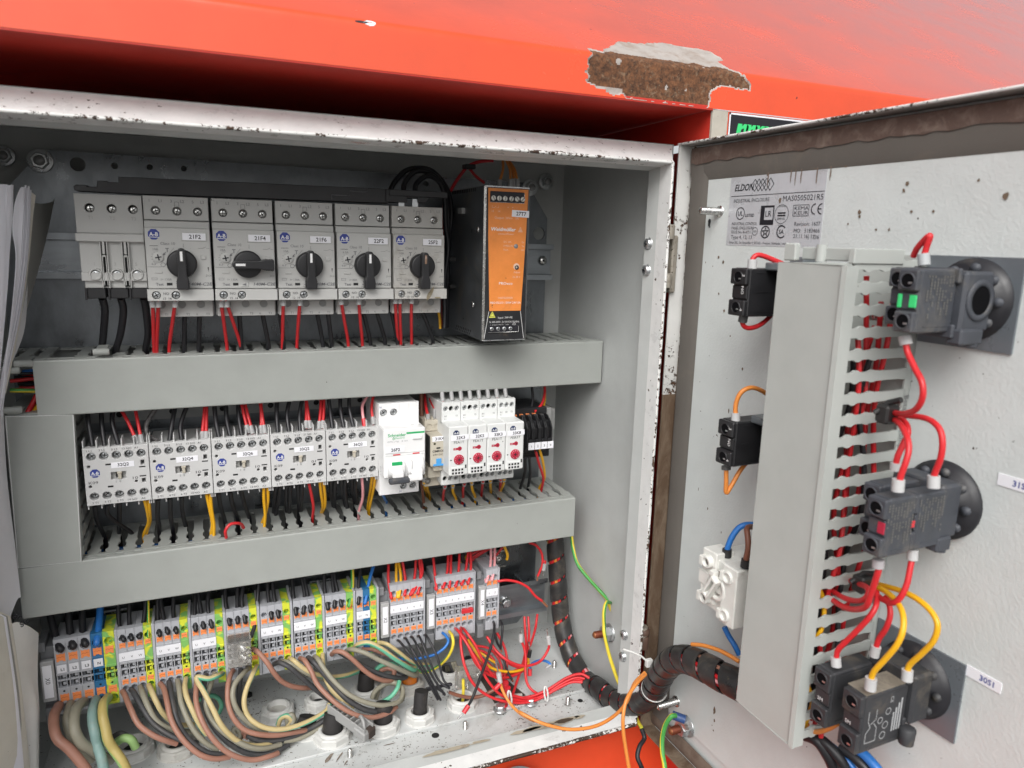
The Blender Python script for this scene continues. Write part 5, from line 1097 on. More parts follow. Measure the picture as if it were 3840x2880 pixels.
# ================================================================== WIRES
def L(c,y,*pts):        # points of a detail view with depth going from y0 to y1
    y0,y1=y if isinstance(y,tuple) else (y,y); n=len(pts)
    return [py(c,p[0],p[1],(p[2] if len(p)>2 else y0+(y1-y0)*i/max(1,n-1))) for i,p in enumerate(pts)]
def down(P,zend,dy=4):  # continue a wire straight down into a duct
    p=P[-1]; return P+[Vector((p.x,p.y+dy,p.z-9)),Vector((p.x,p.y+dy,zend))]
CN={'gy':'green-yellow','fgy':'faded green-yellow','fgy2':'thick green-yellow','fbrown':'faded brown','fblack':'dusty black','fgrey':'dusty grey','fblue':'thick pale blue','taped':'scuffed black taped'}
sl_g=M('sleeve_grey',(.36,.36,.36),.5); sl_r=redp; sl_k=M('sleeve_black',(.02,.02,.02),.5); sl_w=M('sleeve_pale',(.50,.50,.50),.5)
# --- below the motor switches, into the upper duct
g='wires from the motor switches down into the upper duct'
for i,(a,b) in enumerate((((885,1425),(895,250)),((1045,1425),(1010,250)),((1240,1425),(1262,250)))):
    P=L(A0,(112,118),a,(a[0]+22,a[1]+110)); e=pz(D0,*b,334); P+= [Vector((e.x+ (3 if i!=1 else 5),128,348)),Vector((e.x,136,333)),Vector((e.x,138,318))]
    wire('black',2.55,P,'thick black wire from the %s pole of the plain feeder block'%('left','middle','right')[i],g)
def bw(col,c1,p1,x2,v2,r,label,slv=None):
    a=py(c1,p1[0],p1[1],99 if col=='red' else 112); e=pz(FU,x2,v2,333); P=[a+Vector((0,0,4)),a,Vector((a.x*.55+e.x*.45,118 if col!='red' else 112,a.z*.5+170)),Vector((e.x,126,335)),Vector((e.x,130,318))]
    s=[(a+Vector((0,0,5.5)),a+Vector((0,-.2,-3)),r+.75,sl_g,'ferrule_sleeve')] if slv else []
    wire(col,r,P,label,g,sleeves=s)
tags=('21F2','21F4','21F6','22F2','25F2')
reds=[[((330,655),337,752),((342,655),342,753),((378,655),368,752)],[((478,655),490,753),((490,655),520,753)],[((612,652),607,748),((648,652),636,745)],[((737,650),742,740),((775,650),770,738)],[((854,648),846,737),((864,648),853,737),((889,648),873,735)]]
blks=[[((399,680),400,750),((431,680),430,748)],[((517,679),518,745),((567,678),575,745)],[((605,677),604,740),((685,676),687,740),((708,676),706,740)],[((784,672),786,737),((813,672),815,735)],[((845,670),842,735),((911,668),910,730)]]
for k in range(5):
    for i,(p,x,v) in enumerate(reds[k]): bw('red',FU,p,x,v,1.35,'%s red wire with grey sleeve below switch %s'%(('leftmost','second','third')[i],tags[k]),True)
    for i,(p,x,v) in enumerate(blks[k]): bw('black',FU,p,x,v,1.75,'%s black wire below switch %s'%(('leftmost','second','third')[i],tags[k]))
# --- contactor tops
g='wires dropping from the upper duct onto the contactors'
ct=('32Q2','32Q4','32Q6','33Q2','36Q2')
top=[(D0,'black',[(755,740),(762,860),(800,1090)],0,'1L1'),(D0,'black',[(873,740),(880,900),(905,1090)],0,'3L2'),(D0,'black',[(988,730),(970,880),(1025,1085)],0,'5L3'),(D0,'red',[(1020,730),(1110,890),(1190,1070)],0,'left A1'),(D0,'red',[(1160,730),(1190,880),(1228,1068)],0,'right A1'),
 (D0,'taped',[(1370,730),(1270,890),(1275,990),(1350,1035),(1362,1060)],1,'1L1'),(D0,'black',[(1520,720),(1490,880),(1463,1060)],1,'3L2'),(D0,'black',[(1628,710),(1562,900),(1572,1050)],1,'5L3'),(D0,'red',[(1772,700),(1760,860),(1742,1040)],1,'left A1'),(D0,'red',[(1786,700),(1784,860),(1780,1038)],1,'right A1'),
 (E0,'black',[(190,230),(205,400),(235,560)],2,'1L1'),(E0,'black',[(290,230),(300,400),(332,550)],2,'3L2'),(E0,'black',[(400,220),(405,380),(432,545)],2,'5L3'),(E0,'red',[(420,215),(445,340),(488,520)],2,'left 13NO'),(E0,'red',[(445,215),(480,350),(525,525)],2,'right 13NO'),(E0,'red',[(582,210),(600,350),(595,525)],2,'left A1'),(E0,'red',[(590,210),(605,350),(630,520)],2,'right A1'),
 (E0,'black',[(735,210),(732,350),(742,525)],3,'1L1'),(E0,'black',[(850,200),(822,350),(840,515)],3,'3L2'),(E0,'black',[(960,195),(930,350),(935,510)],3,'5L3'),(E0,'red',[(985,195),(988,330),(986,480)],3,'left 21NC'),(E0,'red',[(985,200),(1000,320),(1022,480)],3,'right 21NC'),(E0,'red',[(1115,190),(1110,330),(1095,485)],3,'left A1'),(E0,'red',[(1140,190),(1138,330),(1128,480)],3,'right A1'),
 (E0,'black',[(1178,185),(1195,330),(1215,480)],4,'1L1'),(E0,'black',[(1280,180),(1285,320),(1312,470)],4,'3L2'),(E0,'black',[(1362,175),(1360,300),(1395,465)],4,'5L3'),(E0,'pink',[(1530,175),(1475,270),(1475,350),(1492,460)],4,'13NO'),(E0,'red',[(1572,170),(1552,300),(1570,445)],4,'A1')]
for c,col,pts,k,nm in top:
    P=L(c,(135,118.5),*pts); r=1.75 if col in('black','taped') else 1.3
    s=[] if col in('black','taped') else [(P[-1]+(P[-2]-P[-1]).normalized()*7,P[-1],r+.7,sl_r if col=='pink' else sl_g,'ferrule_sleeve')]
    wire(col,r,P,'%s wire entering contactor %s from above at terminal %s'%(CN.get(col,col),ct[k],nm),g,sleeves=s)
# --- contactor bottoms, into the lower duct
g='wires from the contactors down into the lower duct'
bot=[(U1,'black',[(260,330),(290,520),(385,730)],0,'2T1'),(U1,'black',[(425,310),(425,440),(560,560),(745,695)],0,'4T2'),(U1,'black',[(580,290),(578,480),(578,690)],0,'6T3'),(U1,'yellow',[(905,260),(945,420),(955,560),(895,710)],0,'left A2'),(U1,'yellow',[(960,250),(972,420),(975,540),(930,700)],0,'right A2'),
 (U1,'black',[(1082,250),(1075,450),(1100,670)],1,'2T1'),(U1,'black',[(1238,230),(1240,440),(1270,640)],1,'4T2'),(U1,'black',[(1388,210),(1395,400),(1440,600)],1,'6T3'),(U1,'yellow',[(1708,180),(1750,380),(1785,560),(1770,700)],1,'left A2'),(U1,'yellow',[(1758,175),(1775,380),(1805,570),(1805,720)],1,'right A2'),
 (U1,'black',[(1862,160),(1890,340),(1955,560)],2,'2T1'),(U1,'black',[(2015,150),(2045,320),(2110,500)],2,'4T2'),(U2,'black',[(150,460),(190,640),(260,840)],2,'6T3'),(U2,'yellow',[(445,440),(450,620),(465,800),(455,950)],2,'left A2'),(U2,'yellow',[(500,440),(500,620),(465,800),(425,900)],2,'right A2'),
 (U2,'black',[(600,420),(588,600),(575,770)],3,'left 2T1'),(U2,'black',[(660,420),(640,590),(600,800)],3,'right 2T1'),(U2,'black',[(740,410),(735,600),(745,760)],3,'left 4T2'),(U2,'black',[(785,410),(785,600),(775,770)],3,'right 4T2'),(U2,'black',[(885,390),(900,580),(905,740)],3,'left 6T3'),(U2,'black',[(940,390),(935,580),(925,750)],3,'right 6T3'),(U2,'red',[(1030,380),(1065,540),(1090,700),(1080,830)],3,'22NC'),(U2,'yellow',[(1172,360),(1190,520),(1210,680),(1190,770)],3,'left A2'),(U2,'yellow',[(1215,350),(1238,520),(1240,680),(1205,770)],3,'right A2'),
 (U2,'black',[(1315,330),(1318,520),(1350,690)],4,'left 2T1'),(U2,'black',[(1372,330),(1360,520),(1365,700)],4,'right 2T1'),(U2,'black',[(1450,320),(1465,500),(1510,690)],4,'left 4T2'),(U2,'black',[(1500,315),(1495,500),(1530,710)],4,'right 4T2'),(U2,'black',[(1582,300),(1595,480),(1630,650)],4,'left 6T3'),(U2,'black',[(1635,300),(1632,480),(1655,660)],4,'right 6T3'),(U2,'pink',[(1715,300),(1730,460),(1725,600),(1680,750)],4,'14NO'),(U2,'yellow',[(1848,290),(1830,460),(1795,680)],4,'left A2'),(U2,'yellow',[(1890,285),(1870,460),(1815,710)],4,'right A2'),
 (U3,'brown',[(60,240),(75,420),(100,640)],5,'of the brown lead'),(U3,'yellow',[(105,380),(115,460),(140,520)],6,'left'),(U3,'yellow',[(145,380),(150,470),(180,545)],6,'right'),
 (U3,'red',[(378,420),(360,500),(350,610)],7,'left'),(U3,'yellow',[(478,410),(480,500),(520,600)],7,'right'),(U3,'red',[(630,390),(610,470),(610,570)],8,'left'),(U3,'yellow',[(720,370),(730,470),(770,570)],8,'right'),(U3,'red',[(870,360),(860,430),(850,520)],9,'left'),(U3,'yellow',[(965,350),(965,430),(970,500)],9,'right'),(U3,'red',[(1098,340),(1095,400),(1085,480)],10,'left'),(U3,'yellow',[(1145,335),(1135,400),(1100,490)],10,'right'),
 (U3,'black',[(1420,60),(1410,260),(1350,460)],11,'left'),(U3,'black',[(1470,60),(1482,260),(1455,430)],11,'middle'),(U3,'red',[(1545,-60),(1590,120),(1650,320),(1625,470)],11,'right'),(U3,'yellow',[(1600,-60),(1650,130),(1665,320),(1600,450)],11,'rightmost'),(U2,'blue',[(1985,525),(2010,580),(2040,640)],12,'blue lead')]
names=['contactor 32Q2','contactor 32Q4','contactor 32Q6','contactor 33Q2','contactor 36Q2','the white breaker and relay','relay 31K4','timing relay 32K3','timing relay 32K5','timing relay 33K3','timing relay 33K8','the black fuse terminals','the white breaker']
for c,col,pts,k,nm in bot:
    ys=118 if k<5 else 112
    P=L(c,(ys,138),*pts); e=pz(c,*pts[-1],178); P[-1]=e; n=len(P)
    for i in range(1,n-1):     # keep the wire on its seen track while it sinks back to the slot it enters
        P[i]=py(c,*pts[i],ys+(e.y-ys)*(i/(n-1))**1.3)
    P=down(P,162,2); r=1.75 if col=='black' else 1.3
    if k==11 and col=='black': r=1.5
    s=[]
    if k in(6,7,8,9,10): s=[(P[0]+Vector((0,0,3)),P[0]+(P[1]-P[0]).normalized()*5,2.0,sl_g,'ferrule_sleeve')]
    wire(col,r,P,'%s wire leaving %s downwards, %s'%(CN.get(col,col),names[k],('terminal '+nm) if k<5 else nm),g,sleeves=s)
wire('red',1.3,L(U1,(112,114),(1965,750,113),(1955,660,111),(2010,580,112),(2100,560,114),(2160,575,118),(2190,620,122)),'short red wire loop popping out of the lower duct slots','loose wires at the lower duct')
# --- terminals, upper side
g='wires dropping from the lower duct into the terminals'
tt=[(G0,'black',2.7,[(425,440),(475,640),(520,770)],'wide terminal L1'),(G0,'black',2.7,[(588,420),(605,620),(630,745)],'wide terminal L2'),(G0,'black',2.7,[(710,400),(715,600),(735,725)],'wide terminal L3'),(G0,'blue',2.7,[(865,380),(855,560),(835,715)],'wide blue terminal N')]
for gi,(c,cols) in enumerate(((G0,[[(1020,350),(1030,560),(1068,690)],[(1118,340),(1118,540),(1137,680)],[(1262,330),(1240,540),(1205,665)]]),(G0,[[(1364,300),(1362,500),(1380,645)],[(1382,300),(1410,480),(1450,625)],[(1498,290),(1500,480),(1525,620)]]),(G0,[[(1688,250),(1682,430),(1690,600)],[(1708,250),(1735,430),(1760,578)],[(1805,230),(1795,400),(1830,570)]]),(H0,[[(283,210),(295,400),(325,550)],[(392,190),(392,380),(395,535)],[(445,180),(430,360),(460,530)]]),(H0,[[(648,150),(662,340),(688,495)],[(692,150),(710,320),(748,485)]]),(H0,[[(862,120),(875,300),(900,462)],[(935,110),(972,280),(963,450)],[(960,110),(995,280),(1025,438)]]),(H0,[[(1140,80),(1148,260),(1175,415)],[(1208,70),(1220,240),(1233,400)],[(1222,70),(1250,240),(1292,390)]]))):
    for i,p in enumerate(cols): tt.append((c,'black',1.75,p,'%s of the %s U V W group'%(('U','V','W')[i+(1 if gi==4 else 0)],ordn[gi])))
tt+=[(G0,'gy',1.0,[(1280,310),(1282,480),(1280,655)],'the earth terminal of the first group'),(H0,'gy',1.7,[(1385,40),(1385,230),(1360,390)],'the earth terminal of the seventh group'),(H0,'black',1.5,[(1462,20),(1440,200),(1440,370)],'terminal L1 before strip X2'),(H0,'blue',1.6,[(1575,10),(1530,190),(1498,365)],'blue terminal N before strip X2')]
for c,p,n_,i in ((H0,[(1700,-20),(1697,170),(1723,325)],'red','the first terminal of strip X2'),(H0,[(1765,-20),(1765,170),(1778,315)],'yellow','the second terminal of strip X2, left one'),(H0,[(1780,-20),(1805,150),(1790,312)],'yellow','the second terminal of strip X2, right one'),(H0,[(1810,-40),(1842,160),(1840,298)],'red','the third terminal of strip X2'),(H0,[(1935,-60),(1925,140),(1893,295)],'red','the fourth terminal of strip X2'),(H0,[(1965,-60),(1990,110),(1905,285)],'red','the fourth terminal of strip X2, bulging right'),(H0,[(1955,-60),(1975,120),(1955,285)],'red','the fifth terminal of strip X2'),
  (I0,[(605,150),(622,330),(637,480)],'red','the first terminal of strip X3'),(I0,[(738,130),(732,320),(698,465)],'red','the second terminal of strip X3'),(I0,[(762,130),(762,300),(752,458)],'red','the third terminal of strip X3'),(I0,[(836,110),(830,310),(808,452)],'red','the fourth terminal of strip X3'),(I0,[(915,110),(890,320),(860,438)],'red','the fifth terminal of strip X3'),(I0,[(925,100),(936,280),(914,428)],'red','the sixth terminal of strip X3'),(I0,[(1108,80),(1105,260),(1073,412)],'pink','the first terminal of strip X4'),(I0,[(1140,80),(1140,260),(1120,395)],'pink','the second terminal of strip X4')):
    tt.append((c,n_,1.35,p,i))
for c,col,r,p,nm in tt:
    P=L(c,(146,122.5),*p); P=[P[0]+Vector((0,3,12))]+P+[P[-1]+Vector((0,4,-.6))]
    wire(col,r,P,'%s wire dropping from the lower duct into %s'%(CN.get(col,col),nm),g)
wire('black',1.75,L(H0,(146,118),(578,180),(565,360),(548,540),(508,670)),'black wire dropping into the clear connector among the terminals',g)
# --- thick feed cables at lower left
g='thick feed cables leaving strip X0 downwards'
for col,r,p,nm in (('fbrown',3.7,[(760,1200,122),(745,1230,112),(700,1330,98),(705,1500,86),(760,1640,80),(900,1760,76),(1100,2000,70),(1300,2300,66)],'leftmost thick faded brown cable below terminal L1'),('fgrey',3.4,[(915,1170,122),(900,1230,114),(870,1350,104),(890,1500,98),(950,1640,94),(1050,1740,94),(1200,1900,96)],'thick dusty grey cable below terminal L2'),
  ('fgrey',3.8,[(1085,1150,122),(1060,1160,112),(990,1240,98),(960,1400,86),(980,1540,80),(1060,1680,78),(1180,1760,80),(1330,1860,84),(1450,1900,88)],'thick dusty beige cable below terminal L3'),('fblue',3.7,[(1245,1120,122),(1240,1150,112),(1205,1250,98),(1200,1400,88),(1230,1550,82),(1260,1700,80),(1320,1900,72),(1400,2300,66)],'thick pale blue cable below terminal N'),('fgy2',3.6,[(1400,1090,122),(1385,1110,112),(1340,1180,98),(1335,1330,88),(1370,1500,82),(1400,1640,78),(1470,1760,76),(1600,1950,70),(1750,2300,66)],'thick green-yellow cable below the earth feed terminal')):
    wire(col,r,[py(R0,*q) for q in p],nm,g,n=14,k=8)
# --- looping motor cables
g='motor cables looping down from the terminals to the glands'
def loop(c,col,r,pts,label,k=7): wire(col,r,[py(c,*q) for q in pts],label,g,n=12,k=k)
RW=2.15
loop(R0,'fbrown',RW,[(1590,1010,124),(1625,1075,114),(1690,1230,100),(1790,1430,90),(1950,1560,84),(2120,1640,82),(2290,1690,84)],'faded brown core looping from terminal U of the first group')
loop(R0,'fblack',RW,[(1700,985,124),(1740,1040,114),(1850,1230,102),(1980,1420,94),(2150,1550,88),(2350,1640,84),(2560,1680,86)],'dusty black core looping from terminal V of the first group')
loop(P0,'fgrey',RW,[(70,400,124),(95,470,112),(150,600,102),(230,740,96),(340,820,94),(480,860,96),(600,865,104)],'dusty grey core looping from terminal W of the first group')
loop(P0,'fgy',RW,[(160,385,124),(190,450,112),(245,570,104),(310,680,102),(400,760,104),(500,800,108),(620,795,116)],'faded green-yellow core looping from earth of the first group')
loop(P0,'fbrown',RW,[(280,370,124),(320,430,112),(350,560,100),(385,720,90),(450,860,82),(560,1000,76),(700,1110,72),(850,1150,72),(1000,1130,76)],'faded brown core looping from terminal U of the second group')
loop(P0,'fblack',RW,[(370,350,124),(385,430,112),(410,580,100),(455,750,90),(530,890,84),(650,1015,78),(790,1090,76),(950,1105,78)],'dusty black core with print looping from terminal V of the second group')
loop(P0,'fgrey',RW,[(458,335,124),(475,420,112),(495,560,101),(555,720,92),(640,870,86),(750,985,82),(880,1060,82)],'dusty grey core looping from terminal W of the second group')
loop(P0,'fgy',RW,[(548,318,124),(535,400,112),(555,510,102),(620,660,94),(690,800,90),(760,900,88)],'faded green-yellow core looping from earth of the second group')
loop(P0,'fgy',RW,[(925,262,124),(880,285,110),(780,318,106),(670,300,108),(665,340,106),(730,450,98),(820,620,90),(900,780,84),(1000,900,82),(1120,985,82),(1260,1015,84),(1400,1000,88),(1500,975,94)],'faded green-yellow core crossing over and looping from third group')
loop(P0,'fbrown',RW,[(660,300,124),(655,400,108),(650,540,98),(690,700,88),(780,880,80),(920,1040,74),(1080,1130,72),(1250,1160,73),(1420,1120,76),(1500,1090,80)],'faded brown core looping widest from terminal U of third group')
loop(P0,'fblack',RW,[(752,280,124),(735,380,110),(735,540,102),(780,720,94),(880,880,88),(1020,1010,84),(1180,1090,82),(1350,1105,82),(1490,1070,84),(1610,1000,90)],'dusty black core looping from terminal V of third group')
loop(P0,'fgrey',RW,[(840,262,124),(805,370,112),(765,490,104),(755,610,98),(810,740,92),(920,860,86),(1060,960,82),(1220,1030,80),(1370,1040,82),(1530,1000,88)],'dusty grey core looping from terminal W of third group')
loop(P0,'fgy',RW,[(610,600,150),(680,540,152),(800,495,150),(880,525,146),(912,600,142),(880,680,140)],'faded green-yellow loop standing behind the third group cores')
loop(P0,'fbrown',RW,[(1035,235,124),(1000,300,112),(978,430,102),(985,580,96),(1040,730,90),(1150,845,86),(1300,895,84),(1480,905,86),(1640,880,90),(1800,850,96)],'faded brown core looping from terminal U of fourth group')
loop(P0,'fblack',RW,[(1115,220,124),(1108,330,116),(1098,500,112),(1110,680,108)],'dusty black core hanging straight behind the grey core of fourth group')
loop(P0,'fblack',RW+.2,[(1180,905,92),(1290,955,90),(1450,965,90),(1620,930,92),(1800,850,96),(1960,760,98),(2060,690,100),(2090,740,102)],'dusty black core sweeping right to the gland below fourth group')
loop(P0,'fgrey',RW,[(1200,205,124),(1140,265,112),(1060,360,104),(1030,480,98),(1065,620,94),(1150,735,92),(1260,820,92),(1380,880,94)],'dusty grey core looping from terminal W of fourth group')
loop(P0,'fgrey',1.9,[(1560,970,90),(1720,940,92),(1880,860,96),(2010,770,99),(2090,710,101)],'thin dusty grey core sweeping under the black one')
loop(P0,'fgy',RW,[(1282,190,124),(1240,270,112),(1175,420,104),(1148,560,98),(1180,690,94),(1270,780,90),(1400,835,88),(1560,840,88),(1720,800,90),(1880,730,94),(2000,650,98),(2035,580,102)],'faded green-yellow core in a deep bow from earth of fourth group')
loop(P0,'fbrown',RW,[(1235,12,117),(1290,40,110),(1380,140,104),(1460,260,102),(1540,345,104),(1640,395,106),(1760,415,110),(1860,412,118)],'faded brown core from the clear connector running down right')
loop(P0,'fblack',RW,[(1455,170,124),(1510,150,112),(1620,200,106),(1760,320,104),(1900,440,104),(2020,530,106),(2110,600,110)],'dusty black core running right from terminal V of fifth group')
loop(P0,'fgrey',RW,[(1540,140,124),(1600,150,112),(1720,220,108),(1840,280,108),(1960,320,112),(2100,335,120)],'dusty grey core running right from terminal W of fifth group')
loop(H0,'fgy',RW,[(845,850,124),(880,870,112),(960,935,108),(1060,985,108),(1200,1010,114),(1320,1000,122),(1430,965,134)],'faded green-yellow core from earth of fifth group, end bent back')
loop(H0,'fbrown',RW,[(935,850,124),(975,870,112),(1030,960,104),(1075,1060,98),(1160,1160,90),(1280,1265,82),(1420,1340,78),(1560,1360,78),(1700,1320,84),(1765,1270,92)],'faded brown core in the lowest bow from sixth group')
loop(H0,'fblack',RW+.3,[(1000,845,124),(1050,880,112),(1130,970,106),(1230,1090,100),(1350,1210,92),(1490,1290,88),(1620,1310,88),(1740,1275,94)],'dusty black core looping from terminal V of sixth group')
loop(H0,'fgrey',RW,[(1060,835,124),(1090,860,112),(1150,950,104),(1240,1060,96),(1370,1170,88),(1520,1235,84),(1660,1255,84),(1780,1225,90),(1822,1150,98),(1800,1085,106),(1700,1065,114),(1620,1110,118),(1590,1200,118)],'dusty grey core curling in a round loop from sixth group')
loop(H0,'fgy',RW,[(1130,815,124),(1130,870,116),(1145,990,110),(1200,1110,102),(1290,1200,96),(1400,1270,94)],'faded green-yellow core from earth of sixth group')
loop(H0,'fgy',RW,[(1640,1230,100),(1720,1180,98),(1775,1110,100),(1792,1050,106)],'short green-yellow core rising inside the round loop')
loop(H0,'fbrown',RW,[(1208,815,124),(1240,790,114),(1310,800,108),(1400,870,104),(1490,955,102),(1590,1020,102),(1690,1045,106),(1780,1020,114)],'faded brown core looping from terminal U of seventh group')
loop(H0,'fblack',RW,[(1275,800,124),(1380,860,114),(1490,920,110),(1600,975,108),(1720,1010,108),(1820,1020,112),(1850,1000,118),(1780,960,126)],'dusty black core from terminal V of seventh group')
loop(H0,'fgrey',RW,[(1335,785,124),(1380,772,112),(1490,800,104),(1610,860,100),(1730,915,98),(1840,965,100),(1925,1000,106),(1945,970,114)],'dusty grey core arching right from terminal W of seventh group')
loop(H0,'fgy',RW,[(1398,760,124),(1440,728,112),(1530,715,106),(1640,770,102),(1750,850,100),(1850,915,102),(1920,950,108),(1930,915,116)],'faded green-yellow core arching right from earth of seventh group')
loop(H0,'fgy',1.9,[(1610,712,123),(1690,730,114),(1790,800,110),(1880,870,110),(1950,900,114),(2060,905,122)],'faded green-yellow core from the short L1 N group')
loop(H0,'fbrown',1.7,[(1470,770,123),(1560,775,118),(1680,820,116),(1820,880,118),(1940,900,124)],'thin brown core from terminal L1 before strip X2')
loop(H0,'blue',1.35,[(1500,775,123),(1600,790,122),(1720,840,120),(1880,860,118),(1990,845,114),(2100,815,110),(2180,760,110),(2215,700,112),(2190,650,118),(2165,630,124)],'blue wire bending from terminal N across to strip X3')
loop(I0,'gy',1.45,[(750,850,124),(775,890,112),(780,970,108),(735,1070,112),(650,1150,120),(540,1200,128),(450,1175,134)],'green-yellow wire bowing from the second terminal of strip X3')
# black five from X2 into one gland
g='thin black wires from strip X2 to one black cable'
for i,(a,b,c_) in enumerate((((300,925),(380,1010),(520,1200)),((358,905),(440,1030),(560,1220)),((415,895),(500,1030),(600,1230)),((475,890),(560,1060),(650,1260)),((535,880),(640,1060),(700,1270)))):
    e=[(640,1420),(665,1425),(700,1385),(740,1335),(760,1310)][i]; back=[(600,1340),(610,1350),(620,1330),(660,1320),(690,1320)][i]
    P=[py(I0,*a,124),py(I0,a[0]+20,a[1]+10,112),py(I0,*b,98),py(I0,*c_,88),py(I0,*e,82),py(I0,e[0]-6,e[1]-12,86),py(I0,*back,92),py(I0,560,1340+i*4,95),py(I0,520,1370,96),py(I0,505,1420,97)]
    wire('black',1.15,P,'thin black wire from %s terminal of strip X2 bending back to the cable'%('first','second','third','fourth','fifth')[i],g)
# --- right hand red tangle
g='red wires hanging right of and below strip X3'
def rw_(pts,label,col='red',r=1.35,sl=(),n=8): wire(col,r,[py(I0,*q) for q in pts],label,g,sleeves=sl,n=n,k=7)
rw_([(800,822,124),(830,850,112),(905,960,100),(990,1110,90),(1080,1270,82),(1180,1385,78),(1290,1425,76),(1450,1410,74),(1600,1350,72),(1760,1250,68),(1880,1215,62),(1960,1250,55)],'upper red wire sweeping from strip X3 into the spiral wrap')
rw_([(850,815,124),(848,860,112),(850,980,102),(880,1140,92),(950,1290,84),(1060,1390,78),(1200,1445,74),(1360,1465,72),(1500,1440,71),(1640,1365,70),(1790,1290,66),(1900,1285,60)],'left hanging red wire sweeping from strip X3 into the spiral wrap')
rw_([(870,822,124),(900,860,112),(970,960,104),(1030,1080,98),(1110,1210,94),(1190,1265,94),(1250,1280,96)],'red wire running down middle from strip X3')
rw_([(810,830,124),(880,900,112),(930,1020,104),(990,1140,98),(1090,1220,94),(1200,1250,94),(1300,1230,98),(1400,1170,104),(1420,1050,108)],'red wire making a low bow below strip X3')
rw_([(1290,1400,74),(1450,1430,73),(1580,1390,72),(1700,1310,70),(1830,1250,66),(1920,1255,60)],'short red wire inside the tied bundle')
rw_([(1240,1430,75),(1400,1445,74),(1560,1410,73),(1690,1330,71),(1820,1268,67),(1905,1270,61)],'lower red wire inside the tied bundle')
rw_([(1372,930,100),(1395,990,98),(1410,1080,94),(1405,1180,90),(1420,1290,84),(1470,1360,78),(1560,1395,74),(1680,1345,71),(1800,1280,68)],'red wire with standing grey ferrule left of the spiral wrap',sl=[(py(I0,1368,935,100),py(I0,1368,875,100),2.2,sl_w,'sleeve'),(py(I0,1368,875,100),py(I0,1374,815,100),.8,bright,'metal_pin')])
rw_([(1612,955,96),(1600,1010,96),(1540,1100,94),(1450,1140,92),(1350,1140,92),(1240,1090,96),(1150,1010,104),(1080,900,114)],'red wire with standing ferrule nearest the spiral wrap',sl=[(py(I0,1612,955,96),py(I0,1603,890,96),2.2,sl_w,'sleeve'),(py(I0,1603,890,96),py(I0,1594,825,96),.9,bright,'metal_pin')])
rw_([(1398,720,150),(1405,850,140),(1412,980,126),(1385,1120,112),(1330,1290,96),(1295,1400,80)],'left red wire dropping from behind the rail')
rw_([(1430,720,150),(1438,850,140),(1432,980,128),(1420,1120,116),(1400,1200,112)],'middle red wire dropping from behind the rail')
rw_([(1510,700,150),(1490,830,140),(1450,960,126),(1400,1090,112),(1340,1200,104),(1260,1230,104)],'right red wire dropping from behind the rail')
rw_([(1160,860,128),(1215,960,122),(1245,1070,116),(1240,1190,108),(1215,1260,104)],'red wire falling behind strip X4')
rw_([(1070,890,130),(1130,980,124),(1215,1090,118),(1320,1150,114),(1400,1150,112)],'red wire crossing right behind strip X4')
rw_([(960,970,136),(1080,990,132),(1160,1060,126),(1200,1150,118),(1200,1240,112)],'outer red wire of the coil behind the terminals')
rw_([(970,1000,134),(1060,1030,130),(1130,1090,124),(1170,1170,118),(1185,1250,112)],'inner red wire of the coil behind the terminals')
rw_([(930,1010,134),(1000,1090,128),(1060,1170,122),(1150,1220,116),(1230,1220,112),(1330,1180,112),(1420,1120,114)],'low red wire of the coil behind the terminals')
rw_([(1000,1060,132),(1070,1110,128),(1130,1170,122),(1160,1200,118)],'short red wire of the coil behind the terminals')
rw_([(1430,1075,104),(1432,1130,104),(1395,1170,102),(1300,1195,100),(1190,1188,100),(1090,1150,102),(1010,1070,108),(950,980,116),(910,920,124)],'yellow wire with black sleeve bowing below strip X4','yellow',1.35,[(py(I0,1436,1070,104),py(I0,1447,1010,104),2.0,sl_k,'sleeve'),(py(I0,1447,1010,104),py(I0,1436,940,104),.9,bright,'metal_pin')])
rw_([(1150,1120,116),(1100,1090,122),(1030,1040,128),(970,1010,132)],'thin yellow wire within the red coil','yellow',1.2)
rw_([(1445,1180,96),(1452,1140,98),(1490,1110,100),(1550,1098,100),(1600,1112,98),(1625,1135,96)],'short blue wire bent over the cabinet floor','blue',1.3,[(py(I0,1443,1230,94),py(I0,1446,1170,96),2.1,sl_r,'sleeve'),(py(I0,1625,1135,96),py(I0,1580,1165,96),1.3,sl_g,'lug')])
rw_([(1130,765,124),(1138,800,112),(1128,900,102),(1090,1040,92),(1040,1180,82),(985,1330,72),(940,1440,66),(905,1500,62)],'black wire from strip X4 ending in a red ferrule over the gland','black',1.35,[(py(I0,915,1488,62),py(I0,872,1552,60),2.2,sl_r,'sleeve'),(py(I0,872,1552,60),py(I0,822,1605,58),.85,bright,'metal_pin')])
rw_([(1190,755,124),(1205,790,114),(1205,870,110),(1195,950,108),(1192,1000,108)],'short black wire with bare end from the second terminal of strip X4','black',1.25,[(py(I0,1192,1000,108),py(I0,1200,1022,108),1.0,copper,'bare_end')])
rw_([(1140,860,126),(1160,940,118),(1185,985,112)],'short black wire behind strip X4','black',1.2)
rw_([(1205,1050,112),(1230,1130,106),(1260,1210,98),(1290,1265,92)],'black wire with bare end lying in the red coil','black',1.2,[(py(I0,1290,1265,92),py(I0,1298,1278,92),1.0,copper,'bare_end')])
rw_([(745,1372,88),(830,1402,86),(930,1418,84),(1030,1405,82),(1130,1355,80),(1165,1335,80)],'brown wire with red sleeve lying over the cabinet floor','brown',1.7,[(py(I0,1145,1345,80),py(I0,1190,1300,80),2.4,sl_r,'sleeve')])
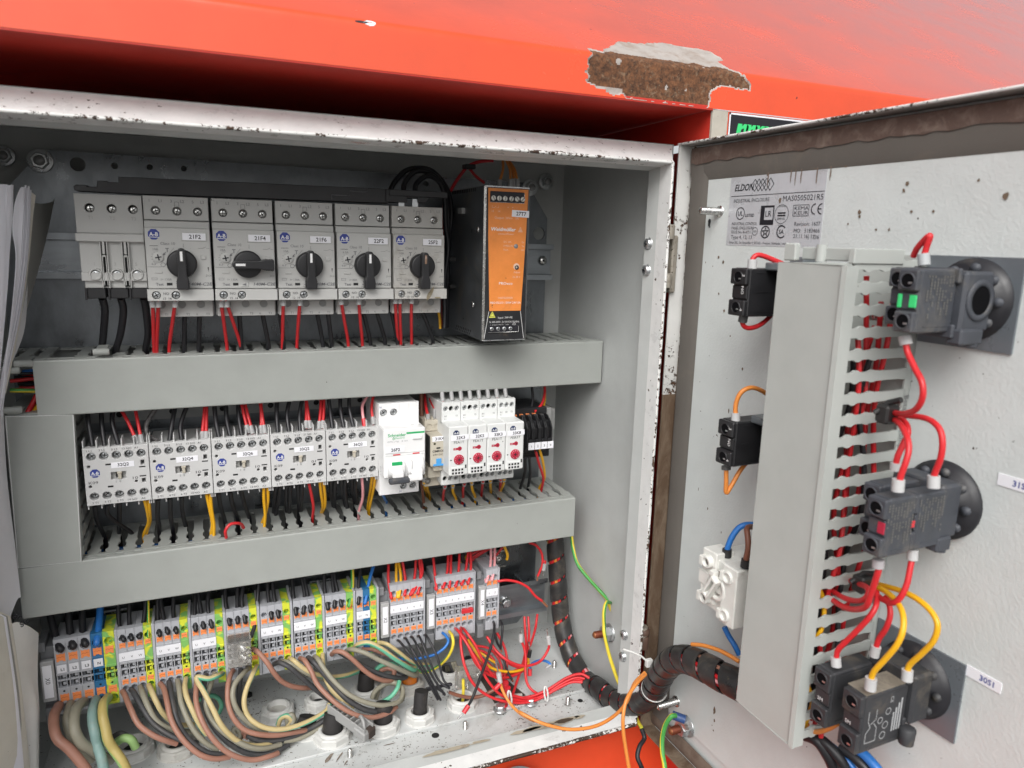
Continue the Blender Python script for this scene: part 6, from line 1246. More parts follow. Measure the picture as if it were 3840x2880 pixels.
rw_([(1165,415,122),(1250,405,120),(1350,425,118),(1430,470,116),(1490,540,114),(1550,585,112)],'red wire crossing the bare rail to a frayed copper end','red',1.35,[(py(I0,1550,585,112),py(I0,1595,632,112),1.2,copper,'bare_end')])
rw_([(1440,80,140),(1500,105,138),(1545,170,136),(1555,260,134),(1530,330,134),(1512,370,134)],'red wire curving down with frayed end above the bare rail','red',1.35,[(py(I0,1512,365,134),py(I0,1508,408,134),.8,copper,'bare_end')])
rw_([(1560,250,132),(1580,240,132),(1570,285,132)],'thin red lead with grey ferrule above the rail end','red',.8,[(py(I0,1574,262,132),py(I0,1563,320,132),2.0,sl_g,'sleeve'),(py(I0,1563,320,132),py(I0,1554,368,132),.8,bright,'metal_pin')])
rw_([(1215,90,150),(1235,140,148),(1252,190,146),(1245,228,146)],'yellow wire end hooked out below the lower duct','yellow',1.5)
for i,(pts,c_) in enumerate((([(1110,110,158),(960,200,158),(860,290,158),(760,370,158)],'red'),([(1150,100,160),(1000,190,160),(890,280,160),(740,400,160)],'red'),([(1060,120,156),(930,185,156),(830,280,156),(700,420,156)],'red'),([(930,150,154),(870,240,154),(790,320,154),(740,390,154)],'yellow'),([(1110,210,158),(1040,270,158),(980,370,158)],'yellow'),([(1210,120,158),(1130,220,158),(1060,330,158)],'red'))):
    rw_(pts,'%s wire slanting behind the upper side of strip X3, %s of its bundle'%(c_,('top','second','third','fourth','fifth','last')[i]),c_,1.35)
tube_=MB().tube([py(I0,855,180,150),py(I0,870,240,149),py(I0,905,255,150)],2.2,sl_k,8).build('cable_tie'); tag(tube_,'black cable tie around the slanting bundle above strip X3','cable tie')
for P in (py(I0,1585,1385,70),py(I0,1270,1425,73)):
    mb=MB()
    for q in (0,): 
        pts=[P+Vector((math.sin(a)*1.8,math.cos(a)*2.5,math.cos(a)*7 if False else math.cos(a)*6.4)) for a in [i/14*2*math.pi for i in range(15)]]
        mb.tube(pts,1.0,M('tie_white',(.62,.62,.60),.35),6)
    tag(mb.build('cable_tie'),'white cable tie around the red bundle, %s'%('nearer the spiral wrap' if P.x>420 else 'above the floor sticker'),'cable tie')
# --- orange wires
g='orange wires running from the tangle to the door'
P=[py(I0,1188,1290,82),py(I0,1215,1370,74),py(I0,1275,1470,64),py(I0,1360,1555,52),py(I0,1480,1620,38)]+[py(J0,*q) for q in ((110,1175,22),(280,1262,8),(480,1318,-8),(640,1322,-20),(800,1285,-32),(940,1200,-42),(1030,1100,-48),(1070,1010,-50),(1110,920,-50),(1195,835,-46))]
wire('orange',1.45,P,'orange wire with grey ferrule sagging over the rim to the wrap',g,k=8,sleeves=[(py(I0,1188,1290,82),py(I0,1174,1205,84),2.4,sl_w,'sleeve'),(py(I0,1172,1205,84),py(I0,1150,1100,86),.8,bright,'metal_pin')])
wire('orange',1.5,[py(J0,*q) for q in ((1200,850,-48),(1130,920,-56),(1060,1020,-62),(1020,1120,-66),(1005,1240,-70),(1010,1360,-72),(1030,1500,-74),(1060,1680,-78))],'orange wire hanging down in front of the red lower panel',g,k=8)
wire('orange',1.6,[pd(J0,*q) for q in ((1600,590,24),(1700,600,22),(1830,640,20),(1930,690,18),(2010,740,16))],'orange wire running above the spiral wrap to the door duct',g)
# --- earth wires
g='green-yellow earth wires at the hinge side'
wire('gy',1.75,[py(I0,1803,20,128),py(I0,1820,140,118),py(I0,1860,270,108),py(I0,1960,400,96),py(I0,2060,510,86),py(I0,2130,590,76)],'green-yellow wire coming from the lower duct to right wall bolt',g,sleeves=[(py(I0,2130,590,76),py(I0,2180,720,70),2.9,M('sleeve_yellow',(.80,.62,.03),.4),'lug_sleeve'),(py(I0,2180,720,70),py(I0,2195,800,69),2.4,zinc,'lug_ring')])
wire('gy',1.8,[py(I0,2140,600,70),py(I0,2105,600,62),py(I0,2085,680,58),py(I0,2085,800,56)]+[py(J0,*q) for q in ((845,500,52),(880,660,48),(930,820,42),(990,970,34),(1080,1120,20),(1130,1250,5),(1165,1310,-5))],'green-yellow wire from right wall bolt down behind the wrap',g)
wire('gy',2.0,[pd(J0,*q) for q in ((1460,1205,17),(1420,1215,22),(1370,1290,25),(1345,1400,27),(1345,1520,29),(1365,1640,31),(1372,1760,33))],'green-yellow wire from blue lug of the door bolt downwards',g,sleeves=[(pd(J0,1430,1200,17),pd(J0,1540,1240,9),3.6,M('sleeve_blue',(.03,.07,.20),.4),'lug_sleeve'),(pd(J0,1530,1235,9),pd(J0,1560,1290,2),4.2,zinc,'lug_ring')])
wire('black',2.1,[py(J0,*q) for q in ((1165,1320,-6),(1190,1400,-10),(1150,1470,-14),(1130,1560,-18),(1160,1640,-22),(1190,1720,-24))],'dirty black wire hanging at the hinge corner below cabinet',g)
# --- loops above the power supply
g='black wires arching between busbar and power supply'
for i,(pts) in enumerate(([(1160,495,118),(1200,420,124),(1290,325,130),(1400,300,134),(1510,320,138),(1600,400,142),(1665,520,146),(1690,700,150),(1668,900,150),(1655,1200,150),(1650,1500,146),(1648,1680,140)],[(1272,500,116),(1290,420,122),(1360,340,126),(1450,325,130),(1550,370,134),(1620,470,138),(1650,600,140),(1660,800,142),(1640,1100,142),(1636,1400,140),(1640,1680,136)],[(1372,510,114),(1385,440,118),(1440,385,122),(1510,370,126),(1590,430,130),(1630,560,132),(1640,800,134),(1660,1000,134),(1625,1300,134),(1630,1500,132),(1628,1680,130)])):
    wire('black',2.2,[py(B0,*q) for q in pts],'%s black wire arch rising from the comb busbar'%('outer','middle','inner')[i],g)
wire('red',1.5,[py(B0,*q) for q in ((1680,500,150),(1720,430,152),(1790,330,152),(1840,280,152),(1930,245,150),(2050,235,148))],'dark red wire rising over the power supply corner',g)
wire('red',1.3,[py(B0,*q) for q in ((1840,300,152),(1900,370,150),(1975,430,148))],'red wire crossing to the power supply top',g)
wire('red',1.3,[py(B0,*q) for q in ((1625,600,152),(1618,900,150),(1615,1300,148),(1612,1680,144))],'red wire hanging between motor switch 25F2 and power supply',g)
wire('yellow',1.3,[py(B0,*q) for q in ((1560,1480,140),(1585,1580,138),(1592,1690,136))],'yellow wire hanging below the right end of switch 25F2',g)
for i,(a,b) in enumerate((((1120,235,135),(1090,420,118)),((1150,235,135),(1185,415,118)),((1170,235,137),(1245,415,118)),((1165,240,138),(1215,412,120)))):
    p0=py(C0,*a); p1=py(C0,*b); wire('orange',1.25,[p0,(p0+p1)/2+Vector((1.5,0,1)),p1],'%s orange wire entering the power supply from above'%('leftmost','second','third','rightmost')[i],g,sleeves=[(p1+Vector((0,0,2)),p1+Vector((0,0,-6)),1.9,sl_g,'ferrule_sleeve')])
for q in ((1835,290),(1690,1085),(1700,1320)):
    P=py(B0,*q,148); tag(MB().box(P.x-5,P.x+5,P.y-6,P.y+3,P.z-2,P.z+2,sl_k,.6).build('cable_tie'),'black cable tie on the wires beside the power supply, %s'%('top' if q[1]<400 else 'middle' if q[1]<1200 else 'lowest'),'cable tie')
# --- wires peeking out at upper right of the fuse terminals
g='wires above and beside the fuse terminals'
for col,p,nm in (('red',[(1572,100,140),(1572,180,136),(1545,270,130),(1485,330,124)],'red wire curving onto the fuse terminals from above'),('yellow',[(1575,170,144),(1568,260,138),(1535,335,130)],'yellow wire curving behind the red one above the fuse terminals'),('black',[(1462,110,140),(1470,220,136),(1450,330,130)],'black wire pair falling behind the fuse terminals'),('red',[(530,150,150),(545,280,130),(565,370,118)],'left red wire entering relay 31K4 from above'),('red',[(580,150,150),(590,240,134),(645,330,118)],'middle red wire entering relay 31K4 from above'),('red',[(600,150,152),(610,240,136),(625,325,120)],'right red wire entering relay 31K4 from above')):
    P=[py(F0,*q) for q in p]; s=[]
    if '31K4' in nm: s=[(P[-1]+Vector((0,0,2)),P[-1]+Vector((0,0,-7)),2.,sl_g,'ferrule_sleeve')]
    wire(col,1.4,P,nm,g,sleeves=s)
wire('brown',1.9,[py(F0,*q) for q in ((508,150,140),(508,300,135),(512,450,130))],'brown wire between white breaker and relay 31K4',g)
wire('red',1.9,[py(V1,*q) for q in ((640,1020,125),(560,1180,122),(480,1320,118),(455,1400,118))],'red wire in the open left end of the upper duct',g)
wire('yellow',1.6,[py(V1,*q) for q in ((660,1190,125),(600,1280,122),(530,1390,118))],'yellow wire in the open left end of the upper duct',g)

# ================================================================== CLEAR CONNECTORS
t=thing('lever_connector','clear plastic wire connector hanging in front of the terminals','connector',py(H0,400,770,112))
a=py(H0,300,700,114); b=py(H0,515,870,114)
P_('body',lambda m:m.box(a.x,b.x,107,121,b.z,a.z,clearm,.8))
P_('roof',lambda m:m.box(a.x-.3,b.x+.3,106.4,121.5,a.z,a.z+1.6,clearm,.5))
for q in ((430,760),(440,830)):
    c=py(H0,*q,105); P_('screw_tower',lambda m:m.lathe((c.x,107,c.z),Vector((.55,-1,-.25)),[(0,4.4),(8,4.1),(8.2,3.4),(8.21,1.8),(4,1.7)],clearm,20))
    P_('inner_screw',lambda m:m.lathe((c.x,107,c.z),Vector((.55,-1,-.25)),[(0,1.9),(3.4,1.9),(3.6,.01)],zinc,14))
t=thing('lever_connector','smudged clear connector standing over a gland right of the black cables','connector',py(I0,900,1230,110))
a=py(I0,812,1180,112); b=py(I0,905,1340,112)
P_('body',lambda m:(m.box(a.x,b.x,108,118,b.z,a.z,clearm,.8),m.box(b.x-1,b.x+14,112,124,b.z+8,a.z+1,clearm,1)))
P_('inner_wire',lambda m:m.tube([py(I0,885,1320,110),py(I0,886,1400,108),py(I0,890,1450,106)],1.4,W['gy'],8))
# two hex nuts and fittings on the floor near the tangle
hexf=[(910,1085,FZ),(1185,1500,FZ),(1450,1440,FZ)]
for i,(x,y,z) in enumerate(hexf):
    P=pz(I0,x,y,z+3); P.z=z; t=thing('floor_bolt','zinc hex bolt on the cabinet floor, %s'%('behind the tangle' if i==0 else 'in front beside the tiny white sticker' if i==1 else 'partly under the red bundle'),'bolt',P)
    P_('washer',lambda m:m.lathe(P,(0,0,1),[(0,6.2),(.8,6.2),(.9,3)],zinc,22)); P_('hex_head',lambda m:m.lathe(P+Vector((0,0,.9)),(0,0,1),[(0,4.4),(3.2,4.4),(4,3.7),(4.01,.01)],zinc if i else black_soft,6,False))
    if i==1: P_('lug',lambda m:m.lathe(P+Vector((5,4,1)),(0,0,1),[(0,4.6),(.9,4.6),(.9,2.2)],redp,16))
P=pz(I0,1310,1490,FZ); t=MB(); t.box(P.x-8,P.x+10,P.y-2.6,P.y+2.6,FZ+.05,FZ+.3,sticker,.05); t.text('30XJ6',(P.x+1,P.y,FZ+.32),3.6,ink,X,Y_); tag(t.build('floor_sticker'),'tiny white sticker lettered 30XJ6 on the cabinet floor','sticker')
mb=MB(); a=pz(I0,960,1170,FZ+.4); b=pz(I0,1110,1150,FZ+.4); c=pz(I0,1410,1400,FZ+.4); d=pz(I0,1140,1470,FZ+.4)
mb.quad(a,d,c,b,M('slot_dark',(.05,.042,.035),.8)); t=thing('floor_slot','dark cut-out with pale strip in cabinet floor below the red tangle','slot',(a+c)/2); mb.build('opening',t)
P_('strip',lambda m:m.tube([a.lerp(d,.9)+Vector((3,0,1)),c.lerp(d,.3)+Vector((0,2,1)),c+Vector((-4,0,1))],2.2,M('grey_beige',(.42,.41,.38),.6,specks=.5),6),t)
P_('bracket',lambda m:m.box((a.x+b.x)/2+4,(a.x+b.x)/2+18,a.y-30,a.y-8,FZ+.5,FZ+7,M('grey_beige',(.42,.41,.38),.6),.6),t)
P_('red_splice',lambda m:(m.cyl(py(I0,1235,1290,88),(0,.1,-1),3.0,8,redp,12),m.cyl(py(I0,1250,1330,86),(0,.1,-1),3.2,9,redp,12)),t)

# ================================================================== CABLE GLANDS ON THE FLOOR
gl=[(204.5,140.7,15.5,'open','empty gland nut with a wide bore behind the green loops'),(246.3,91.3,16.5,'blk','large gland nut with a thick black cable, centre of floor'),(325.0,88.6,14.,'fan','gland nut holding the black cable of the thin black wires'),(285.7,140.9,15,'blk','rear gland nut with a black cable near the round loop'),(290.4,87.9,15.5,'blk','gland nut with black cable right of the grey bracket piece'),(241.2,142.4,13,'hole','rear gland nut with a half open bore'),(328.1,136.8,14.5,'org','soiled gland nut with an orange plug'),(86.4,133.5,17,'open2','large gland nut at far left behind the feed cables'),(120.7,121.9,16,'dirt','soiled gland nut under the brown and black loops'),(167.4,111.8,15,'hole','gland nut hidden below the third group loops'),(368.5,94.2,15,'gyw','gland nut with a green-yellow wire beside the clear connector'),(370.7,141.6,14,'coil','rear gland nut with coiled grey wires'),(226,108,15,'half','gland nut half under the black loop'),(181.1,168.9,8,'hole','small dark opening near the rear edge')]
for (x,y,r,kd,lab_) in gl:
    if kd=='hole' and r==8: continue
    y+=6 if False else 0
    t=thing('cable_gland',lab_,'cable gland',(x,y,FZ)); mt=glandb if kd in('dirt','org') else glandm; a0=x*.37
    def nut(m):
        m.lathe((x,y,FZ),(0,0,1),[(0,r*1.02),(1.2,r*1.02),(1.21,r*.9)],mt,28)
        A=Matrix.Rotation(a0,3,'Z'); n=8
        prof=[(1.2,r*.99),(6.2,r*.99),(7.2,r*.90),(7.21,r*.72)]
        ax=Vector((0,0,1)); vs_=[Vector((x,y,FZ))+ax*h+A@Vector((math.cos(2*math.pi*i/n)*q,math.sin(2*math.pi*i/n)*q,0)) for h,q in prof for i in range(n)]
        m.add(vs_,[(k*n+i,k*n+(i+1)%n,(k+1)*n+(i+1)%n,(k+1)*n+i) for k in range(3) for i in range(n)],mt)
    P_('hex_nut',nut); br=r*.56
    P_('thread_collar',lambda m:m.lathe((x,y,FZ+6.9),(0,0,1),[(0,r*.78),(2.2,r*.74),(2.3,br+.6),(1.7,br),(-3,br),(-3.1,br*.98),(-6,br*.9)],mt,30))
    P_('bore',lambda m:m.cyl((x,y,FZ+1.5 if kd not in('open',) else FZ+3.6),(0,0,1),br*1.02,.2,hole if kd!='open' else glandb,24))
    if kd in('blk','fan','half'):
        q=br*(.92 if kd!='fan' else .8); hgt={'blk':22,'fan':26,'half':12}[kd]
        P_('cable',lambda m:m.tube([(x,y,FZ+2),(x,y,FZ+10),(x+1,y+1,FZ+hgt*.8),(x+2,y+2,FZ+hgt+1)],q,rubber,18))
    if kd=='org': P_('plug',lambda m:m.lathe((x,y,FZ+6),(0,0,1),[(0,br*.9),(6,br*.85),(8,br*.5),(8.1,.01)],M('orange_plug',(.70,.20,.02),.45,specks=.5),20))
    if kd=='gyw': P_('core',lambda m:m.tube([(x,y,FZ+3),(x+.5,y,FZ+14),(x+.5,y+1,FZ+26)],1.5,W['gy'],8))
    if kd in('coil',): P_('core',lambda m:[m.tube([(x-4+i*3,y+6,FZ+3),(x-6+i*3,y+3,FZ+12),(x-1+i*3,y-2,FZ+16),(x+4+i*2,y,FZ+4)],1.8,W['fgrey' if i else 'fblack'],8) for i in range(3)])
for i,(c,pts,lb_) in enumerate(((P0,[(1500,800,112),(1530,730,112),(1600,705,110),(1640,760,108),(1600,820,108)],'green-yellow stub curling out behind the fourth loop'),(P0,[(1610,830,110),(1600,740,110),(1640,690,110),(1665,740,108),(1640,800,106)],'dusty grey stub curling out behind the fourth loop'),(P0,[(1060,900,110),(1040,850,112),(1080,830,112),(1110,880,110),(1100,940,108)],'dusty grey stub standing left of the low loops'),(P0,[(1120,880,108),(1150,870,108),(1165,930,106),(1140,970,106)],'brown stub standing left of the low loops'),(P0,[(1200,950,104),(1250,945,104),(1255,990,102),(1210,1000,102)],'dusty beige stub curling between the low loops'),(R0,[(1470,1600,100),(1560,1560,98),(1650,1600,96),(1700,1680,96)],'dusty black core bunched behind the green-yellow feed cable'),(R0,[(1500,1680,92),(1600,1620,90),(1700,1640,88),(1760,1740,88)],'thick green-yellow core curling at the first gland'),(Q0,[(540,520,112),(580,440,112),(680,370,110),(780,360,108),(850,430,106),(850,530,106),(770,590,108)],'dusty grey core forming the top of the round loop'),(Q0,[(570,240,128),(640,180,128),(740,165,126),(800,200,124)],'green core arching behind the seventh group cores'),(Q0,[(620,240,126),(700,210,126),(770,240,122),(740,330,120)],'brown core curling behind the seventh group cores'))):
    col=['fgy','fgrey','fgrey','fbrown','fgrey','fblack','fgy2','fgrey','fgy','fbrown'][i]; wire(col,2.3 if i not in (6,) else 3.2,[py(c,*q) for q in pts],lb_,'stubs and curls at the cable glands',n=12)
# grey snap-off bracket lying among the glands
a=py(H0,1210,1250,96); b=py(H0,1530,1480,62); t=thing('loose_bracket','loose grey plastic end bracket lying among the cable glands','bracket',(a+b)/2)
d=(b-a).normalized(); up=Vector((0,0,1)); sd_=d.cross(up).normalized()
def bfr(l,w_,h): return a+d*l+sd_*w_+up*h
ln=(b-a).length
P_('frame',lambda m:(m.box(0,ln,-6,-4.6,-6,4,dgrey2,.3,bfr),m.box(0,ln,4.6,6,-6,4,dgrey2,.3,bfr),m.box(0,ln,-6,6,-6,-4.8,dgrey2,.3,bfr)))
for i in range(6): P_('rib',lambda m:m.box(4+i*ln*.12,5.2+i*ln*.12,-5,5,-5,3.4,dgrey2,.2,bfr))
P_('hook',lambda m:(m.box(ln*.72,ln*1.02,-7,7,-7,1,dgrey2,1,bfr),m.tube([bfr(ln*.7,-3,4),bfr(ln*.78,-1,8),bfr(ln*.88,1,6),bfr(ln*.92,2,0)],1.5,dgrey2,8)))
P_('mud',lambda m:m.box(ln*.9,ln*1.04,-7.4,2,-7.4,1.4,M('mud_dark',(.05,.035,.028),.9,specks=.8),1.2,bfr))

# ================================================================== SPIRAL WRAPPED CABLE
t=thing('spiral_wrapped_cable','thick wire bundle in black spiral wrap crossing from cabinet to door','cable bundle',(480,90,60))
ctr=[py(I0,1650,-120,158),py(I0,1660,60,154),py(I0,1675,250,150),py(I0,1690,450,146),py(I0,1705,650,142),py(I0,1735,850,134),py(I0,1790,1030,122),py(I0,1860,1170,106),py(I0,1950,1290,86)]+[py(J0,*q) for q in ((780,960,62),(900,1060,40),(1030,1105,18),(1150,1095,0),(1250,1020,-12))]+[pd(J0,*q) for q in ((1310,900,14),(1370,800,18),(1450,730,22),(1550,720,24),(1660,760,26),(1780,825,26),(1900,890,24),(2050,960,20))]
cs=spline(ctr,14)
def frames(cs):
    out=[];a=None
    for i in range(len(cs)):
        tg=(cs[min(i+1,len(cs)-1)]-cs[max(i-1,0)]).normalized()
        a=tg.orthogonal() if a is None else a-tg*a.dot(tg); a.normalize(); out.append((cs[i],tg,a.copy(),tg.cross(a)))
    return out
fr=frames(cs); ln=[0]
for i in range(1,len(cs)): ln.append(ln[-1]+(cs[i]-cs[i-1]).length)
def atl(s):
    s=max(0,min(ln[-1]-.01,s)); i=0
    lo_,hi=0,len(ln)-1
    while hi-lo_>1:
        m_=(lo_+hi)//2
        if ln[m_]<=s: lo_=m_
        else: hi=m_
    f=(s-ln[lo_])/(ln[hi]-ln[lo_]); A,B=fr[lo_],fr[hi]; return [A[k].lerp(B[k],f) for k in range(4)]
cols_=['red','red','yellow','black','fbrown','black','red','pink','red','black','red','orange']
for i,c_ in enumerate(cols_):
    pts=[]
    for k in range(0,70):
        p,tg,a_,b_=atl(ln[-1]*k/69); an=i/len(cols_)*2*math.pi+k*.05; pts.append(p+(a_*math.cos(an)+b_*math.sin(an))*6.3)
    MB().tube(pts,1.75,W[c_],6).build('wire_core',t)
def wraproll(s0,s1,pitch,wd,r,nm):
    mb=MB(); n=int((s1-s0)/pitch*26); vs_=[]
    for k in range(n+1):
        q=k/26.0; an=q*2*math.pi; s_=s0+q*pitch
        for j in range(6):
            u=j/5; ss_=s_+wd*u; p,tg,a_,b_=atl(ss_); bulge=r+.28*(1-(2*u-1)**4)+ (.0 if True else 0)+u*.35
            vs_.append(p+(a_*math.cos(an)+b_*math.sin(an))*bulge)
    mb.add(vs_,[(k*6+j,k*6+j+1,(k+1)*6+j+1,(k+1)*6+j) for k in range(n) for j in range(5)],wrap,True)
    vs2=[]
    for k in range(n+1):
        for j in (0,5):
            v=Vector(vs_[k*6+j]); q=k/26.0; s_=s0+q*pitch+wd*(j/5); p=atl(s_)[0]; vs2+= [v,v+(p-v).normalized()*1.1]
    mb.add(vs2,[(k*4+o,k*4+o+1,(k+1)*4+o+1,(k+1)*4+o) for k in range(n) for o in (0,2)],wrap)
    return mb.build(nm,t)
L1=ln[-1]
wraproll(0,L1*.36,22.0,18.6,9.0,'spiral_wrap')
wraproll(L1*.36,L1*.62,15.5,13.2,9.6,'spiral_wrap')
wraproll(L1*.62,L1-4,17.5,14.6,10.6,'spiral_wrap')
# cable tie around the wrap with its free tail
s_t=None
tgt=py(J0,1300,930,-14)
best=min(range(len(cs)),key=lambda i:(cs[i]-tgt).length); p,tg,a_,b_=fr[best]
tie=thing('cable_tie','white cable tie with long tail strapping the spiral wrapped cable','cable tie',p)
P_('strap',lambda m:m.tube([p+(a_*math.cos(q)+b_*math.sin(q))*10.6 for q in [i/24*2*math.pi for i in range(25)]],1.0,M('tie_white',(.62,.62,.60),.35),6),tie)
h0=py(J0,1228,750,-26)
P_('tie_head',lambda m:m.box(h0.x-3,h0.x+3,h0.y-2,h0.y+2,h0.z-3.5,h0.z+3.5,M('tie_white',(.62,.62,.60),.35),.6),tie)
P_('tail',lambda m:m.tube([h0,py(J0,1160,690,-24),py(J0,1080,655,-20),py(J0,1005,632,-16)],.9,M('tie_white',(.62,.62,.60),.35),6),tie)

# ================================================================== DOOR: WIRING DUCT
DZ0,DZ1,DS0,DS1,DWF=133.,416.8,169.,217.5,51.
t=thing('door_wiring_duct','tall grey slotted wiring duct standing on the open door','wiring duct',D(194,20,275))
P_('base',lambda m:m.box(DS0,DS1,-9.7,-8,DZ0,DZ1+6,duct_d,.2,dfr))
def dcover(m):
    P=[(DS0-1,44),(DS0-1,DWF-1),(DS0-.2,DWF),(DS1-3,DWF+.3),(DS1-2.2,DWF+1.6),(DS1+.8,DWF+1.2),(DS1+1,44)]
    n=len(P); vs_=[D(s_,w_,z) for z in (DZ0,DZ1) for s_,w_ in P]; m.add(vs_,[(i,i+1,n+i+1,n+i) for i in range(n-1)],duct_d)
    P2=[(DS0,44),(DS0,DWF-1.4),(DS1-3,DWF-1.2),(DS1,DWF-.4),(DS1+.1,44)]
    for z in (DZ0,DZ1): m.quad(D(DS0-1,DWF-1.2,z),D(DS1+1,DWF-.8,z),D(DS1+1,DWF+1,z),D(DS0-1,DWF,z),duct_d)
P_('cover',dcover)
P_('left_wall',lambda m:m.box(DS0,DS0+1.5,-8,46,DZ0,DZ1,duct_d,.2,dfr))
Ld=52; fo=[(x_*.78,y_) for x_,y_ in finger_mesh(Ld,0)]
z=DZ0+6; me=None; org=D(0,0,0)
while z<DZ1+8:
    for side in (0,):
        if me is None: b_=MB(); b_.poly([fo],1.6,duct_d,D(DS1,-6,0),ZD,DN,0); o=b_.build('finger',t); me=o.data
        else: o=bpy.data.objects.new('finger',me); COL.objects.link(o); o.parent=t; o['_o']=t['_o']
        o.location=(0,0,z*MM)
    z+=12.1
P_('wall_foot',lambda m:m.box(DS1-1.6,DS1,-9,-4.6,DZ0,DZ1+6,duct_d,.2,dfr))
# snapped open fingers above the cover
P_('open_finger',lambda m:(m.box(DS0+2,DS0+11,46,50,DZ1+1,DZ1+11,duct_d,.8,dfr),m.box(DS0+10,DS1-2,42,44,DZ1+2,DZ1+9,duct_d,.5,dfr),m.cyl(D(DS0+24,44,DZ1+1),ZD,3,9.5,duct_d,14),m.box(DS1-3,DS1+1,10,48,DZ1+1,DZ1+9,duct_d,.4,dfr)))
P_('screw',lambda m:m.lathe(D(DS0+6,-8,DZ1+4),DN,[(0,4),(2,3.6),(3,.01)],bright,16))
P_('printing',lambda m:(m.text('Betaduct compliant 2',D(DS1+.25,-6.6,322),5.2,ink_grey,ZD*-1,DN*-1,lift=.3),m.text('0148',D(DS1+.25,-6.6,250),5.2,ink_grey,ZD*-1,DN*-1,lift=.3)))
cg='wires lying inside the door duct'
for i,(c_,r_) in enumerate((('red',1.5),('red',1.5),('red',1.5),('black',1.6),('red',1.5),('orange',1.5),('red',1.5),('black',1.6),('red',1.5),('yellow',1.4),('blue',1.6),('red',1.5))):
    zt_=DZ1-6-(i%4)*14 if c_ not in('yellow','blue','orange') else 250-(i%3)*20
    pts=[D(DS1-6-(i%3)*5+3*math.sin(k*1.9+i),6+(i*3.4)%38+4*math.sin(k*1.3+i*2.3),zt_-(zt_-DZ0+4)*k/8) for k in range(9)]
    wire(c_,r_,pts,'%s wire visible through the slots of the door duct, %s from the door skin'%(c_,['first','second','third','fourth','fifth','sixth','seventh','eighth','ninth','tenth','eleventh','twelfth'][i]),cg)

# ================================================================== DOOR DEVICES
def contact_block(t,s0,s1,z0,z1,w0,w1,mat,marks=None,red=None,side_print=False,nm='contact_block'):
    zc_=(z0+z1)/2
    def f(m):
        m.box(s0,s1,w0,w1-3,z0,z1,mat,.8,dfr)
        m.box(s0,s1,w1-3.4,w1,zc_+5,z1-.3,mat,.7,dfr); m.box(s0,s1,w1-3.4,w1,z0+.3,zc_-5,mat,.7,dfr); m.box(s0+.6,s1-.6,w1-5,w1-2,zc_-4,zc_+4,mat,.4,dfr)
    P_(nm,f,t)
    def scr(z):
        P_('screw_well',lambda m:(m.lathe(D((s0+s1)/2,w1-.2,z),DN,[(0,4.1),(.55,4.0),(.6,3.4),(.3,3.3)],mat,20),m.lathe(D((s0+s1)/2,w1,z),DN,[(.05,3.4),(.06,.01)],M('well_shade',(.004,.004,.005),.9,spec=.1),18),m.box((s0+s1)/2+.6,(s0+s1)/2+2.6,w1+.06,w1+.2,z-1.4,z-.6,zinc,.02,dfr)),t)  # flat near-black disc paints in the shade of a deep screw well
    scr(z1-5.6); scr(z0+5.6)
    P_('side_ridge',lambda m:[m.box(s1-.1,s1+.25,w0+2,w1-8,z,z+.5,mat,.05,dfr) for z in (z0+3,zc_,z1-3)],t,kind='stuff')
    if marks: P_('printing',lambda m:[m.text(a,D(s1-2.2,w1+.1,z),3.3,ink_white,ZD*-1,DE) for a,z in marks],t)
    if red: P_('indicator',lambda m:m.box((s0+s1)/2+1,s1-.4,w1-2.1,w1-1.4,zc_-3,zc_+3,red,.2,dfr),t)
def side_text(t,s,w_mid,z_mid,tall=26,seed=1):
    rnd=random.Random(seed)
    def f(m):
        for i in range(9):
            y_=w_mid-10+i*2.2; L_=tall*(.4+.5*rnd.random()); 
            for k in range(int(L_/1.4)):
                z=z_mid+tall/2-k*1.4-rnd.random()*.3
                if rnd.random()<.78: m.quad(D(s+.3,y_,z-1),D(s+.3,y_+1.0,z-1),D(s+.3,y_+1.0,z),D(s+.3,y_,z),M('faint_print',(.14,.135,.125),.6))
    P_('side_print',f,t,kind='stuff')
def adapter(t,s,z,wa,mat,ring=21.5,latch=True):
    P_('mounting_collar',lambda m:(m.lathe(D(s,-9.8,z),DN,[(0,ring),(2.4,ring),(3.2,ring*.93),(5.4,ring*.9),(5.5,ring*.62),(12,ring*.62)],M('black_ring',(.02,.02,.024),.45,blotch=.3,bls=30,dirt=(.12,.10,.08)),36)),t)
    for i in range(9): a=i/9*2*math.pi; P_('collar_tooth',lambda m:m.lathe(D(s+ring*.78*math.cos(a),-7,z+ring*.78*math.sin(a)),DN,[(0,2.6),(5,2.4),(5.1,.01)],mat,8),t)
    P_('adapter_frame',lambda m:(m.box(s-15,s+15,-2,wa,z-15,z+15,mat,1.5,dfr),m.box(s-13,s+13,wa-.2,wa+2.4,z+9,z+16.5,mat,.8,dfr),m.box(s-13,s+13,wa-.2,wa+2.4,z-18,z-11,mat,.8,dfr)),t)
    if latch: P_('latch',lambda m:(m.box(s+9,s+17,4,wa+1,z-21,z-13,mat,1,dfr),m.lathe(D(s+13,8,z-22),ZD,[(0,3.6),(6,4),(9,3)],mat,12)),t)
def ferr(P,dirv,ln_=9,r=2.5,mt=None,nm='ferrule_sleeve'): return (P,P+Vector(dirv)*ln_,r,mt or sl_w,nm)
def backplate(t,s0,s1,z0,z1): P_('anti_turn_plate',lambda m:m.box(s0,s1,-9.8,-8.6,z0,z1,plate_grey,.1,dfr),t)
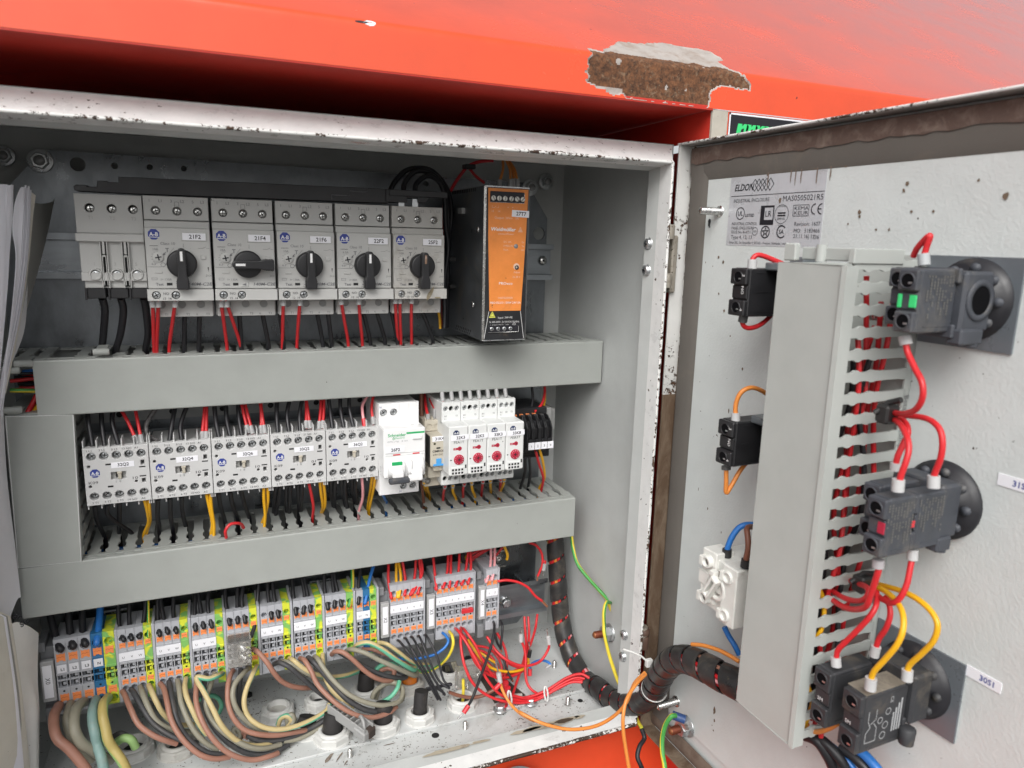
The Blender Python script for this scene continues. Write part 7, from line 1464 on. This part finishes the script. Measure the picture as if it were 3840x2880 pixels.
# left column (behind the duct)
for i,(zt_,zb_,lab_,col_) in enumerate(((411.6,381.2,'upper black push button contact block marked 3 NO 4 left of door duct','upper'),(312.2,281.8,'lower black push button contact block marked 3 NO 4 left of door duct','lower'))):
    t=thing('push_button_block',lab_,'contact block',D(130,20,(zt_+zb_)/2)); zz=(zt_+zb_)/2
    contact_block(t,122.4,137,zb_,zt_,0,45,black,marks=(('3',zt_-4.5),('NO',zz+1.5),('4',zb_+4.5)))
    P_('adapter_frame',lambda m:(m.box(140,166,-9,22,zz-16,zz+18,black,1,dfr),m.box(136,150,8,30,zt_-1,zt_+4,M('zinc_grey',(.25,.28,.30),.35,.6),.8,dfr),m.box(146,158,4,20,zt_+3,zt_+8,M('zinc_grey',(.25,.28,.30),.35,.6),.8,dfr)),t)
g='wires on the door devices'
wire('red',1.6,[pd(W1,*q) for q in ((1228,270,38),(1228,130,38),(1300,45,36),(1420,45,32),(1600,110,26),(1850,220,16),(1980,290,6))],'faded red wire arching over the upper black contact block',g,sleeves=[(pd(W1,1215,320,38),pd(W1,1228,125,38),3.0,sl_w,'ferrule_sleeve')])
wire('red',1.6,[pd(W1,*q) for q in ((1040,1300,38),(1015,1420,38),(1060,1520,36),(1180,1550,32),(1350,1500,26),(1520,1380,18),(1680,1200,8),(1760,1120,4))],'faded red wire bowing under the upper black contact block',g,sleeves=[(pd(W1,1045,1290,38),pd(W1,1020,1425,38),3.0,M('sleeve_dark',(.10,.10,.10),.5),'ferrule_sleeve')])
wire('orange',1.55,[pd(M0,*q) for q in ((826,610,38),(828,500,38),(870,400,36),(950,355,30),(1030,370,22),(1110,420,12),(1180,480,6))],'orange wire arching over the lower black contact block',g,sleeves=[(pd(M0,826,645,38),pd(M0,826,572,38),3.0,sl_w,'ferrule_sleeve')])
wire('orange',1.55,[pd(M0,*q) for q in ((745,1040,38),(745,1160,38),(745,1262,37),(790,1200,34),(880,1050,26),(980,950,16),(1060,890,8))],'orange wire folded sharply below the lower black contact block',g,sleeves=[(pd(M0,745,1030,38),pd(M0,745,1062,38),3.2,M('sleeve_dark',(.10,.10,.10),.5),'ferrule_sleeve')])
# white double block
t=thing('white_switch_block','large white switch contact block left of the lower door duct','contact block',D(128,20,186))
zc0,zc1=pd(T0,950,1090,38).z, None
tl_=pd(T0,345,700,38); tr_=pd(T0,950,1090,38); bl_=pd(J0,1830,470,38)
sL=(tl_-DH).dot(DE); sR=(tr_-DH).dot(DE); zTop=(tl_.z+tr_.z)/2+1; zBot=pd(J0,1960,480,38).z
P_('housing',lambda m:(m.box(sL,sR,-9,34,zBot+2,zTop-3,white_blk,.8,dfr),m.box(sR-14,sR+.2,20,38,zBot,zTop-1,white_blk,.8,dfr),m.box(sL,sL+15,20,36,zBot+6,zTop+1,white_blk,.8,dfr)))
P_('mid_plate',lambda m:(m.box(sL-1.5,sR,32,37,zBot+18,zTop-16,white_blk,.6,dfr),m.box(sL-1.7,sR+.2,37,37.4,zBot+28,zBot+28.6,white_blk,.05,dfr)))
for k_,(ss,zz) in enumerate(((sL+8,zTop-7),(sR-8,zTop-9),(sL+8,zBot+10),(sR-8,zBot+7))):
    P_('clamp_ring',lambda m:(m.lathe(D(ss,36,zz),DN,[(0,4.8),(3.8,4.5),(3.9,3.0),(1.2,2.8)],white_blk,18),m.lathe(D(ss,37.3,zz),DN,[(0,2.9),(.01,.01)],M('ring_shade',(.16,.15,.14),.8),16),m.box(ss-7,ss-3,34,40,zz-4,zz+3,white_blk,.5,dfr)))
P_('rotary_actuator',lambda m:(m.lathe(D((sL+sR)/2,37,(zTop+zBot)/2),DN,[(0,9.5),(1.6,9.2),(1.7,6),(0,5.8)],white_blk,26),m.poly([rect(-3.2,3.2,-9,9),rect(-1.4,1.4,-7,7)],5,white_blk,D((sL+sR)/2-1,44,(zTop+zBot)/2+1),(DE*math.cos(.5)-ZD*math.sin(.5)),(ZD*math.cos(.5)+DE*math.sin(.5)),.4),m.box((sL+sR)/2-4,(sL+sR)/2+1,36,42,(zTop+zBot)/2+9,(zTop+zBot)/2+13,white_blk,.5,dfr)))
P_('dirt_pocket',lambda m:m.box((sL+sR)/2-2,(sL+sR)/2+4,36.8,37.6,(zTop+zBot)/2+8,(zTop+zBot)/2+13,M('dirt_brown',(.10,.06,.04),.9),.1,dfr))
P_('side_openings',lambda m:(m.box(sR+.15,sR+.4,4,12,zTop-14,zTop-8,M('opening_grey',(.38,.38,.37),.6),.1,dfr),m.cyl(D(sR+.1,8,zTop-28),DE,2.0,.3,hole,14),m.box(sR+.15,sR+.4,4,12,zBot+6,zBot+12,MATS['opening_grey'],.1,dfr)))
P_('logo',lambda m:m.poly([[(4.2*math.cos(math.pi/8+i*math.pi/4),2.6*math.sin(math.pi/8+i*math.pi/4)) for i in range(8)]],.1,ink,D(sL+24,12,zTop-2.8),DE,DN*-1))
wire('blue',2.1,[pd(T0,*q) for q in ((775,780,26),(790,690,26),(850,530,24),(950,380,20),(1060,310,16),(1200,300,10),(1300,330,4))],'blue wire arching out of the white switch block',g,sleeves=[(pd(T0,775,830,26),pd(T0,782,700,26),3.4,sl_k,'ferrule_sleeve')])
wire('brown',2.0,[pd(T0,*q) for q in ((1090,900,30),(1130,700,30),(1125,520,29),(1110,380,27),(1150,335,22),(1230,340,14))],'brown wire rising straight out of the white switch block',g,sleeves=[(pd(T0,1080,1000,30),pd(T0,1100,880,30),3.4,sl_k,'ferrule_sleeve')])
wire('blue',2.1,[pd(J0,*q) for q in ((1880,440,14),(1920,520,12),(1970,600,10),(2010,680,8))],'blue wire leaving the white switch block downwards',g)
# right column
t=thing('push_button_block','grey contact block with green windows and open mounting frame, upper right of door duct','contact block',D(245,10,401))
backplate(t,218.4,270,375.5,423.2); adapter(t,246,401,20,bluegrey)
contact_block(t,246,256.4,386,416.8,20,49,bluegrey,red=bgreen); side_text(t,256.4,33,401,26,3)
contact_block(t,233.6,243.6,388,417,18,40,bluegrey)
P_('frame_opening',lambda m:(m.lathe(D(261.2,8,402),DE,[(0,10.4),(.7,10.2),(.8,7.4),(.2,7.2)],bluegrey,26),m.lathe(D(261.2,8,402),DE,[(.25,7.3),(.26,.01)],M('well_shade',(.004,.004,.005),.9,spec=.1),22)))  # shaded depth of the opening is painted as a flat near-black disc
P_('green_window',lambda m:(m.box(246.4,248.4,47.2,48.2,398,404.6,bgreen,.2,dfr)))
t=thing('push_button_block','double grey contact block with red window in the middle, right of door duct','contact block',D(246,10,291))
adapter(t,246,291,14,bluegrey,22)
contact_block(t,251.6,262.4,273.8,304.6,36,58,bluegrey,red=darkred); contact_block(t,251.8,262.2,274.2,304.2,12,36,bluegrey,nm='rear_contact_block'); contact_block(t,239,249,276,306,12,46,bluegrey)
side_text(t,262.4,47,289,26,5); side_text(t,262.2,24,289,26,6); P_('red_dot',lambda m:m.box(262.2,262.7,35,37.5,287.5,291,redp,.3,dfr))
t=thing('push_button_block','pair of black contact blocks with printed switch symbols, lower right of door duct','contact block',D(246,10,180))
backplate(t,218,273,157,205); adapter(t,246,181,13,black_soft,22,False)
contact_block(t,245.4,257.6,155.8,191,13,50,black_soft); contact_block(t,223.8,235.2,156,190.6,13,48,black_soft)
P_('latch',lambda m:m.lathe(D(261,14,156),ZD,[(0,4),(9,4.4),(10,3),(10.01,.01)],black_soft,14))
pg=M('pale_print',(.42,.43,.44),.6)
def sym(m):
    s_=257.9
    def q(a,b): 
        A_=D(s_,a[0],a[1]); B_=D(s_,b[0],b[1]); d_=(B_-A_).normalized(); o_=d_.cross(DE)*.22; m.quad(A_-o_,B_-o_,B_+o_,A_+o_,pg)
    for a,b in (((43,181),(43,175)),((43,175),(41,171)),((37,181),(37,175)),((37,175),(41,173)),((41,171),(44,168)),((44,168),(44,162)),((44,162),(36,162)),((36,162),(36,170)),((36,170),(38.5,173))): q(a,b)
    for (w_,z,r_) in ((33.6,173.5,1.8),(27.8,177.6,1.9),(29.2,169.6,2.1),(30.4,163.6,2.1)):
        for i in range(14): a=i/14*2*math.pi; b=a+.45; q((w_+r_*math.cos(a),z+r_*math.sin(a)),(w_+r_*math.cos(b),z+r_*math.sin(b)))
    for k_ in range(4): m.box(257.6,257.9,17+k_*1.9,17.8+k_*1.9,164,183-k_*2.5,pg,.02,dfr)
    m.text('CE',D(257.7,26,184.4),3.4,pg,ZD*-1,DN*-1,lift=.3)
P_('printed_symbols',sym)
P_('dust_line',lambda m:m.box(244.8,257.2,14,46,190.9,191.3,M('pale_dust',(.24,.21,.165),.9,blotch=.6,bls=90,dirt=(.06,.055,.05)),.05,dfr),kind='stuff')
P_('printing',lambda m:[m.text('SM',D(s_,w_,171.5),3.2,ink_white,DE,ZD,lift=.3) for s_,w_ in ((249.6,48.1),(228.6,46.1))])
# their wires
def dw(c,col,r,pts,label,sl=()): wire(col,r,[pd(c,*q) for q in pts],label,g,sleeves=sl,k=8,n=10)
RD=1.55
dw(L0,'red',RD,[(1190,900,40),(1210,980,40),(1270,1110,42),(1330,1230,44),(1335,1360,44),(1280,1460,42),(1180,1500,36),(1060,1490,26),(960,1480,12)],'red wire curving from the green-window block down into door duct',[(pd(L0,1180,830,40),pd(L0,1195,905,40),3.0,sl_w,'ferrule_sleeve')])
dw(N0,'red',RD,[(1125,620,50),(1150,510,50),(1190,400,49),(1215,290,47),(1200,180,44),(1140,70,36),(1060,10,24)],'front red wire rising from the double grey block',[(pd(N0,1120,650,50),pd(N0,1128,545,50),3.0,sl_w,'ferrule_sleeve')])
dw(N0,'red',RD,[(1105,420,38),(1120,350,38),(1170,240,36),(1210,140,34),(1180,50,30),(1090,10,22)],'rear red wire rising from the double grey block',[(pd(N0,1100,470,38),pd(N0,1108,405,38),2.8,sl_w,'ferrule_sleeve')])
dw(N0,'red',RD,[(1430,590,30),(1440,500,30),(1490,370,30),(1508,230,30),(1480,110,29),(1390,30,27),(1250,0,24),(1080,-5,20)],'outer red wire in a wide bow above the double grey block',[(pd(N0,1430,620,30),pd(N0,1432,515,30),3.0,sl_w,'ferrule_sleeve')])
dw(N0,'red',RD+.1,[(965,1250,50),(955,1330,50),(925,1430,49),(885,1550,48),(840,1650,46),(720,1670,40),(600,1620,34),(510,1540,28),(460,1460,22)],'thick red bow from below the double grey block into duct',[(pd(N0,955,1240,50),pd(N0,950,1310,50),3.0,M('sleeve_smoke',(.38,.36,.37),.5),'ferrule_sleeve')])
dw(O0,'red',RD,[(480,60,22),(560,130,28),(660,190,34),(760,215,38),(830,200,42),(870,140,42),(840,90,36),(760,60,26),(690,30,16)],'inner red wire bow near the black cable tie on door')
dw(N0,'red',RD,[(1245,1230,28),(1225,1330,30),(1200,1450,32),(1150,1560,34),(1080,1615,34),(1000,1590,30),(930,1540,24)],'dark red wire bowing from rear grey block to the duct',[(pd(N0,1250,1150,28),pd(N0,1245,1240,28),2.8,sl_w,'ferrule_sleeve')])
dw(O0,'red',RD,[(590,710,40),(605,640,40),(680,560,39),(780,460,38),(880,350,36),(935,250,32),(940,150,26),(930,60,20)],'bright red wire rising from the rear black contact block',[(pd(O0,590,780,40),pd(O0,585,700,40),2.9,sl_w,'ferrule_sleeve')])
dw(O0,'red',RD,[(935,610,24),(960,540,24),(1020,450,24),(1055,340,23),(1045,240,21),(1020,180,18)],'dark red wire rising behind, beside the rear black contact block',[(pd(O0,915,690,24),pd(O0,935,605,24),2.7,sl_w,'ferrule_sleeve')])
dw(O0,'yellow',RD,[(890,890,46),(920,820,46),(1010,720,45),(1110,600,44),(1165,470,42),(1165,330,38),(1110,220,32),(1010,130,26),(880,70,20),(760,20,12)],'inner yellow wire bow above the front black contact block',[(pd(O0,882,980,46),pd(O0,892,880,46),3.0,sl_w,'ferrule_sleeve')])
dw(O0,'yellow',RD,[(1205,815,26),(1230,760,26),(1330,670,26),(1430,560,26),(1465,430,26),(1420,320,25),(1320,220,24),(1180,140,22),(1020,90,18),(860,50,14),(760,10,10)],'outer yellow wire bow above the front black contact block',[(pd(O0,1200,900,26),pd(O0,1206,810,26),2.9,sl_w,'ferrule_sleeve')])
dw(O0,'orange',RD,[(270,1300,30),(340,1335,32),(430,1345,34),(520,1320,36),(600,1275,36)],'orange wire bowing under the rear black contact block')
dw(L0,'red',RD,[(1255,140,20),(1290,70,22),(1370,-20,24),(1400,-30,24),(1370,60,24),(1345,150,24)],'red wire loop sticking up above the door duct',[(pd(L0,1350,220,24),pd(L0,1345,120,24),2.9,M('sleeve_zinc',(.42,.44,.45),.4),'ferrule_sleeve')])
for i,(col,pts,r_) in enumerate((('black',[(270,1360,24),(420,1420,22),(520,1560,18),(580,1700,14)],3.6),('black',[(330,1370,22),(480,1430,20),(620,1580,16),(700,1720,12)],3.2),('brown',[(400,1400,18),(540,1480,16),(650,1600,12),(720,1720,10)],2.2),('blue',[(500,1430,14),(620,1530,12),(720,1640,10),(780,1740,8)],2.2),('black',[(620,1480,12),(740,1560,10),(840,1660,8),(900,1740,6)],3.2),('blue',[(780,1500,8),(850,1560,7),(930,1650,6),(990,1730,5)],3.0))):
    dw(O0,col,r_,pts,'%s cable leaving the bottom of the door duct, %s'%(col,('leftmost','second from left','third from left','fourth from left','fifth from left','rightmost')[i]))
for P,lab_ in ((pd(L0,1030,1500,30),'black cable tie at the duct opening by the red wires'),(pd(O0,820,60,26),'black cable tie hook among red and yellow wires on door')):
    t_=MB(); t_.box(-4,4,-5,5,-5,5,sl_k,1.2,lambda a,b,c,P=P:P+DE*a+DN*b+ZD*c); t_.tube([P+DE*-3+DN*6,P+ZD*6,P+DE*7+ZD*9],1.6,sl_k,8); tag(t_.build('cable_tie'),lab_,'cable tie')
# tags on the door
for c,x,y,tx,lab_,dxx in ((O0,1860,890,'30S1','white adhesive tag lettered 30S1 on the door',0),(N0,2150,590,'31S','white adhesive tag lettered 31S at the right photo edge',0)):
    P=pd(c,x,y,-9.7); s_=(P-DH).dot(DE); mb=MB(); mb.box(s_-9.5,s_+9.5,-9.9,-9.5,P.z-3.2,P.z+3.2,sticker,.1,dfr); mb.text(tx+('1' if tx=='31S' else ''),D(s_+2,-9.5,P.z),4.4,ink_blue,DE,ZD,bold=True,lift=.1); tag(mb.build('name_sticker'),lab_,'sticker')
stud_=stud('bright bolt glinting between duct fingers behind the green-window block',203,389,22,3.4,bright)

# ================================================================== PAPERS AT THE LEFT EDGE
def sheetobj(nm,label,cat,rows,mat,th=.25,group=None,txt=None):
    t=thing(nm,label,cat,rows[0][0],group); n=len(rows[0]); 
    sm=[spline(r,6) for r in rows]; cols2=list(zip(*sm)); sm=[spline(list(c),5) for c in cols2]; H_=len(sm); Wd=len(sm[0])
    mb=MB(); vs_=[p for r in sm for p in r]; off=Vector((th,th*.3,0)); vs2=[p+off for p in vs_]
    F=[(i*Wd+j,i*Wd+j+1,(i+1)*Wd+j+1,(i+1)*Wd+j) for i in range(H_-1) for j in range(Wd-1)]
    mb.add(vs_,F,mat,True); mb.add(vs2,[f[::-1] for f in F],mat,True)
    ring=[i*Wd for i in range(H_)]+[(H_-1)*Wd+j for j in range(1,Wd)]+[i*Wd+Wd-1 for i in range(H_-2,-1,-1)]+[j for j in range(Wd-2,0,-1)]
    k=len(ring); mb.add([vs_[i] for i in ring]+[vs2[i] for i in ring],[(i,(i+1)%k,k+(i+1)%k,k+i) for i in range(k)],mat)
    mb.build('sheet',t); return t
pg_='folded documents standing in the cabinet at left'
Q=lambda x,y,Y: py(FU,x,y,Y)
DP=[(404,50),(520,46),(600,39),(690,26),(750,14),(830,0),(950,-14)]
def colm(off,y_,dy=0,sc=1.0): return [Q(x+off*(1-.35*(k/6)) ,yy+dy,y_) for k,(yy,x) in enumerate(DP)]
paper_w=M('paper_white',(.86,.86,.93),.6,var=.02)
sheetobj('document','outermost pale folded document at the left photo edge','document',[[Q(-90,396,30),Q(-90,700,32),Q(-120,1000,34)],[Q(8,398,60),Q(-4,700,60),Q(-30,950,62)],[Q(16,400,66),Q(6,680,66),Q(-22,930,68)]],paper_w,group=pg_)
sheetobj('document','second pale folded document from the left photo edge','document',[[Q(14,402,62),Q(10,470,62),Q(2,545,62),Q(4,640,63),Q(-20,860,64)],[Q(24,399,66),Q(20,470,66),Q(12,545,66),Q(8,640,67),Q(-12,860,67)],[Q(28,400,70),Q(26,470,70),Q(20,545,70),Q(14,640,70),Q(-6,860,70)]],paper_w,group=pg_)
sheetobj('document','bulging white folded document with wide open fold','document',[[Q(36,424,72),Q(30,450,72),Q(27,500,72),Q(34,560,72),Q(24,680,74),Q(2,860,76)],[Q(44,406,76),Q(40,450,76),Q(37,500,76),Q(38,560,76),Q(26,680,77),Q(4,860,78)],[Q(50,404,79),Q(50,450,79),Q(47,500,79),Q(43,560,79),Q(29,680,80),Q(6,860,80)]],paper_w,group=pg_)
for i in range(5):
    o_=i*3.4
    sheetobj('document','thin page edge in the paper stack, %s from the bulging sheet'%('first','second','third','fourth','outermost')[i],'document',[colm(o_,82+i*2,(0,-4,2,-2,6)[i]),colm(o_+3.2,86+i*2,(0,-4,2,-2,6)[i])],paper_w if i%2 else paper,.35,group=pg_)
sheetobj('document','loose outer page with a flared corner at stack top','document',[[Q(63,412,96),Q(64,450,96),Q(62,520,96),Q(50,620,96),Q(34,720,96),Q(8,850,96)],[Q(76,422,100),Q(70,470,100),Q(64,540,100),Q(54,620,100),Q(38,720,100),Q(12,850,100)]],paper2,.3,group=pg_)
sheetobj('document','page with a faint table behind the stack above the duct end','document',[[Q(50,560,102),Q(44,620,102),Q(34,700,102),Q(10,800,102)],[Q(60,560,110),Q(58,640,110),Q(50,720,110),Q(18,800,108)]],M('grey_page',(.55,.55,.56),.6,var=.03),.3,group=pg_)
sheetobj('document_pouch','grey flexible document pouch leaning behind the pages','document pouch',[[Q(62,436,106),Q(60,560,106),Q(44,690,106),Q(10,800,104),Q(-20,860,102)],[Q(88,440,128),Q(76,540,120),Q(48,670,114),Q(14,780,108),Q(-16,850,104)],[Q(112,436,148),Q(92,530,134),Q(58,660,120),Q(24,760,110),Q(-12,830,105)],[Q(116,430,152),Q(96,524,137),Q(60,656,122),Q(27,756,111),Q(-10,826,106)]],pouch,.6)
sheetobj('document','large greyish page hanging down at far left beside the ducts','document',[[Q(-90,780,50),Q(-60,1000,54),Q(-60,1300,58),Q(-50,1420,60)],[Q(-10,800,80),Q(-4,1000,84),Q(4,1180,86),Q(0,1380,86)],[Q(3,880,98),Q(10,1020,98),Q(28,1180,98),Q(34,1300,98)],[Q(6,890,101),Q(14,1030,101),Q(33,1190,101),Q(44,1290,101)]],M('grey_page2',(.62,.62,.65),.6,var=.03,blotch=.12,bls=10,dirt=(.46,.45,.47)),.3,group=pg_)
cone=sheetobj('document','curled white folder page with printed lettering below the left duct end','document',[[Q(2,1372,80),Q(20,1420,80),Q(30,1540,80),Q(40,1700,80)],[Q(30,1345,92),Q(44,1440,92),Q(56,1560,90),Q(60,1700,88)],[Q(58,1352,104),Q(64,1450,104),Q(78,1540,98),Q(76,1700,92)],[Q(82,1368,118),Q(80,1460,116),Q(84,1550,104),Q(82,1700,96)]],M('folder_white',(.78,.77,.74),.55,specks=.4,blotch=.1,bls=12,dirt=(.4,.35,.3)),.4)
P_('printing',lambda m:(m.text('Br',Q(39,1331,90),6,ink,(X*.8+Z_*-.6+Y_*.1).normalized(),(Z_*.8+X*.6).normalized(),bold=True),m.text('Sic',Q(52,1345,98),5.6,ink,(X*.75+Z_*.3+Y_*.5).normalized(),(Z_*.85-X*.3).normalized(),bold=True)),cone)
for i,(xt,xb,m_) in enumerate(((20,60,paper2),(14,52,pouch),(9,47,paper_w),(3,40,paper2))):
    sheetobj('document','long page edge slanting down at the lower left corner, %s'%('first from the curled page','second from the curled page','third from the curled page','outermost and whitest')[i],'document',[[Q(xt-70-i*6,1300,60-i*3),Q(xt-40,1500,58-i*3),Q(xb-50,1700,56-i*3)],[Q(xt-4,1330,86-i*3),Q(xt+20,1500,82-i*3),Q(xb,1700,78-i*3)],[Q(xt,1335,90-i*3),Q(xt+26,1500,86-i*3),Q(xb+8,1700,82-i*3)]],m_,.5,group='long page edges at lower left')

# ------------------------------------------------------------------ tidy up
for o in bpy.data.objects:
    if '_o' in o: del o['_o']
